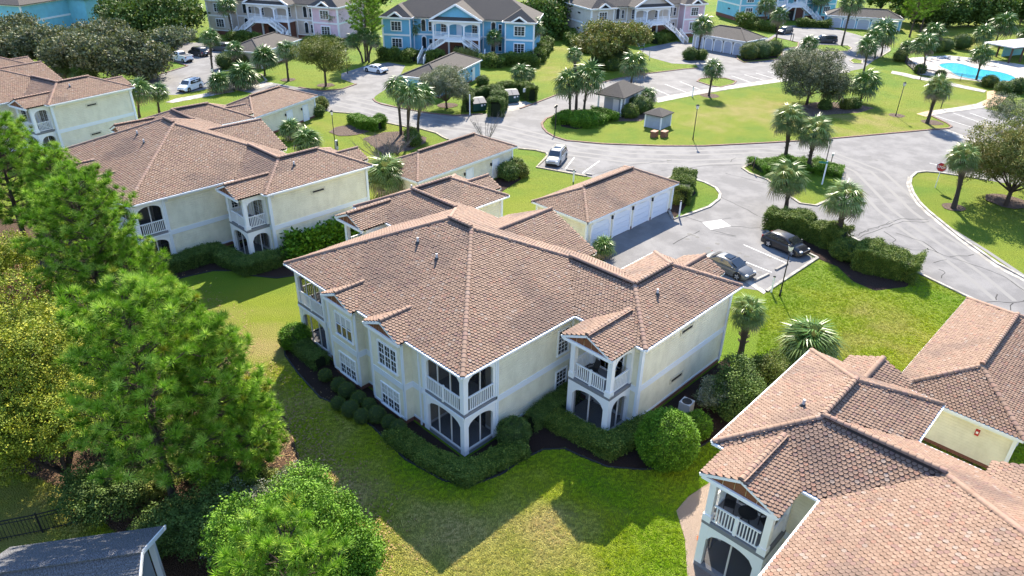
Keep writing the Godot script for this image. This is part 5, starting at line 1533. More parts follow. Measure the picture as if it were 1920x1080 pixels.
	sheet("mulch_bed", PackedVector2Array([Vector2(83.57, -63.92), Vector2(88.38, -63.6), Vector2(94.63, -63.07), Vector2(91.96, -59.22), Vector2(86.97, -58.61), Vector2(84, -61.26)]), 0.05, M.mulch_pale)
	sheet("mulch_bed", PackedVector2Array([Vector2(142.42, -73.22), Vector2(153.79, -77.54), Vector2(158.76, -73.43), Vector2(153.75, -69.68), Vector2(148.19, -67.65), Vector2(139.32, -70.18)]), 0.06, M.mulch)
	sheet("mulch_bed", PackedVector2Array([Vector2(62.4, -35.51), Vector2(59.6, -34.86), Vector2(61.98, -37.91), Vector2(68.44, -40.68), Vector2(69.73, -39.49), Vector2(67.91, -37.3), Vector2(64.76, -36.35)]), 0.05, M.mulch)
	sheet("mulch_bed", PackedVector2Array([Vector2(52.7, -55.15), Vector2(58.17, -56.7), Vector2(60.47, -56.68), Vector2(58.95, -54.97), Vector2(56.26, -53.52), Vector2(52.07, -52.35)]), 0.03, M.mulch)
	for s in [[Vector2(119.9, -28.54), 1.5], [Vector2(119.85, -33.7), 1.2], [Vector2(85.02, -15.73), 1.2], [Vector2(108.61, -59.86), 1.6], [Vector2(64.83, -107.77), 1.5], [Vector2(62.06, -115.37), 1.3], [Vector2(71.59, -84.21), 1.6], [Vector2(91.55, -11.98), 2.2], [Vector2(52.84, -83.02), 2.6]]:
		var p := PackedVector2Array()
		for k in 14: p.append(s[0] + Vector2.from_angle(TAU * k / 14) * s[1] * rng.randf_range(0.9, 1.1))
		sheet("mulch_ring", p, 0.055, M.mulch_pale)
	# the floor of the wood
	sheet("wood_floor", smooth(PackedVector2Array([Vector2(2.99, -86.16), Vector2(13.27, -80.19), Vector2(15.37, -59.46), Vector2(16.44, -53.45), Vector2(16.78, -47.56), Vector2(15.91, -41.62), Vector2(15.38, -35.57), Vector2(14.91, -33.13), Vector2(13.78, -30.29), Vector2(13.73, -27.94), Vector2(13.26, -25.11), Vector2(12.64, -21.82), Vector2(11.91, -19.93), Vector2(4.57, -21.58), Vector2(4.4, -29.91), Vector2(4.14, -33.53), Vector2(3.35, -37.78), Vector2(0.18, -42.92), Vector2(-4.61, -50.73)]), 2), 0.03, M.litter)

func isle(p: PackedVector2Array, edge: String, grid: int) -> void:
	var b := MB.new()
	var y := 0.035
	# a lawn in the road, cut into small cells so that its colour can vary
	var lo := p[0]
	var hi := p[0]
	for q in p:
		lo = lo.min(q); hi = hi.max(q)
	var n := maxi(grid, 2)
	var step := (hi - lo) / n
	for i in n:
		for j in n:
			var a := lo + step * Vector2(i, j)
			var cell := PackedVector2Array([a, a + Vector2(step.x, 0), a + step, a + Vector2(0, step.y)])
			for piece in Geometry2D.intersect_polygons(cell, p):
				if Geometry2D.is_polygon_clockwise(piece): continue
				var ix := Geometry2D.triangulate_polygon(piece)
				for k in range(0, ix.size(), 3):
					var v := [piece[ix[k]], piece[ix[k + 1]], piece[ix[k + 2]]]
					for w in ([0, 1, 2] if (v[1] - v[0]).cross(v[2] - v[0]) > 0 else [0, 2, 1]):
						b.col(lawn_color(v[w].x, v[w].y))
						b.st.add_vertex(Vector3(v[w].x, y, v[w].y))
	obj("lawn", b, M.lawn).set_meta("kind", "structure")
	if grid != 100: kerb(p, true, edge, 0.3)

func bed(called: String, wall: PackedVector2Array, front: PackedVector2Array, rest: PackedVector2Array, m: String) -> void:
	var p := wall.duplicate()
	p.append_array(front)
	p.append_array(rest)
	sheet(called, p, 0.02, M[m])
	kerb(front, false, "dark", 0.1, 0.07, "bed_edging")

func lamp_post(label: String, at: Vector3, h: float) -> void:
	var o := thing("lamp_post", label, "lamp post", at, 0.3, "black lamp posts")
	obj("pole", MB.new().soft().tube(Vector3.ZERO, Vector3(0, 0.6, 0), 0.09, 0.075, 8).tube(Vector3(0, 0.6, 0), Vector3(0, h - 0.55, 0), 0.055, 0.045, 8), M.black_metal, o)
	obj("lantern", MB.new().tube(Vector3(0, h - 0.5, 0), Vector3(0, h - 0.08, 0), 0.12, 0.24, 4), M.lamp_glass, o)
	obj("cap", MB.new().tube(Vector3(0, h - 0.08, 0), Vector3(0, h + 0.12, 0), 0.28, 0.04, 4).tube(Vector3(0, h - 0.56, 0), Vector3(0, h - 0.5, 0), 0.06, 0.14, 4), M.black_metal, o)

func bollard(label: String, at: Vector3, h: float, m := "white") -> void:
	var o := thing("bollard_light", label, "bollard", at, 0.2, "small post lights")
	obj("post", MB.new().box(Vector3(0, h / 2, 0), Vector3(0.13, h, 0.13)), M[m], o)
	obj("cap", MB.new().tube(Vector3(0, h, 0), Vector3(0, h + 0.1, 0), 0.13, 0.07, 8), M.black_metal, o)

func print_text(o: Node3D, called: String, s: String, size: float, t: Transform3D, m: Material) -> void:
	var tm := TextMesh.new()
	var f := SystemFont.new()
	f.font_names = PackedStringArray(["Droid Sans"])
	f.font_weight = 700
	tm.font = f
	tm.text = s
	tm.font_size = 64
	tm.pixel_size = size / 64.0
	tm.depth = 0.012
	var x := MeshInstance3D.new()
	x.name = called
	x.mesh = tm
	x.material_override = m
	x.transform = t
	o.add_child(x)

func dumpster(label: String, at: Vector3, turn: float) -> void:
	var o := thing("dumpster", label, "dumpster", at, turn, "green dumpsters")
	var p := PackedVector2Array([Vector2(-0.9, 0.15), Vector2(0.9, 0.15), Vector2(0.9, 1.25), Vector2(-0.1, 1.85), Vector2(-0.9, 1.85)])
	obj("body", MB.new().prism(p, -1.1, 1.1, Transform3D(Basis(Vector3(0, 0, 1), Vector3(-1, 0, 0), Vector3.UP), Vector3.ZERO)), M.green_steel, o)
	for s in [-0.55, 0.55]:
		obj("lid", MB.new().span(Vector3(s, 1.88, -0.15), Vector3(s, 1.29, 0.95), 1.04, 0.06), M.lid, o)
	for s in [-1.16, 1.16]:
		obj("fork_pocket", MB.new().box(Vector3(s, 0.9, 0), Vector3(0.14, 0.22, 1.2)), M.green_steel, o)
	obj("notice", MB.new().box(Vector3(0.3, 0.95, 0.912), Vector3(0.3, 0.3, 0.02)).box(Vector3(0.75, 1.02, 0.912), Vector3(0.2, 0.2, 0.02)), M.white, o)
	for s in [Vector3(-0.8, 0.08, 0.7), Vector3(0.8, 0.08, 0.7), Vector3(-0.8, 0.08, -0.7), Vector3(0.8, 0.08, -0.7)]:
		obj("caster", MB.new().tube(s + Vector3(-0.04, 0, 0), s + Vector3(0.04, 0, 0), 0.09, 0.09, 8), M.rubber, o)

func chair(label: String, at: Vector3, turn: float, m := "black_metal") -> void:
	var o := thing("patio_chair", label, "chair", at, turn, "patio chairs on the balconies")
	obj("seat", MB.new().box(Vector3(0, 0.43, 0), Vector3(0.52, 0.05, 0.5)), M[m], o)
	obj("backrest", MB.new().span(Vector3(0, 0.45, -0.24), Vector3(0, 1.0, -0.42), 0.5, 0.04), M[m], o)
	for s in [-0.24, 0.24]:
		obj("armrest", MB.new().span(Vector3(s, 0.66, -0.3), Vector3(s, 0.66, 0.24), 0.05, 0.04), M[m], o)
		obj("leg", MB.new().span(Vector3(s, 0, 0.24), Vector3(s, 0.66, 0.22), 0.035, 0.035), M[m], o)
		obj("leg", MB.new().span(Vector3(s, 0, -0.34), Vector3(s, 0.45, -0.22), 0.035, 0.035), M[m], o)

func _ready() -> void:
	# camera, sky, sun and exposure
	var cam := Camera3D.new()
	cam.name = "camera"
	cam.transform = Transform3D(Basis(Vector3(0.70254, 0.01826, 0.71141), Vector3(0.33426, 0.87407, -0.35253), -Vector3(0.62826, -0.48546, -0.60796)), eye)
	cam.fov = 44.322
	cam.near = 0.1
	cam.far = 4000.0
	add_child(cam)
	cam.current = true
	var sky := ProceduralSkyMaterial.new()
	sky.sky_top_color = Color(0.44, 0.58, 0.80)
	sky.sky_horizon_color = Color(0.84, 0.88, 0.93)
	sky.ground_horizon_color = Color(0.70, 0.74, 0.74)
	sky.ground_bottom_color = Color(0.3, 0.32, 0.25)
	sky.sky_energy_multiplier = 0.9
	sky.sun_angle_max = 1.0
	var we := WorldEnvironment.new()
	we.name = "environment"
	var env := Environment.new()
	env.background_mode = Environment.BG_SKY
	env.sky = Sky.new()
	env.sky.sky_material = sky
	env.tonemap_mode = Environment.TONE_MAPPER_LINEAR
	env.tonemap_exposure = 3.2
	env.sdfgi_enabled = true
	env.ssao_enabled = true
	env.ssil_enabled = true
	we.environment = env
	add_child(we)
	var sun := DirectionalLight3D.new()
	sun.name = "sun"
	var el := deg_to_rad(39.8)
	sun.look_at_from_position(Vector3.ZERO, Vector3(-0.775 * cos(el), -sin(el), 0.632 * cos(el)))
	sun.light_energy = 1.6
	sun.light_color = Color(1.0, 0.955, 0.88)
	sun.light_angular_distance = 0.5
	sun.shadow_enabled = true
	add_child(sun)
	materials()
	mat("track", Color(0.165, 0.162, 0.157), 0.85)
	mat("oil", Color(0.10, 0.098, 0.094), 0.8)
	rng.seed = 2
	tile_shapes()
	plant_shapes()
	ground()
	buildings()
	vehicles()
	planting()
	fittings()
	for n in get_children():
		strip(n)

func strip(n: Node) -> void:
	if n.has_meta("_n"): n.remove_meta("_n")
	for c in n.get_children(): strip(c)

func buildings() -> void:
	rng.seed = 21
	condo("cream two storey condo in the middle of the view, its whole tiled roof in sight", Vector3(20.34, 0, -23.23), 0.0, 300, 120, true)
	condo("cream condo beside the pines at left, its front half hidden by pine crowns", Vector3(16.23, 0, -59.28), 0.015, 0, 0, false)
	condo("cream condo close by at lower right, large scalloped tiles filling the corner", Vector3(16.46, 0, 12.77), 0.011, 300, 160, false)
	condo("cream condo cut by the left edge, beyond two bushy palms", Vector3(10.79, 0, -99.87), 0.247, 0, 0, false)
	var t1 := Vector3(20.34, 0, -23.23)
	var g := garage("cream garage with three pale doors behind the middle condo", t1 + Vector3(26.7, 0, -12.9), 0.0, 14.9, 7.0, "cream", "tile", 1, 4, 120)
	g = garage("cream garage with white side doors and brown roof, near the silver SUV", t1 + Vector3(21.9, 0, -31.4), 0.085, 16.0, 7.0, "cream", "tile", 2, 4)
	side_door(g, Vector3(12.6, 0, -0.38), Vector3(0, 0, 1))
	side_door(g, Vector3(8.2, 0, -0.38), Vector3(0, 0, 1))
	g = garage("long tiled garage at the right edge beside the curved road", t1 + Vector3(21.2, 0, 22.65), 0.0, 15.6, 7.1, "cream", "tile", 1, 4, 200)
	var fa := obj("fire_alarm", MB.new().box(Vector3(0.36, 2.1, -2.2), Vector3(0.08, 0.42, 0.22)), M.sign_red, g)
	obj("alarm_strobe", MB.new().box(Vector3(0.31, 2.12, -2.2), Vector3(0.04, 0.14, 0.12)), M.white, fa)
	g = garage("pale garage between the left condos, two white doors facing a lawn", t1 + Vector3(21.0, 0, -63.9), 0.36, 13.2, 7.2, "cream", "tile", 2, 4)
	side_door(g, Vector3(7.2, 0, -0.38), Vector3(0, 0, 1))
	side_door(g, Vector3(10.6, 0, -0.38), Vector3(0, 0, 1))
	g = garage("bright blue garage with a dark roof and a pale flowering tree before it", t1 + Vector3(53.2, 0, -64.6), 0.43, 17.5, 7.4, "blue", "shingle_dark", 2, 4)
	side_door(g, Vector3(14.2, 0, -0.38), Vector3(0, 0, 1))
	g = garage("tan garage with a grey hipped roof under the pink and tan house", t1 + Vector3(42.5, 0, -102.3), 0.53, 15.0, 7.4, "tan", "shingle_dark", 2, 4)
	side_door(g, Vector3(13.4, 0, -0.38), Vector3(0, 0, 1))
	garage("tan garage with five arched grey doors on the upper parking lot", Vector3(144.64, 0, -86.43), -1.62, 13.6, 8.4, "tan", "shingle_dark", 1, 5)
	garage("blue garage with arched pale doors, far upper right by a tall palm", Vector3(197.34, 0, -78.83), -1.10, 18.5, 8.0, "blue", "shingle_dark", 1, 5)
	house("bright blue house with a white double staircase and central porch", t1 + Vector3(67.5, 0, -99.3), -0.927, 30.5, "blue", "blue")
	house("tan house with one pink wing, above the pickup trucks", t1 + Vector3(52.1, 0, -144.1), -1.076, 32.7, "tan", "pink")
	house("tan house with white stairs, its blank end wall facing the blue house", t1 + Vector3(110.0, 0, -80.3), -0.36, 31.0, "tan", "pink")
	house("light blue house at the top right, a turquoise end wall beside its stairs", t1 + Vector3(167.7, 0, -75.5), -0.534, 30.0, "aqua", "aqua")
	turquoise()
	sheds()
	shingle_house()

func turquoise() -> void:
	# the condo of the same kind, turquoise, beyond the oaks
	var o := thing("turquoise_building", "turquoise building with dark roofs behind the grey green oaks, upper left", "building", Vector3(45.94, 0, -189.69), 0.55)
	obj("wall", MB.new().box(Vector3(9, 3.2, -5), Vector3(30, 6.6, 10)), M.aqua_lap, o)
	obj("trim", MB.new().box(Vector3(9, 3.1, -5), Vector3(30.1, 0.4, 10.1)).box(Vector3(9, 6.4, -5), Vector3(30.4, 0.3, 10.4)).box(Vector3(-6, 3.2, 0), Vector3(0.3, 6.6, 0.3)).box(Vector3(24, 3.2, 0), Vector3(0.3, 6.6, 0.3)).box(Vector3(14, 3.2, 0.02), Vector3(0.3, 6.6, 0.2)), M.white, o)
	obj("roof", hip(Vector3(-6.6, 6.6, 0.6), Vector3(24.6, 6.6, 0.6), Vector3(24.6, 6.6, -10.6), Vector3(-6.6, 6.6, -10.6), Vector3(-1, 9.6, -5), Vector3(19, 9.6, -5)), M.shingle_dark, o)
	obj("wing", MB.new().box(Vector3(10.0, 3.2, 2.2), Vector3(6.0, 6.4, 4.6)), M.aqua_lap, o)
	obj("wing_roof", hip(Vector3(6.5, 6.5, 5.0), Vector3(13.5, 6.5, 5.0), Vector3(13.5, 6.5, -5), Vector3(6.5, 6.5, -5), Vector3(10, 8.4, 2), Vector3(10, 8.4, -5)), M.shingle_dark, o)
	window(o, Vector3(11.5, 4.9, 4.51), Vector3(0, 0, 1), 0.9, 1.6, 1, 2, 2, 2)
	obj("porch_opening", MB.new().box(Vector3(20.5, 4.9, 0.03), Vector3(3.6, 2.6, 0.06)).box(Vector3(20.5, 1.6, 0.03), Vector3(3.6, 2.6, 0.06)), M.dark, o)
	railing(o, Vector3(18.6, 3.4, 0.15), Vector3(22.4, 3.4, 0.15))

func sheds() -> void:
	var o := thing("pump_house", "grey hip roofed hut on white posts beside the palms, a white door in front", "hut", Vector3(86.64, 0, -61.73), 0.2)
	obj("wall", MB.new().box(Vector3(4.0, 1.35, -2.2), Vector3(4.6, 2.7, 3.4)), M.grey_lap, o)
	var tr := MB.new()
	for p in [Vector2(0.35, -0.4), Vector2(0.35, -4.2), Vector2(1.72, -0.5), Vector2(6.3, -0.5), Vector2(6.3, -3.9), Vector2(6.75, -0.35), Vector2(6.75, -4.2)]:
		tr.box(Vector3(p.x, 1.4, p.y), Vector3(0.2, 2.8, 0.2))
	tr.box(Vector3(3.55, 2.82, -2.3), Vector3(7.1, 0.2, 4.6))
	obj("white_frame", tr, M.white, o)
	obj("door", MB.new().box(Vector3(1.69, 1.05, -1.9), Vector3(0.08, 2.1, 0.95)), M.white, o)
	obj("roof", hip(Vector3(-0.2, 2.95, 0.2), Vector3(7.3, 2.95, 0.2), Vector3(7.3, 2.95, -4.8), Vector3(-0.2, 2.95, -4.8), Vector3(2.6, 4.5, -2.3), Vector3(4.5, 4.5, -2.3)), M.shingle_dark, o)
	o = thing("small_shed", "small square grey shed with white corners, two brown boxes before it", "shed", Vector3(85.44, 0, -54.03), 0.1)
	obj("wall", MB.new().box(Vector3(1.5, 0.95, -1.3), Vector3(2.9, 1.9, 2.5)), M.grey_lap, o)
	var c := MB.new()
	for p in [Vector2(0.05, -0.05), Vector2(2.95, -0.05), Vector2(0.05, -2.55), Vector2(2.95, -2.55)]: c.box(Vector3(p.x, 0.95, p.y), Vector3(0.18, 1.92, 0.18))
	c.box(Vector3(1.5, 1.92, -1.3), Vector3(3.3, 0.12, 2.9))
	obj("white_frame", c, M.white, o)
	obj("roof", hip(Vector3(-0.25, 2.0, 0.25), Vector3(3.25, 2.0, 0.25), Vector3(3.25, 2.0, -2.85), Vector3(-0.25, 2.0, -2.85), Vector3(1.4, 2.75, -1.3), Vector3(1.6, 2.75, -1.3)), M.shingle_dark, o)
	for k in 2:
		var b := thing("utility_box", "brown utility box by the small shed, %s" % ["nearer the palm clump", "nearer the lamp post"][k], "utility box", [Vector3(82.08, 0, -52.77), Vector3(83.13, 0, -51.83)][k], 0.1, "brown utility boxes")
		obj("box", MB.new().box(Vector3(0, 0.4, 0), Vector3(1.0, 0.8, 0.7)), M.brown_box, b)
		obj("lid", MB.new().box(Vector3(0, 0.83, 0), Vector3(1.06, 0.07, 0.76)), M.brown_box, b)
	# the pool pavilion
	o = thing("pavilion", "open pool pavilion with a pale flat roof on dark timber posts", "pavilion", Vector3(184.24, 0, -33.01), -0.35)
	obj("roof", MB.new().box(Vector3(4.5, 3.2, -1.5), Vector3(15, 0.22, 6.5)), M.metal_roof, o)
	var ps := 0
	for p in [Vector2(-2.5, 1.3), Vector2(1.2, 1.3), Vector2(5, 1.3), Vector2(9, 1.3), Vector2(-2.5, -4.3), Vector2(2, -4.3), Vector2(7, -4.3)]:
		obj("post", MB.new().box(Vector3(p.x, 1.55, p.y), Vector3(0.28, 3.1, 0.28)), M.timber, o)
	obj("beam", MB.new().box(Vector3(4.5, 3.0, 1.3), Vector3(14.6, 0.3, 0.2)).box(Vector3(4.5, 3.0, -4.3), Vector3(14.6, 0.3, 0.2)), M.timber, o)
	obj("back_wall", MB.new().box(Vector3(7, 1.3, -4.1), Vector3(7, 2.6, 0.2)), M.aqua, o)

func shingle_house() -> void:
	# the neighbour's roof in the lower left corner
	var a := Vector3(3.5, 5.2, -24.78)
	var b := Vector3(-1.33, 5.2, -27.97)
	var d := (b - a)
	d.y = 0
	var L := d.length()
	d = d.normalized()
	var o := thing("shingled_house", "neighbouring house with a grey shingled gable roof in the bottom corner", "house", Vector3(a.x, 0, a.z), atan2(-d.z, d.x))
	# local x runs along the ridge away from the gable end; +z is towards the viewer
	var s := 1.0 if Vector3(-d.z, 0, d.x).dot(Vector3(eye.x - a.x, 0, eye.z - a.z)) > 0 else -1.0
	var hw := 2.8
	var top := 5.2
	var low := 3.6
	var r := MB.new()
	for side: float in [-1.0, 1.0]:
		var n := 22
		for k in n:   # courses of shingles, each lapped over the one below
			var u0 := float(k) / n
			var u1 := float(k + 1) / n
			var up := 0.018
			var y0 := lerpf(low, top, u0) + up
			var y1 := lerpf(low, top, u1)
			var z0 := side * hw * (1 - u0)
			var z1 := side * hw * (1 - u1)
			r.quad(Vector3(-0.5, y0, z0), Vector3(L, y0, z0), Vector3(L, y1, z1), Vector3(-0.5, y1, z1))
			r.quad(Vector3(-0.5, y0 - 0.03, z0), Vector3(L, y0 - 0.03, z0), Vector3(L, y0, z0), Vector3(-0.5, y0, z0))
	obj("roof", r, M.shingle_grey, o)
	obj("ridge_cap", MB.new().span(Vector3(-0.5, top + 0.03, 0), Vector3(L, top + 0.03, 0), 0.3, 0.07), M.shingle_grey, o)
	obj("bargeboard", MB.new().span(Vector3(-0.52, low - 0.08, hw), Vector3(-0.52, top - 0.12, 0), 0.06, 0.2).span(Vector3(-0.52, low - 0.08, -hw), Vector3(-0.52, top - 0.12, 0), 0.06, 0.2), M.white, o)
	obj("wall", MB.new().box(Vector3(L / 2, low / 2, 0), Vector3(L - 0.6, low, hw * 2 - 1)).prism(PackedVector2Array([Vector2(-hw + 0.5, low), Vector2(hw - 0.5, low), Vector2(0, top - 0.3)]), 0.3, 0.5, Transform3D(Basis(Vector3(0, 0, 1), Vector3(1, 0, 0), Vector3.UP), Vector3.ZERO)), M.grey_lap, o)
	obj("corner_post", MB.new().box(Vector3(0.1, low / 2, hw - 0.4), Vector3(0.25, low, 0.25)).box(Vector3(0.1, low / 2, -hw + 0.4), Vector3(0.25, low, 0.25)), M.white, o)

func vehicles() -> void:
	car("suv", "silver SUV with a dark sunroof parked on the lot by the green lawn", "SUV", "suv", "paint_silver", Vector3(64.32, 0, -55.04), -2.68, true)
	car("hatchback", "black hatchback nosed up to the long clipped hedge", "car", "hatch", "paint_black", Vector3(61.46, 0, -23.66), -1.72)
	car("sedan", "grey car with a sunroof, half hidden by the condo roof", "car", "sedan", "paint_grey", Vector3(53.43, 0, -25.11), -1.64, true)
	car("sedan", "white sedan in the tree shade beside the blue garage", "car", "sedan", "paint_white", Vector3(77.3, 0, -110.71), 1.77)
	car("pickup", "white pickup truck facing the oaks", "pickup truck", "pickup", "paint_white", Vector3(55.06, 0, -142.53), 1.78)
	car("suv", "dark car between the white pickup and the grey SUV", "SUV", "suv", "paint_dark", Vector3(59.74, 0, -145.3), 1.77)
	car("suv", "grey SUV partly behind a tall thin palm, by the tan garage", "SUV", "suv", "paint_grey", Vector3(65.31, 0, -147.07), 2.08)
	car("suv", "white SUV parked under the left condo, beside the palmettos", "SUV", "suv", "paint_white", Vector3(46.75, 0, -119.47), -2.64)
	car("suv", "dark SUV in front of the light blue house stairs", "SUV", "suv", "paint_black", Vector3(179.22, 0, -80.99), 3)
	car("minivan", "black minivan on the far lot beside a green island", "van", "van", "paint_dark", Vector3(174.72, 0, -68.76), 2.26)

func planting() -> void:
	rng.seed = 31
	# [base, crown offset, radius, near, label]
	for q in [
		[Vector3(41.24, 0, -17.27), Vector3(-0.06, 4.08, -0.06), 1.39, true, "cabbage palm against the end wall of the middle condo"],
		[Vector3(70.07, 0, -27.79), Vector3(-0.28, 3.57, -0.29), 2.21, true, "stout palm at the tip of the long hedge"],
		[Vector3(65.66, 0, -20.52), Vector3(-0.24, 4.7, -0.24), 2.07, true, "palm rising out of the middle of the long hedge"],
		[Vector3(85.15, 0, -35.26), Vector3(-0.32, 5.42, -0.33), 2.21, true, "taller palm on the sign island, nearer the shed"],
		[Vector3(84.84, 0, -32.07), Vector3(-0.09, 4.61, -0.09), 2.3, true, "palm on the sign island beside the lamp and street sign"],
		[Vector3(84.68, 0, -15.63), Vector3(-0.48, 5.46, -0.5), 1.79, true, "palm behind the red stop sign"],
		[Vector3(118.64, 0, -28.9), Vector3(0.02, 5.07, 0.02), 2.11, true, "leaning palm beside the striped bays near the pool path"],
		[Vector3(123.5, 0, -40.77), Vector3(0.06, 3.03, 0.06), 2.6, false, "short palm alone on the middle green with dark shrubs at its foot"],
		[Vector3(116.76, 0, -43.59), Vector3(0.56, 2.74, 0.58), 2.38, false, "palm leaning out from under the dark oak"],
		[Vector3(108.48, 0, -59.98), Vector3(0.08, 4.37, 0.09), 1.85, false, "small ragged palm by the parking lot edge of the green"],
		[Vector3(133.6, 0, -77.77), Vector3(0.17, 6.45, 0.17), 2.36, false, "tall slim palm in front of the tan five door garage"],
		[Vector3(126.36, 0, -54.55), Vector3(-0.04, 4.81, -0.05), 1.87, false, "palm behind the dark oak by the lot pavement"],
		[Vector3(153.84, 0, -63.63), Vector3(-0.09, 2.59, -0.09), 2.23, false, "short palm on the grass strip beside the minivan"],
		[Vector3(173.67, 0, -64.44), Vector3(0.1, 9.16, 0.1), 3.1, false, "very tall palm in front of the far blue garage"],
		[Vector3(183.6, 0, -88.82), Vector3(-0.25, 5.43, -0.26), 2.73, false, "palm at the corner of the light blue house"],
		[Vector3(165.35, 0, -76.46), Vector3(-0.13, 5.84, -0.14), 2.31, false, "palm on the island in front of the dark SUV"],
		[Vector3(208.36, 0, -85.13), Vector3(-0.27, 5.52, -0.28), 2.63, false, "palm before the right wing of the light blue house"],
		[Vector3(146.08, 0, -48.96), Vector3(-0.29, 5.11, -0.3), 2.11, false, "slim palm at the pavement end beside the pool lawn"],
		[Vector3(168.35, 0, -53.69), Vector3(-0.53, 4.48, -0.55), 3.29, false, "big headed palm at the end of the far lot"],
		[Vector3(164.19, 0, -53.49), Vector3(-0.99, 4.07, -1.02), 2.23, false, "palm half hidden behind the big headed palm at the far lot"],
		[Vector3(158.23, 0, -32.62), Vector3(-0.29, 4.46, -0.3), 2.17, false, "palm leaning over the swimming pool"],
		[Vector3(194.81, 0, -41.09), Vector3(-0.32, 3.13, -0.33), 2.65, false, "palm on the far lawn between the pool and the pavilion"],
		[Vector3(206.27, 0, -41.06), Vector3(0.22, 4.11, 0.23), 3.39, false, "palm behind the pavilion roof"],
		[Vector3(160.69, 0, -42.74), Vector3(-0.83, 4.67, -0.86), 2.61, false, "palm at the pool gate corner"],
		[Vector3(182.48, 0, -47.3), Vector3(-0.87, 4.05, -0.9), 2.46, false, "palm on the far side of the pool deck"],
		[Vector3(247.11, 0, -44.91), Vector3(-0.57, 2.64, -0.59), 2.21, false, "small palm at the far right edge of the far lawn"],
		[Vector3(81.35, 0, -67.44), Vector3(-0.3, 4.73, -0.31), 2.35, false, "palm of the pump house clump, nearest the double lamp"],
		[Vector3(82.92, 0, -66.05), Vector3(0.28, 5.52, 0.29), 2.66, false, "largest palm of the pump house clump"],
		[Vector3(84.87, 0, -69.15), Vector3(-0.57, 8.12, -0.59), 1.35, false, "palm standing above the pump house clump on the lawn beyond"],
		[Vector3(105.37, 0, -73.76), Vector3(0.22, 3.31, 0.23), 2.51, false, "thick palm behind the pump house roof"],
		[Vector3(94.75, 0, -62.96), Vector3(0.05, 1.68, 0.05), 1.51, false, "low palm between the pump house and the small shed"],
		[Vector3(138.59, 0, -109.14), Vector3(0.18, 5, 0.18), 1.87, false, "palm against the blank end wall of the tan house"],
		[Vector3(154.21, 0, -110.24), Vector3(0.05, 3.29, 0.05), 2.26, false, "palm at the left foot of the tan house stairs"],
		[Vector3(88.02, 0, -83.64), Vector3(-0.23, 2.66, -0.24), 1.88, false, "palm behind the green dumpsters"],
		[Vector3(89.68, 0, -83.71), Vector3(0.02, 2.24, 0.02), 1.27, false, "thin palm beside the palm behind the dumpsters"],
		[Vector3(57.05, 0, -76.9), Vector3(-0.14, 6.26, -0.15), 1.83, false, "left palm of the tall trio at the road bend"],
		[Vector3(54.34, 0, -71.8), Vector3(0.34, 6.62, 0.35), 2, false, "front palm of the tall trio at the road bend"],
		[Vector3(59.08, 0, -75.74), Vector3(0.55, 4.83, 0.57), 1.93, false, "right palm of the tall trio at the road bend"],
		[Vector3(93.63, 0, -119.83), Vector3(0.19, 5.63, 0.2), 2.16, false, "palm before the left wing of the bright blue house"],
		[Vector3(100.88, 0, -103.94), Vector3(-0.02, 4.26, -0.02), 1.88, false, "palm right of the blue house staircase"],
		[Vector3(107.69, 0, -99.57), Vector3(0.01, 5.91, 0.01), 2.1, false, "palm at the right corner of the blue house"],
		[Vector3(80.34, 0, -119.27), Vector3(-1.05, 3.83, -1.09), 1.73, false, "left stem of the palm clump by the white sedan"],
		[Vector3(81.1, 0, -119.28), Vector3(0.07, 4.95, 0.07), 1.73, false, "middle stem of the palm clump by the white sedan"],
		[Vector3(81.28, 0, -118.48), Vector3(0.86, 4.09, 0.89), 1.73, false, "right stem of the palm clump by the white sedan"],
		[Vector3(72.93, 0, -157.32), Vector3(-0.3, 6.8, -0.31), 2.41, false, "palm before the left window bay of the tan and pink house"],
		[Vector3(87.91, 0, -155.77), Vector3(0.1, 3.96, 0.1), 2.2, false, "palm right of the tan and pink house stairs"],
		[Vector3(88.42, 0, -141.29), Vector3(0.24, 5.53, 0.24), 2.3, false, "palm before the pink wing"],
		[Vector3(72.93, 0, -175.41), Vector3(-0.04, 4.71, -0.04), 2.48, false, "palm in the shade left of the tan house"],
		[Vector3(52.92, 0, -124.3), Vector3(0.44, 6.75, 0.45), 1.8, false, "tall thin palm beside the grey SUV"],
		[Vector3(58.8, 0, -128.25), Vector3(0.36, 3.57, 0.37), 1.73, false, "palm in the kerbed bed by the tan garage"],
		[Vector3(61.72, 0, -114.6), Vector3(0.15, 4.99, 0.16), 1.9, false, "palm on the lawn in front of the tan garage"],
		[Vector3(34.4, 0, -108.32), Vector3(0.6, 3.66, 0.62), 2.03, false, "left palm beside the end of the far left condo"],
		[Vector3(37.36, 0, -108.74), Vector3(0.41, 2.96, 0.42), 1.54, false, "right palm beside the end of the far left condo"],
		[Vector3(215.2, 0, -37.35), Vector3(0.07, 1.49, 0.07), 2.07, false, "palm head at the right edge above the pavilion"],
	]:
		palm(q[4], q[0], q[1], q[2], q[3], "cabbage palms")
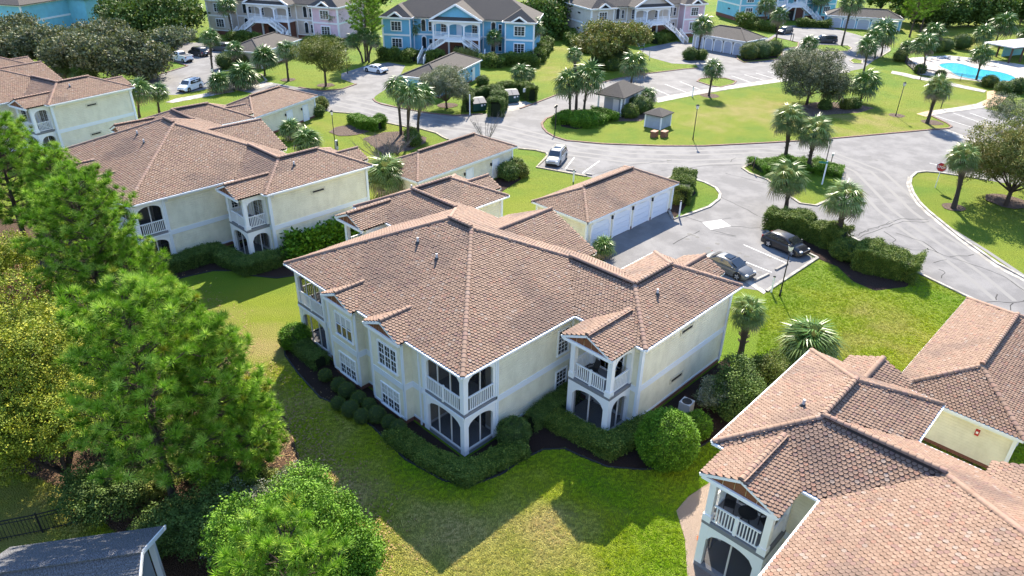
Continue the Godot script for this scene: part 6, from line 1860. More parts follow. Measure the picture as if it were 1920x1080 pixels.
	for q in [
		[Vector3(41.65, 0, -59.4), Vector3(0.15, 2.25, 0.15), 2.61, "big bushy palm against the second condo"],
		[Vector3(44.79, 0, -84.69), Vector3(0.11, 1.15, 0.11), 1.61, "small bushy palm in the courtyard of the second condo"],
		[Vector3(43.32, 0, -78.28), Vector3(0.16, 1.38, 0.17), 1.93, "larger bushy palm in the courtyard of the second condo"],
		[Vector3(47.53, 0, -34.45), Vector3(-0.05, 0.87, -0.05), 1.17, "bushy palm at the foot of the three door garage"],
		[Vector3(44.91, 0, -13.75), Vector3(-0.2, 1.27, -0.2), 2.26, "broad bushy palm in front of the nearest roof"],
		[Vector3(60.72, 0, -120.89), Vector3(0.23, 2.76, 0.23), 2.44, "shaggy palm beside the tan garage wall"],
		[Vector3(53.52, 0, -115.06), Vector3(0.25, 1.66, 0.26), 2.64, "round palmetto beside the white SUV"],
		[Vector3(49.32, 0, -115.33), Vector3(0.4, 1.21, 0.41), 2.07, "bright green palmetto between the white SUV and the round palmetto"],
		[Vector3(33.9, 0, -138.56), Vector3(0.17, 1.77, 0.17), 1.88, "bushy palm above the far left roof, the one nearer the left edge"],
		[Vector3(35.18, 0, -133.41), Vector3(0.18, 1.57, 0.18), 2.2, "bushy palm above the far left roof, the one nearer the oaks"],
		[Vector3(30.54, 0, -160.68), Vector3(0.44, 1.35, 0.46), 1.57, "palmetto at the left edge above the roofs"],
		[Vector3(32.97, 0, -158.62), Vector3(0.41, 1.54, 0.42), 1.77, "palmetto beside the left edge palmetto, against the oaks"],
		[Vector3(168.44, 0, -48.47), Vector3(-0.43, 2.16, -0.45), 1.79, "palm tuft by the pool fence corner"],
		[Vector3(52.71, 0, -59.43), Vector3(0.05, 0.46, 0.05), 1, "spiky palm head between the garage wall and the condo ridge"],
	]:
		palm(q[3], q[0], q[1], q[2], q[2] > 1.5 and q[0].x < 75 and q[0].z > -75, "bushy palms", true, "bushy_palm")
	rng.seed = 41
	# pines of the wood on the left
	for q in [[Vector3(7.07, 0, -30.91), 12.63, 3.5, 0.30, "big pine in front with its bare trunk showing below"], [Vector3(10.04, 0, -30.14), 10.37, 2.5, 0.12, "pine at the edge of the wood nearest the shaded lawn"], [Vector3(11.62, 0, -39.21), 8.39, 2.6, 0.2, "pine between the big front pine and the middle condo"],
			[Vector3(10.69, 0, -50.36), 11.82, 4.0, 0.2, "full pine beside the second condo porch"], [Vector3(12.62, 0, -48.51), 7.33, 2.5, 0.15, "small pine in front of the second condo's corner"],
			[Vector3(10.61, 0, -70.97), 11.43, 3.7, 0.2, "pine at the left edge under the far left condo"], [Vector3(13.13, 0, -44.29), 5.14, 1.9, 0.1, "young pine at the wood edge facing the lawn tip"],
			[Vector3(7.01, 0, -18.84), 7.6, 2.5, 0.35, "pine crown seen from above at the bottom edge"], [Vector3(13.51, 0, -66.76), 9.27, 2.6, 0.2, "pine before the second condo's far porch"], [Vector3(11.77, 0, -31.03), 5.48, 1.5, 0.08, "last small pine toward the dry grass"]]:
		pine(q[-1], q[0], q[1], q[2], q[3], "pines of the left wood", 1.12)
	for q in [[Vector3(82.59, 0, -120.68), 14.69, 3.4, 0.3, "tall pine rising over the palm clump by the white sedan"], [Vector3(199.02, 0, -58.09), 13.31, 4.0, 0.3, "tall dark pine at the far lawn corner"], [Vector3(210.04, 0, -59.14), 13.24, 4.0, 0.35, "second tall pine behind the far lawn corner"]]:
		pine(q[-1], q[0], q[1], q[2], q[3], "far pines", 1.0)
	rng.seed = 51
	# broad-leaved trees and bushes of the wood
	for q in [["oak_tree", Vector3(5.77, 0, -55.07), 8.46, 3.6, 0.25, "yellow", 0.26, 2600, "yellow green tree at the left edge above the bare branches"], ["oak_tree", Vector3(2.79, 0, -41.61), 9.88, 4.6, 0.2, "yellow", 0.26, 4200, "yellow tree left of the big pine, lowest one"], ["oak_tree", Vector3(6.45, 0, -44.21), 7.82, 3.4, 0.2, "yellow", 0.26, 2400, "yellow tree touching the big front pine"],
			["oak_tree", Vector3(0.71, 0, -40.64), 9.17, 4.0, 0.2, "olive", 0.26, 2600, "olive tree cut by the left edge below the yellow trees"], ["maple_tree", Vector3(7.38, 0, -51.63), 6.79, 2.6, 0.3, "red", 0.2, 340, "half bare tree with a few dull red leaves"], ["oak_tree", Vector3(8.45, 0, -47.92), 7.05, 2.0, 0.3, "yellow", 0.22, 700, "small tree with a clump of orange yellow leaves beside the bare branches"],
			["oak_tree", Vector3(3.64, 0, -36.94), 8.03, 3.4, 0.15, "yellow", 0.24, 3000, "yellow green tree nearest the black garden fence"], ["thicket", Vector3(9.58, 0, -23.93), 5.46, 2.3, 0.05, "pale", 0.17, 1700, "pale olive twiggy shrub in front of the rounded tree"], ["thicket", Vector3(6.91, 0, -32.92), 2.49, 2.0, 0.05, "olive", 0.2, 1100, "olive shrub right at the bare pine trunk"], ["laurel_tree", Vector3(9.51, 0, -21.88), 6.95, 3.5, 0.1, "bright", 0.24, 6200, "rounded bright green tree at the bottom beside the lawn"], ["laurel_tree", Vector3(10.34, 0, -20.26), 4.72, 1.9, 0.1, "bright", 0.24, 2600, "low bright green bush joined to the rounded bright tree"],
			["thicket", Vector3(8.22, 0, -27.56), 3.49, 2.6, 0.05, "dark", 0.22, 1700, "dark shrub below the big pine trunk"], ["thicket", Vector3(10.92, 0, -28.73), 2.12, 1.2, 0.05, "olive", 0.2, 900, "olive shrub on the dry grass edge"], ["thicket", Vector3(8.85, 0, -26), 3.65, 2.4, 0.1, "pale", 0.15, 900, "thin pale twiggy shrub before the rounded bright tree"],
			["thicket", Vector3(6.45, 0, -28.83), 2.95, 2.3, 0.05, "dark", 0.22, 1300, "dark shrub at the gable end of the shingled house"], ["thicket", Vector3(4.86, 0, -33.33), 3, 2.4, 0.05, "dark", 0.22, 1400, "dark shrub behind the black fence"], ["thicket", Vector3(7.92, 0, -38.56), 3, 2.4, 0.05, "olive", 0.22, 1200, "undergrowth shrub left of the bare pine trunk"],
			["thicket", Vector3(8.25, 0, -61.24), 2.64, 2.2, 0.05, "dark", 0.22, 900, "dark undergrowth shrub at the left edge"], ["thicket", Vector3(10.57, 0, -34.35), 2.2, 2.2, 0.05, "dark", 0.22, 900, "dark shrub between the two front pines"]]:
		leafy(q[0], q[8], "tree" if q[0] != "thicket" else "shrub", q[1], q[2], q[3], q[4], q[5], q[6], q[7], "wood on the left", 9)
	# trees about the estate
	for q in [["oak_tree", Vector3(43.78, 0, -130.05), 5.85, 5.6, 0.12, "oak", 0.55, 1500, "grey green oak nearest the left road"], ["oak_tree", Vector3(39.44, 0, -130.73), 7.67, 6.0, 0.12, "oak", 0.55, 1700, "grey green oak over the bushy palms"], ["oak_tree", Vector3(36.78, 0, -137.12), 7.96, 6.2, 0.12, "oak", 0.55, 1700, "grey green oak in the middle of the oak row"], ["oak_tree", Vector3(34.72, 0, -147.05), 8.05, 6.6, 0.12, "oak", 0.55, 1700, "grey green oak left of the middle of the row"],
			["oak_tree", Vector3(32.75, 0, -158.81), 8.2, 7.0, 0.12, "oak", 0.6, 1600, "grey green oak near the left edge"], ["oak_tree", Vector3(26.37, 0, -151.4), 7.9, 6.4, 0.12, "oak", 0.6, 1300, "grey green oak cut by the left edge"], ["oak_tree", Vector3(46.2, 0, -155.95), 6.2, 6.2, 0.15, "oak", 0.6, 1300, "grey green oak behind the row, under the turquoise wall"], ["oak_tree", Vector3(58.13, 0, -162.91), 9.65, 8.0, 0.12, "dark", 0.75, 1500, "dark tree right of the turquoise wall"], ["oak_tree", Vector3(60.15, 0, -180.03), 9.02, 7.0, 0.12, "dark", 0.75, 900, "dark tree behind the turquoise porch"],
			["crape_tree", Vector3(57.03, 0, -150.37), 5.25, 4.2, 0.25, "pale", 0.5, 700, "greyish flowering tree above the white pickup"], ["thicket", Vector3(53.86, 0, -149.54), 2.51, 3.0, 0.05, "yellow", 0.45, 420, "yellow green shrub at the end of the oak row"], ["maple_tree", Vector3(64.41, 0, -107.11), 7.76, 4.9, 0.38, "olive", 0.42, 1700, "rounded olive green tree on the lawn before the pink wing"], ["crape_tree", Vector3(70.56, 0, -83.01), 6.47, 4.2, 0.2, "pale", 0.34, 2100, "pale flowering tree in front of the blue garage"],
			["maple_tree", Vector3(114.99, 0, -85.42), 8.47, 7.2, 0.3, "rusty", 0.5, 1900, "rust tinged tree in front of the tan house stairs"], ["oak_tree", Vector3(115.68, 0, -46.3), 8.19, 5.8, 0.25, "oak", 0.4, 3400, "dark round oak on the middle green"], ["maple_tree", Vector3(89.87, 0, -11.85), 9.14, 6.0, 0.22, "rusty", 0.36, 4200, "rust tinged tree cut by the right edge"], ["crape_tree", Vector3(123.75, 0, -19.18), 5.12, 4.4, 0.2, "pale", 0.34, 700, "thin pale tree above the rust tinged right edge tree"], ["maple_tree", Vector3(98.28, 0, -9.74), 9.87, 5.0, 0.2, "olive", 0.4, 1400, "olive tree behind the right edge tree"],
			["crape_tree", Vector3(94.56, 0, -105.31), 3.19, 2.8, 0.2, "rusty", 0.4, 420, "small bronze shrub tree at the foot of the blue stairs"], ["magnolia_tree", Vector3(181.59, 0, -92.58), 3.14, 3.2, 0.05, "dark", 0.6, 420, "dark round bush at the corner of the light blue house"]]:
		leafy(q[0], q[8], "tree", q[1], q[2], q[3], q[4], q[5], q[6], q[7], "estate trees", 10)
	# bare shrubs
	for q in [[Vector3(62.45, 0, -65.68), 3.55, 3.2, "bare twiggy shrub behind the brown garage roof"], [Vector3(48.59, 0, -70.17), 2.83, 4.2, "bare twiggy shrub over the bed below the tall palm trio"], [Vector3(51.43, 0, -70.36), 1.93, 2.8, "smaller bare shrub against the tall palm trio"], [Vector3(39.65, 0, -127.09), 2.15, 4.0, "pale bare shrub between the oaks and the far left roof"]]:
		bare(q[3], q[0], q[1], q[2])
	# the woods along the far side
	rng.seed = 61
	var far_labels := ["dark far tree behind the tan and pink house", "dark far tree between the tan and the blue house", "dark far tree right of the blue house roof", "dark far tree beside the tan house end wall", "dark far tree at the gap between the two middle houses", "far tree behind the far blue garage", "far tree over the far blue garage roof", "far tree at the left end of the wood beyond the lawn", "broad far tree beyond the lawn, left of the middle", "broad far tree beyond the lawn in the middle", "broad far tree beyond the lawn, right of the middle", "far tree above the pool palms", "far tree above the pavilion", "far tree at the right end beyond the lawn", "far tree in the upper right corner", "dark far tree left of the tan house"]
	var far_at := [Vector3(96.43, 0, -194.73), 10.65, Vector3(116.78, 0, -166.59), 12.97, Vector3(128.41, 0, -115.58), 8.13, Vector3(135.28, 0, -117.49), 9.77, Vector3(147.88, 0, -130.49), 12.84, Vector3(225.67, 0, -69.06), 10.98, Vector3(243.59, 0, -81.41), 11.95, Vector3(218.84, 0, -60.62), 8.45, Vector3(225.68, 0, -57.38), 8.29, Vector3(232.7, 0, -54.05), 8.38, Vector3(237.05, 0, -50.59), 8.94, Vector3(243.68, 0, -47.63), 9.04, Vector3(280.24, 0, -53.18), 10.77, Vector3(257.3, 0, -44.08), 8.49, Vector3(306.74, 0, -56.7), 10.81, Vector3(65.91, 0, -166.46), 10.91]
	for i in 16:
		leafy("oak_tree", far_labels[i], "tree", far_at[i * 2], far_at[i * 2 + 1], maxf(5.5, far_at[i * 2 + 1] * 0.42), 0.05, "dark", 0.9, 800, "far woods", 9)
	var fw: Array = []
	var ft := PackedColorArray()
	for i in 5200:
		var u := rng.randf()
		var p := Vector3(80, 0, -330).lerp(Vector3(420, 0, -60), u) + Vector3(0.62, 0, -0.78) * rng.randf_range(0, 30)
		fw.append(Transform3D(spin(rng.randf_range(1.6, 2.8)), p + Vector3(0, rng.randf_range(0.5, 15.0) * (0.7 + 0.3 * sin(u * 60.0)), 0)))
		ft.append(leaf("dark"))
	var forest := thing("forest", "dark mass of forest closing the view beyond the houses", "forest", Vector3.ZERO)
	forest.set_meta("kind", "stuff")
	scatter("foliage", broad, M.leaf, fw, ft, forest)
	hedges()

func bare(label: String, at: Vector3, h: float, r: float) -> void:
	var o := thing("bare_shrub", label, "shrub", at, 0.0, "bare shrubs")
	var b := MB.new()
	for i in 16:
		var a := TAU * i / 16 + rng.randf() * 0.4
		var d := Vector3(cos(a) * r * rng.randf_range(0.3, 1.0), h * rng.randf_range(0.75, 1.0), sin(a) * r * rng.randf_range(0.3, 1.0))
		b.tube(Vector3.ZERO, d * 0.5, 0.05, 0.03, 4, false)
		b.tube(d * 0.5, d, 0.03, 0.012, 4, false)
		for k in 9:
			var p := d * rng.randf_range(0.45, 1.0)
			b.tube(p, p + (d.normalized() + ball_dir() * 0.8) * h * 0.2, 0.014, 0.006, 3, false)
	obj("branches", b, M.bark_pale, o)

func hedges() -> void:
	rng.seed = 71
	var t1 := Vector2(20.34, -23.23)
	var t2 := Vector2(16.23, -59.28)
	hedge("clipped_hedge", "long tall clipped hedge behind the black hatchback", [Vector2(65.31, -26.61), Vector2(65.73, -24.12), Vector2(65.47, -20.7)], 2.3, 1.9, "hedge", 0.22, 110, "clipped hedges", 0.2)
	hedge("clipped_hedge", "rounded hedge block at the end of the bed, toward the road bend", [Vector2(63.58, -16.67), Vector2(64.05, -13.96)], 3.0, 1.9, "hedge", 0.22, 110, "clipped hedges", 0.2)
	shrub("round_shrub", "round shrub between the long hedge and the hedge block", Vector3(63.79, 0, -18.84), Vector3(1.5, 0.95, 1.5), "hedge", 0.22, 900, "round shrubs")
	hedge("clipped_hedge", "dark green ground hedge on the sign island", [Vector2(80.98, -35.86), Vector2(83.23, -34.33), Vector2(85.33, -31.88), Vector2(85.96, -29.75)], 3.4, 0.9, "bright", 0.22, 60, "clipped hedges", 0.3)
	hedge("foundation_hedge", "dark hedge round the nearest screened porch corner", [t1 + Vector2(-1.5, -4.4), t1 + Vector2(-1.3, -1.5), t1 + Vector2(-0.7, 0.9), t1 + Vector2(2.7, 1.5)], 1.15, 0.62, "hedge", 0.2, 150, "foundation hedges")
	hedge("foundation_hedge", "hedge in front of the middle condo's open gabled porch", [t1 + Vector2(6.4, 1.4), t1 + Vector2(6.8, 5.2), t1 + Vector2(10.2, 5.8)], 1.2, 0.85, "hedge", 0.2, 140, "foundation hedges")
	hedge("foundation_hedge", "hedge along the shaded side wall of the middle condo", [t1 + Vector2(5.4, 0.5), t1 + Vector2(8.8, 0.4)], 1.0, 1.1, "dark", 0.16, 150, "foundation hedges")
	hedge("foundation_hedge", "hedge under the far porch of the middle condo", [t1 + Vector2(-0.6, -17.8), t1 + Vector2(-0.7, -14.3)], 1.0, 0.9, "dark", 0.16, 150, "foundation hedges")
	shrub("round_shrub", "sunlit shrub at the far corner of the middle condo", Vector3(19.84, 0, -40.81), Vector3(1.1, 0.9, 1.1), "bright", 0.2, 700, "round shrubs")
	shrub("round_shrub", "round shrub tucked into the wall beside the porch hedge", Vector3(23.72, 0, -22.55), Vector3(1.0, 0.9, 1.0), "dark", 0.16, 700, "round shrubs")
	shrub("tall_shrub", "tall egg shaped shrub by the end wall of the middle condo", Vector3(29, 0, -15.35), Vector3(1.7, 1.75, 1.7), "bright", 0.2, 2600, "round shrubs")
	shrub("round_shrub", "small round shrub beside the tall egg shaped one", Vector3(32.25, 0, -15.27), Vector3(0.85, 0.85, 0.85), "bright", 0.18, 600, "round shrubs")
	leafy("oleander_shrub", "loose grey green shrub under the palm at the end wall", "shrub", Vector3(36.01, 0, -14.49), 3.4, 2.1, 0.05, "dark", 0.26, 2200, "loose shrubs")
	leafy("oleander_shrub", "smaller loose shrub left of the grey green one", "shrub", Vector3(35.43, 0, -15.58), 2.4, 1.3, 0.05, "pale", 0.2, 700, "loose shrubs")
	leafy("oleander_shrub", "loose shrub reaching toward the lawn from the end wall", "shrub", Vector3(39.02, 0, -14.28), 3.4, 1.6, 0.05, "olive", 0.24, 900, "loose shrubs")
	var n := 0
	var names := ["at the start of the row by the far window", "second from the far window", "beside the corner of the first bay", "standing out front of the first bay", "under the first bay wall", "front one at the middle of the row", "at the wall between the bays", "front one before the second bay", "under the second bay window", "front one next to the porch hedge", "last under the second bay"]
	for p in [Vector3(19.07, 0, -35.74), Vector3(19.11, 0, -34.15), Vector3(19.08, 0, -33.23), Vector3(18, 0, -32.59), Vector3(19.2, 0, -32.03), Vector3(18.17, 0, -31.47), Vector3(19.32, 0, -31.09), Vector3(18.32, 0, -30.46), Vector3(19.04, 0, -29.9), Vector3(19.22, 0, -28.88), Vector3(19.28, 0, -28)]:
		shrub("clipped_ball", "clipped dark ball shrub, " + names[n], p, Vector3(0.52, 0.52, 0.52) * (0.92 + 0.12 * (n % 3)), "hedge", 0.05, 420, "clipped ball shrubs")
		n += 1
	# the second condo
	hedge("foundation_hedge", "dark hedge round the second condo's nearest porch", [t2 + Vector2(-0.9, -3.0), t2 + Vector2(-0.6, 0.8), t2 + Vector2(5.8, 1.0), t2 + Vector2(6.6, 5.6), t2 + Vector2(10.2, 6.0)], 1.5, 1.1, "dark", 0.2, 110, "foundation hedges")
	for q in [[11.6, 6.3, 1.3, "nearest the porch"], [14.2, 6.4, 1.2, "in the middle of the wall"], [16.4, 6.2, 1.1, "farthest from the porch"]]:
		leafy("philodendron", "broad leaved bush on the second condo's end wall, " + q[3], "shrub", Vector3(t2.x + q[0], 0, t2.y + q[1]), 2.3, q[2] * 1.3, 0.0, "bright", 0.5, 420, "broad leaved bushes", 6, false)
	# hedges and shrubs along the roads
	hedge("clipped_hedge", "curved bright green hedge on the lawn by the road", [Vector2(55.47, -85.2), Vector2(55.15, -82.66), Vector2(55.85, -81)], 2.0, 1.3, "bright", 0.25, 70, "clipped hedges")
	shrub("round_shrub", "round shrub at the end of the curved hedge", Vector3(57.06, 0, -81.66), Vector3(0.95, 1.0, 0.95), "bright", 0.25, 380, "round shrubs")
	for q in [[Vector3(55.94, 0, -95.09), 1.1, "dark round shrub at the corner of the pale garage"], [Vector3(53.57, 0, -92.46), 1.0, "second dark shrub at the pale garage corner"], [Vector3(57.87, 0, -55.96), 1.0, "round shrub at the corner of the brown garage"], [Vector3(55.63, 0, -54.81), 1.2, "wide shrub below the brown garage corner"], [Vector3(57.28, 0, -54.51), 0.9, "small shrub nearest the grass at the brown garage"],
			[Vector3(55.35, 0, -72.08), 1.0, "dark shrub at the foot of the tall palm trio"], [Vector3(57.12, 0, -74.88), 0.8, "dark shrub behind the tall palm trio"], [Vector3(58.46, 0, -130.91), 1.7, "dark ball shrub in the kerbed bed"], [Vector3(60.65, 0, -129.06), 1.5, "bright shrub behind the kerbed bed"], [Vector3(132.4, 0, -78.79), 1.5, "left round shrub at the tall slim palm's foot"], [Vector3(134.12, 0, -77.34), 1.3, "right round shrub at the tall slim palm's foot"],
			[Vector3(84.99, 0, -90.32), 1.0, "dark shrub at the corner of the blue garage"], [Vector3(63.69, 0, -37.35), 0.9, "round shrub beside the three door garage end"], [Vector3(90.55, 0, -61.68), 1.6, "dark shrub at the pump house corner"], [Vector3(87.66, 0, -61.06), 1.2, "low dark shrub before the pump house"], [Vector3(92.38, 0, -61.69), 1.2, "dark shrub between the hut and the low palm"],
			[Vector3(142.97, 0, -71.32), 2.0, "dark shrub against the tan garage end wall"], [Vector3(145.96, 0, -70.24), 2.2, "grey green shrub in the tan garage bed"], [Vector3(150.21, 0, -69.63), 2.0, "bright shrub at the end of the tan garage bed"], [Vector3(114.92, 0, -43.05), 0.9, "shrub in the pale bed under the dark oak"], [Vector3(117.88, 0, -40.86), 0.9, "small spiky shrub left of the short palm"], [Vector3(119.21, 0, -40.12), 1.0, "small shrub right beside the short palm"],
			[Vector3(191.55, 0, -44.62), 2.2, "clipped block shrub beyond the pool"], [Vector3(149.37, 0, -26.27), 1.3, "shrub at the clay path's end near the pool"], [Vector3(153.56, 0, -29.39), 1.3, "dark shrub at the pool fence corner nearest the clay path"], [Vector3(152.31, 0, -24.72), 1.6, "shrub at the right edge by the pool"], [Vector3(156.32, 0, -42.04), 1.0, "dark shrub beside the pool gate palm"], [Vector3(154.78, 0, -37.92), 0.8, "dark shrub on the near pool edge"], [Vector3(165.36, 0, -48.92), 1.3, "bush at the pool fence corner facing the lot"], [Vector3(185.65, 0, -46.26), 1.8, "low shrub in the row behind the pool loungers"], [Vector3(182.28, 0, -47.46), 1.8, "low shrub at the end of the row behind the pool"],
			[Vector3(116.03, 0, -88.48), 2.4, "grey shrub under the rust tinged tree"], [Vector3(117.02, 0, -85.01), 2.4, "grey green shrub right of the rust tinged tree"], [Vector3(111.27, 0, -86.04), 1.6, "small grey shrub beside the lawn edge"], [Vector3(111.96, 0, -82.96), 1.5, "dark round shrub below the rust tinged tree"], [Vector3(149.74, 0, -98.21), 2.4, "dark shrub at the foot of the tan house stairs"]]:
		shrub("round_shrub", q[2], q[0], Vector3(q[1], q[1] * 0.85, q[1]), ["dark", "hedge", "dark", "olive"][n % 4], 0.34, 260, "round shrubs")
		n += 1
	hedge("clipped_hedge", "ground hedge round the feet of the pump house palms", [Vector2(78.81, -65.88), Vector2(79.59, -63.7), Vector2(84.17, -63.38)], 4.2, 1.0, "bright", 0.34, 34, "clipped hedges", 0.4)
	hedge("clipped_hedge", "dark hedge along the front of the tan five door lot corner", [Vector2(64.25, -37.24), Vector2(68.23, -39.25)], 2.4, 2.0, "hedge", 0.26, 60, "clipped hedges", 0.2)
	hedge("clipped_hedge", "dark hedge screening the nearer dumpster on the road side", [Vector2(73.08, -74.78), Vector2(77.39, -78.25), Vector2(79.16, -81.03)], 1.8, 2.3, "dark", 0.3, 60, "dumpster hedges")
	hedge("clipped_hedge", "dark hedge behind the nearer dumpster", [Vector2(71.78, -79.48), Vector2(75.08, -82.86), Vector2(78.43, -82.11)], 1.2, 2.0, "dark", 0.3, 60, "dumpster hedges")
	hedge("clipped_hedge", "hedge behind the farther dumpster", [Vector2(79.78, -82.28), Vector2(82.08, -83.02), Vector2(85.89, -81.59), Vector2(83.9, -77.77)], 1.4, 2.0, "hedge", 0.3, 60, "dumpster hedges")
	for q in [[Vector2(85.13, -118.54), Vector2(87.7, -113.71), "under the left wing of the blue house"], [Vector2(99.92, -100.12), Vector2(103.23, -95.4), "under the right wing of the blue house"], [Vector2(106.57, -97.8), Vector2(117.91, -105.68), "beside the right end of the blue house"], [Vector2(121.7, -99.44), Vector2(122.52, -95.74), "at the corner of the tan house"], [Vector2(136.94, -118.09), Vector2(125.01, -102.97), "along the end wall of the tan house"], [Vector2(71.35, -153.65), Vector2(74.2, -149.7), "left of the tan house stairs"], [Vector2(81.54, -140.47), Vector2(84.72, -133.2), "under the pink wing"], [Vector2(142.18, -93.77), Vector2(151.22, -95.17), "right of the tan house stairs"], [Vector2(179.42, -92.16), Vector2(179.24, -83.97), "under the light blue house"], [Vector2(193.06, -83.42), Vector2(196.87, -78.2), "beside the light blue stairs"], [Vector2(91.38, -113.29), Vector2(90.86, -109.73), "left of the blue staircase"], [Vector2(95.74, -101.74), Vector2(97.42, -99.06), "right of the blue staircase"]]:
		hedge("house_hedge", "dark hedge " + q[2], [q[0], q[1]], 2.4, 1.7, "hedge", 0.5, 16, "hedges along the far houses", 0.3)

func fittings() -> void:
	rng.seed = 81
	for q in [[Vector3(52.56, 0, -19.75), 4.68, "lamp post on the bright lawn beside the parked cars"], [Vector3(85.07, 0, -48.44), 4.75, "lamp post on the middle green near the small shed"], [Vector3(119.4, 0, -33.7), 5.13, "lamp post on the middle green toward the pool path"], [Vector3(86.58, 0, -30.75), 3.77, "lamp post standing behind the street sign on the island"], [Vector3(149.82, 0, -39.86), 4.44, "lamp post beside the pool fence"], [Vector3(47.03, 0, -77.52), 4.88, "lamp post on the lawn by the curved hedge"], [Vector3(129.99, 0, -88.76), 4.41, "lamp post at the tan house parking lot"], [Vector3(49.45, 0, -116.17), 3.58, "lamp post beside the left road"], [Vector3(72.67, 0, -112.92), 4.29, "lamp post at the white sedan's parking bay"]]:
		lamp_post(q[2], q[0], q[1])
	for q in [[Vector3(60.43, 0, -48.97), 1.42, "white bollard light on the lawn near the silver SUV"], [Vector3(52.63, 0, -20.55), 1.48, "white bollard light at the kerb beside the lamp post"], [Vector3(105.71, 0, -61.45), 1.67, "bollard light at the pavement by the ragged palm"], [Vector3(125.13, 0, -54.55), 2.05, "bollard light at the pavement under the dark oak"], [Vector3(130.21, 0, -30.42), 1.37, "dark bollard light beside the clay path"], [Vector3(60.64, 0, -34.83), 1.72, "white bollard light at the garage end near the drain"], [Vector3(126.35, 0, -84.58), 1.58, "bollard light at the corner of the tan house lot"], [Vector3(170.9, 0, -75.46), 1.68, "white post at the dark SUV's island"], [Vector3(170.61, 0, -74.8), 1.56, "second white post at the dark SUV's island"], [Vector3(166.45, 0, -75.55), 0.59, "small dark post light on the island by the far palm"]]:
		bollard(q[2], q[0], q[1], "black_metal" if "dark" in q[2] else "white")
	# signs
	var o := thing("stop_sign", "red octagonal STOP sign on a white post at the corner lawn", "sign", Vector3(90.11, 0, -19.11), 0.0)
	var hgt := 2.59
	var fac := Vector3(eye.x - o.position.x, 0, eye.z - o.position.z).normalized()
	o.rotation.y = atan2(fac.x, fac.z) - 0.25
	obj("post", MB.new().tube(Vector3(0, 0, -0.03), Vector3(0, hgt - 0.3, -0.03), 0.045, 0.045, 8), M.white, o)
	var oc := PackedVector2Array()
	var ob := PackedVector2Array()
	for k in 8:
		oc.append(Vector2.from_angle(TAU * (k + 0.5) / 8) * 0.52)
		ob.append(Vector2.from_angle(TAU * (k + 0.5) / 8) * 0.58)
	var up := Transform3D(Basis(Vector3.RIGHT, Vector3(0, 0, 1), Vector3.UP), Vector3(0, hgt - 0.1, 0.03))
	obj("border", MB.new().prism(ob, -0.01, 0.015, up), M.white, o)
	obj("face", MB.new().prism(oc, 0.0, 0.024, up), M.sign_red, o)
	print_text(o, "lettering", "STOP", 0.36, Transform3D(Basis.IDENTITY, Vector3(0, hgt - 0.1, 0.064)), M.white)
	o = thing("street_sign", "white post with crossed green street name blades on the island", "sign", Vector3(81.23, 0, -28.68), 0.5)
	hgt = 2.78
	obj("post", MB.new().box(Vector3(0, hgt / 2, 0), Vector3(0.14, hgt, 0.14)), M.white, o)
	obj("name_blade", MB.new().box(Vector3(0.5, hgt - 0.35, 0.09), Vector3(1.0, 0.2, 0.03)), M.sign_green, o)
	obj("name_blade", MB.new().box(Vector3(-0.09, hgt - 0.12, -0.4), Vector3(0.03, 0.2, 1.0)), M.sign_green, o)
	obj("cap", MB.new().tube(Vector3(0, hgt, 0), Vector3(0, hgt + 0.12, 0), 0.12, 0.02, 4), M.white, o)
	o = thing("notice_post", "thin post with a small plate at the tip of the sign island", "sign", Vector3(79.23, 0, -36.42), 0.2)
	obj("post", MB.new().box(Vector3(0, 0.9, 0), Vector3(0.09, 1.8, 0.09)), M.timber, o)
	obj("plate", MB.new().box(Vector3(0, 1.75, 0.06), Vector3(0.22, 0.3, 0.03)), M.steel, o)
	o = thing("meter_post", "short post carrying two grey meter boxes beyond the sign island hedge", "post", Vector3(88.97, 0, -30.96), 0.3)
	obj("post", MB.new().box(Vector3(0, 0.7, 0), Vector3(0.1, 1.4, 0.1)), M.timber, o)
	obj("meter_box", MB.new().box(Vector3(-0.18, 1.35, 0.02), Vector3(0.26, 0.34, 0.2)).box(Vector3(0.2, 1.35, 0.02), Vector3(0.26, 0.34, 0.2)), M.pipe, o)
	o = thing("sign_mast", "black post with two side arms at the tip of the middle green", "post", Vector3(74.73, 0, -64.46), 0.5)
	hgt = 3.47
	obj("post", MB.new().box(Vector3(0, hgt / 2, 0), Vector3(0.14, hgt, 0.14)), M.black_metal, o)
	obj("arm", MB.new().box(Vector3(-0.6, hgt - 0.12, 0), Vector3(1.0, 0.28, 0.08)), M.black_metal, o)
	obj("arm", MB.new().box(Vector3(0.4, hgt - 0.3, 0), Vector3(0.7, 0.28, 0.08)), M.black_metal, o)
	o = thing("meter_pedestal", "small grey pedestal box beside the lamp on the curved hedge lawn", "utility box", Vector3(47.06, 0, -77.2), 0.2)
	obj("pedestal", MB.new().box(Vector3(0, 0.6, 0), Vector3(0.3, 1.2, 0.25)), M.pipe, o)
	obj("door", MB.new().box(Vector3(0, 0.75, 0.13), Vector3(0.24, 0.6, 0.03)), M.black_metal, o)
	o = thing("pole_sign", "white sign board between the farther dumpster and its hedge", "sign", Vector3(83.19, 0, -78.39), -0.3)
	obj("board", MB.new().box(Vector3(0, 1.6, 0), Vector3(0.9, 0.6, 0.05)), M.white, o)
	obj("post", MB.new().box(Vector3(0, 0.7, -0.06), Vector3(0.09, 1.4, 0.09)), M.timber, o)
	o = thing("white_pole", "white pole in front of the nearer dumpster", "post", Vector3(70.56, 0, -77.79), 0.0)
	obj("pole", MB.new().tube(Vector3.ZERO, Vector3(0, 3.0, 0), 0.08, 0.08, 8), M.white, o)
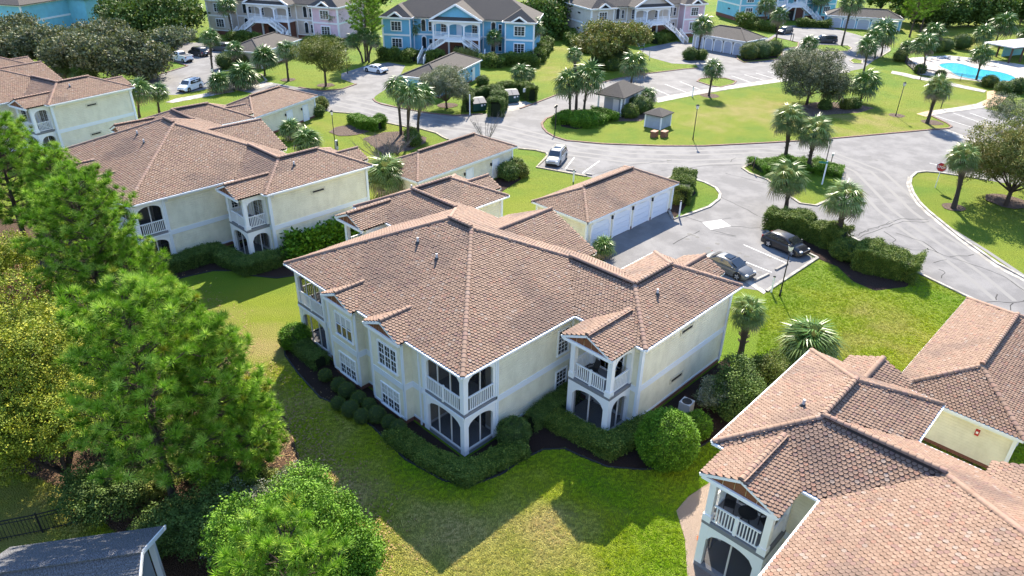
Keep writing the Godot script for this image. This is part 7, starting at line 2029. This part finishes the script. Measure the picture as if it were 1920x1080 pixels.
	obj("pole_cap", MB.new().tube(Vector3(0, 3.0, 0), Vector3(0, 3.08, 0), 0.1, 0.05, 8), M.white, o)
	dumpster("green dumpster nearer the road bend, beside the white pole", Vector3(73.29, 0, -78.96), -0.35)
	dumpster("green dumpster farther right, between hedges on the pale pad", Vector3(80.72, 0, -79.21), -0.45)
	# air conditioners by the end wall
	var t1 := Vector3(20.34, 0, -23.23)
	for q in [[Vector3(35.83, 0, -16.73), "air conditioner by the loose grey green shrub"], [Vector3(33.74, 0, -16.91), "air conditioner behind the tall egg shaped shrub"]]:
		o = thing("air_conditioner", "pale outdoor " + q[1], "air conditioner", q[0], 0.1, "outdoor air conditioners")
		obj("case", MB.new().box(Vector3(0, 0.42, 0), Vector3(0.75, 0.84, 0.75)), M.pipe, o)
		obj("fan_grille", MB.new().tube(Vector3(0, 0.84, 0), Vector3(0, 0.88, 0), 0.32, 0.3, 16), M.black_metal, o)
	# balcony furniture
	chair("dark chair on the middle condo's gabled balcony, facing the rail", t1 + Vector3(8.6, 3.13, 2.2), -1.9)
	chair("second chair on that balcony, by the end rail", t1 + Vector3(9.2, 3.13, 3.4), -2.6)
	var t3 := Vector3(16.46, 0, 12.77)
	chair("dark chair on the nearest balcony, beside the round table", t3 + Vector3(8.7, 3.13, -22.3), -1.2)
	chair("dark chair on the nearest balcony, at the far rail", t3 + Vector3(8.9, 3.13, -20.5), -2.2)
	o = thing("patio_table", "round dark table on the nearest balcony", "table", t3 + Vector3(8.5, 3.13, -21.3), 0.0)
	obj("tabletop", MB.new().tube(Vector3(0, 0.7, 0), Vector3(0, 0.74, 0), 0.45, 0.45, 18), M.black_metal, o)
	for k in 3: obj("leg", MB.new().span(Vector3(0, 0.7, 0), Vector3(0.38 * cos(k * 2.1), 0, 0.38 * sin(k * 2.1)), 0.04, 0.04), M.black_metal, o)
	o = thing("rusty_stake", "rusty iron edging stake standing in the pale gravel", "stake", Vector3(25.35, 0, -10.76), 0.5)
	obj("stake", MB.new().span(Vector3.ZERO, Vector3(-0.5, 0.7, 0.1), 0.1, 0.05), M.rust, o)
	obj("foot", MB.new().box(Vector3(0, 0.02, 0), Vector3(0.3, 0.04, 0.2)), M.rust, o)
	# the pool
	sheet("pool_deck", PackedVector2Array([Vector2(167.53, -49.24), Vector2(172.03, -48.37), Vector2(181.05, -43.83), Vector2(182.78, -34.96), Vector2(181.84, -26.07), Vector2(155.5, -20.92), Vector2(155.94, -26.79), Vector2(157.21, -32.35), Vector2(155.64, -38.37), Vector2(154.84, -41.47)]), 0.03, M.pool_deck)
	sheet("pool_water", smooth(PackedVector2Array([Vector2(168.13, -42.42), Vector2(171.55, -41.6), Vector2(173.18, -39.52), Vector2(170.22, -35.95), Vector2(169.78, -33.72), Vector2(170.03, -30.96), Vector2(167.42, -28.26), Vector2(164.55, -27.18), Vector2(160.98, -27.95), Vector2(158.7, -30.5), Vector2(158.05, -33.94), Vector2(159.15, -36.56), Vector2(163.6, -38.98), Vector2(165.14, -40.92)]), 2), 0.045, M.pool_water)
	kerb(smooth(PackedVector2Array([Vector2(168.13, -42.42), Vector2(171.55, -41.6), Vector2(173.18, -39.52), Vector2(170.22, -35.95), Vector2(169.78, -33.72), Vector2(170.03, -30.96), Vector2(167.42, -28.26), Vector2(164.55, -27.18), Vector2(160.98, -27.95), Vector2(158.7, -30.5), Vector2(158.05, -33.94), Vector2(159.15, -36.56), Vector2(163.6, -38.98), Vector2(165.14, -40.92)]), 2), true, "concrete", 0.4, 0.09, "pool_coping")
	o = thing("pool_fence", "black metal fence round the swimming pool", "fence", Vector3.ZERO)
	fence(o, [Vector2(170, -50.08), Vector2(162.51, -46.49), Vector2(154.07, -41.51), Vector2(154.11, -37.91), Vector2(154.81, -34.42), Vector2(154.79, -29.96), Vector2(154.77, -25.68), Vector2(153.63, -20.55)], 1.3)
	o = thing("garden_fence", "black metal fence in the wood above the shingled roof", "fence", Vector3.ZERO)
	fence(o, [Vector2(-1.25, -35.92), Vector2(0, -35.43), Vector2(1.68, -34.55), Vector2(3.11, -33.94), Vector2(4.4, -33.53)], 1.25)
	var k := 0
	for p in [Vector3(177.15, 0, -41.14), Vector3(177.43, 0, -39.47), Vector3(176.6, 0, -43.07), Vector3(176.61, 0, -36.62), Vector3(170.85, 0, -45.01), Vector3(173.19, 0, -44.47), Vector3(175.46, 0, -34.17), Vector3(160.78, 0, -41.38)]:
		o = thing("sun_lounger", "white sun lounger on the pool deck, " + ["second along the far side", "third along the far side", "first along the far side", "fourth along the far side", "nearest the fence corner", "beside the fence corner lounger", "nearest the pavilion", "on the near side by the gate palm"][k], "lounger", p, 0.4 + 0.2 * k, "sun loungers by the pool")
		obj("seat", MB.new().box(Vector3(0.2, 0.36, 0), Vector3(1.4, 0.07, 0.65)), M.white, o)
		obj("backrest", MB.new().span(Vector3(-0.5, 0.36, 0), Vector3(-1.0, 0.75, 0), 0.65, 0.07), M.white, o)
		for s in [Vector3(0.8, 0.17, 0.28), Vector3(0.8, 0.17, -0.28), Vector3(-0.45, 0.17, 0.28), Vector3(-0.45, 0.17, -0.28)]:
			obj("leg", MB.new().box(s, Vector3(0.06, 0.34, 0.06)), M.white, o)
		k += 1
	# tufts of grass over the near lawns, clippings of the same green
	var w: Array = []
	var c := PackedColorArray()
	for i in 260000:
		var p := Vector2(rng.randf_range(2, 66), rng.randf_range(-40, 12))
		var q := Vector3(p.x, 0, p.y) - eye
		var depth := q.dot(Vector3(0.62826, -0.48546, -0.60796))
		if depth < 20 or depth > 70 or absf(q.dot(Vector3(0.70254, 0.01826, 0.71141))) / depth > 0.74 or q.dot(Vector3(0.33426, 0.87407, -0.35253)) / depth < -0.43: continue
		if depth > 50.0 and rng.randf() < (depth - 50.0) / 22.0: continue
		if blocked(p): continue
		w.append(Transform3D(Basis(Vector3.UP, rng.randf() * TAU).scaled(Vector3(0.16, 0.09, 0.16) * rng.randf_range(0.7, 1.4)), Vector3(p.x, 0.0, p.y)))
		c.append(lawn_color(p.x, p.y) * rng.randf_range(0.85, 1.35))
	var g := thing("grass", "short blades of grass over the near lawns", "grass", Vector3.ZERO)
	g.set_meta("kind", "stuff")
	scatter("blades", blades, M.leaf, w, c, g)
	fallen_leaves()

func fallen_leaves() -> void:
	var b := MB.new()
	b.tri(Vector3(-0.5, 0, 0), Vector3(0, 0.1, 0.3), Vector3(0.55, 0.02, 0))
	b.tri(Vector3(-0.5, 0, 0), Vector3(0.55, 0.02, 0), Vector3(0, 0.1, -0.3))
	var lf := b.mesh()
	var w: Array = []
	var c := PackedColorArray()
	var line := [Vector2(15.37, -59.46), Vector2(16.44, -53.45), Vector2(16.78, -47.56), Vector2(15.91, -41.62), Vector2(15.38, -35.57), Vector2(14.91, -33.13), Vector2(13.78, -30.29), Vector2(13.73, -27.94), Vector2(13.26, -25.11), Vector2(12.64, -21.82)]
	for i in 5200:
		var k := rng.randi() % (line.size() - 1)
		var p: Vector2 = line[k].lerp(line[k + 1], rng.randf()) + Vector2(rng.randfn(), rng.randfn()) * 1.3
		w.append(Transform3D(Basis(Vector3.UP, rng.randf() * TAU).rotated(Vector3.RIGHT, rng.randf_range(-0.4, 0.4)).scaled(Vector3.ONE * rng.randf_range(0.07, 0.16)), Vector3(p.x, 0.05, p.y)))
		c.append(Color(0.22, 0.12, 0.06).lerp(Color(0.38, 0.26, 0.12), rng.randf()))
	var g := thing("fallen_leaves", "brown leaves fallen along the edge of the wood and the dry grass", "leaves", Vector3.ZERO)
	g.set_meta("kind", "stuff")
	scatter("leaf_cover", lf, M.leaf, w, c, g)

var no_grass: Array = []
func blocked(p: Vector2) -> bool:
	if no_grass.is_empty():
		var t1 := Vector2(20.34, -23.23)
		no_grass = [PackedVector2Array([Vector2(52.08, -20.7), Vector2(61.45, -20.44), Vector2(63.57, -26.14), Vector2(64.88, -27.55), Vector2(67.45, -30.83), Vector2(61.15, -36.67), Vector2(51.32, -40.2), Vector2(43.36, -32.98), Vector2(43.8, -29.31)]), PackedVector2Array([Vector2(52.42, -20.88), Vector2(61.89, -20.63), Vector2(63.57, -26.14), Vector2(66.78, -30.46), Vector2(99.33, -24.02), Vector2(69.56, -2.97), Vector2(62.78, -4.06), Vector2(64.03, -8.72), Vector2(65.55, -13.11), Vector2(64.32, -12.89), Vector2(61.89, -12.79), Vector2(59.18, -14.47), Vector2(59.48, -16.39), Vector2(61.15, -18.97), Vector2(61.56, -20.64)]), PackedVector2Array([Vector2(2.99, -86.16), Vector2(13.27, -80.19), Vector2(15.37, -59.46), Vector2(16.44, -53.45), Vector2(16.78, -47.56), Vector2(15.91, -41.62), Vector2(15.38, -35.57), Vector2(14.91, -33.13), Vector2(13.78, -30.29), Vector2(13.73, -27.94), Vector2(13.26, -25.11), Vector2(12.64, -21.82), Vector2(11.91, -19.93), Vector2(4.57, -21.58), Vector2(4.4, -29.91), Vector2(4.14, -33.53), Vector2(3.35, -37.78), Vector2(0.18, -42.92), Vector2(-4.61, -50.73)]),
			PackedVector2Array([Vector2(36.7, -14.19), Vector2(34.53, -14.11), Vector2(32.82, -14.24), Vector2(30.42, -14.61), Vector2(28.29, -15.05), Vector2(27.3, -15.84), Vector2(26.14, -17.27), Vector2(25.72, -18.92), Vector2(25.53, -20), Vector2(24.58, -20.86), Vector2(23.05, -21.15), Vector2(21.3, -21.15), Vector2(19.38, -21.74), Vector2(18.62, -23.12), Vector2(18.15, -25.91), Vector2(18.49, -29.53), Vector2(18.46, -31.77), Vector2(17.75, -34.36), Vector2(18.11, -37.59), Vector2(18.57, -40.16), Vector2(19.28, -41.64), Vector2(20.5, -42.76), Vector2(31.19, -47.23), Vector2(51.93, -27.67), Vector2(52.42, -20.88)]), PackedVector2Array([Vector2(26.13, -12.63), Vector2(27.46, -12.74), Vector2(29.28, -12.49), Vector2(31, -11.11), Vector2(25.02, -7.03), Vector2(22.45, -9.56), Vector2(24.84, -11.27)]), PackedVector2Array([Vector2(34.76, -53.09), Vector2(29.05, -50.68), Vector2(25.62, -50.29), Vector2(24.02, -51.02), Vector2(22.62, -53), Vector2(22.06, -54.75), Vector2(20.74, -55.99), Vector2(18.64, -56.5), Vector2(16.92, -56.69), Vector2(16.02, -58.85), Vector2(24.42, -92.16), Vector2(47.53, -71.13)])]
	for q in no_grass:
		if Geometry2D.is_point_in_polygon(p, q): return true
	return false

func fence(o: Node3D, pts: Array, h: float) -> void:
	for i in pts.size() - 1:
		var a := Vector3(pts[i].x, 0, pts[i].y)
		var b := Vector3(pts[i + 1].x, 0, pts[i + 1].y)
		var m := MB.new()
		m.span(a + Vector3(0, h, 0), b + Vector3(0, h, 0), 0.04, 0.05).span(a + Vector3(0, h - 0.2, 0), b + Vector3(0, h - 0.2, 0), 0.03, 0.04).span(a + Vector3(0, 0.15, 0), b + Vector3(0, 0.15, 0), 0.03, 0.04)
		var n := int(a.distance_to(b) / 0.16)
		for k in range(1, n):
			m.box(a.lerp(b, float(k) / n) + Vector3(0, h / 2, 0), Vector3(0.025, h, 0.025))
		obj("rail_panel", m, M.black_metal, o)
		var ps := maxi(1, int(a.distance_to(b) / 2.4))
		for k in ps:
			var p := a.lerp(b, float(k) / ps)
			obj("post", MB.new().box(p + Vector3(0, h / 2 + 0.05, 0), Vector3(0.09, h + 0.1, 0.09)), M.black_metal, o)
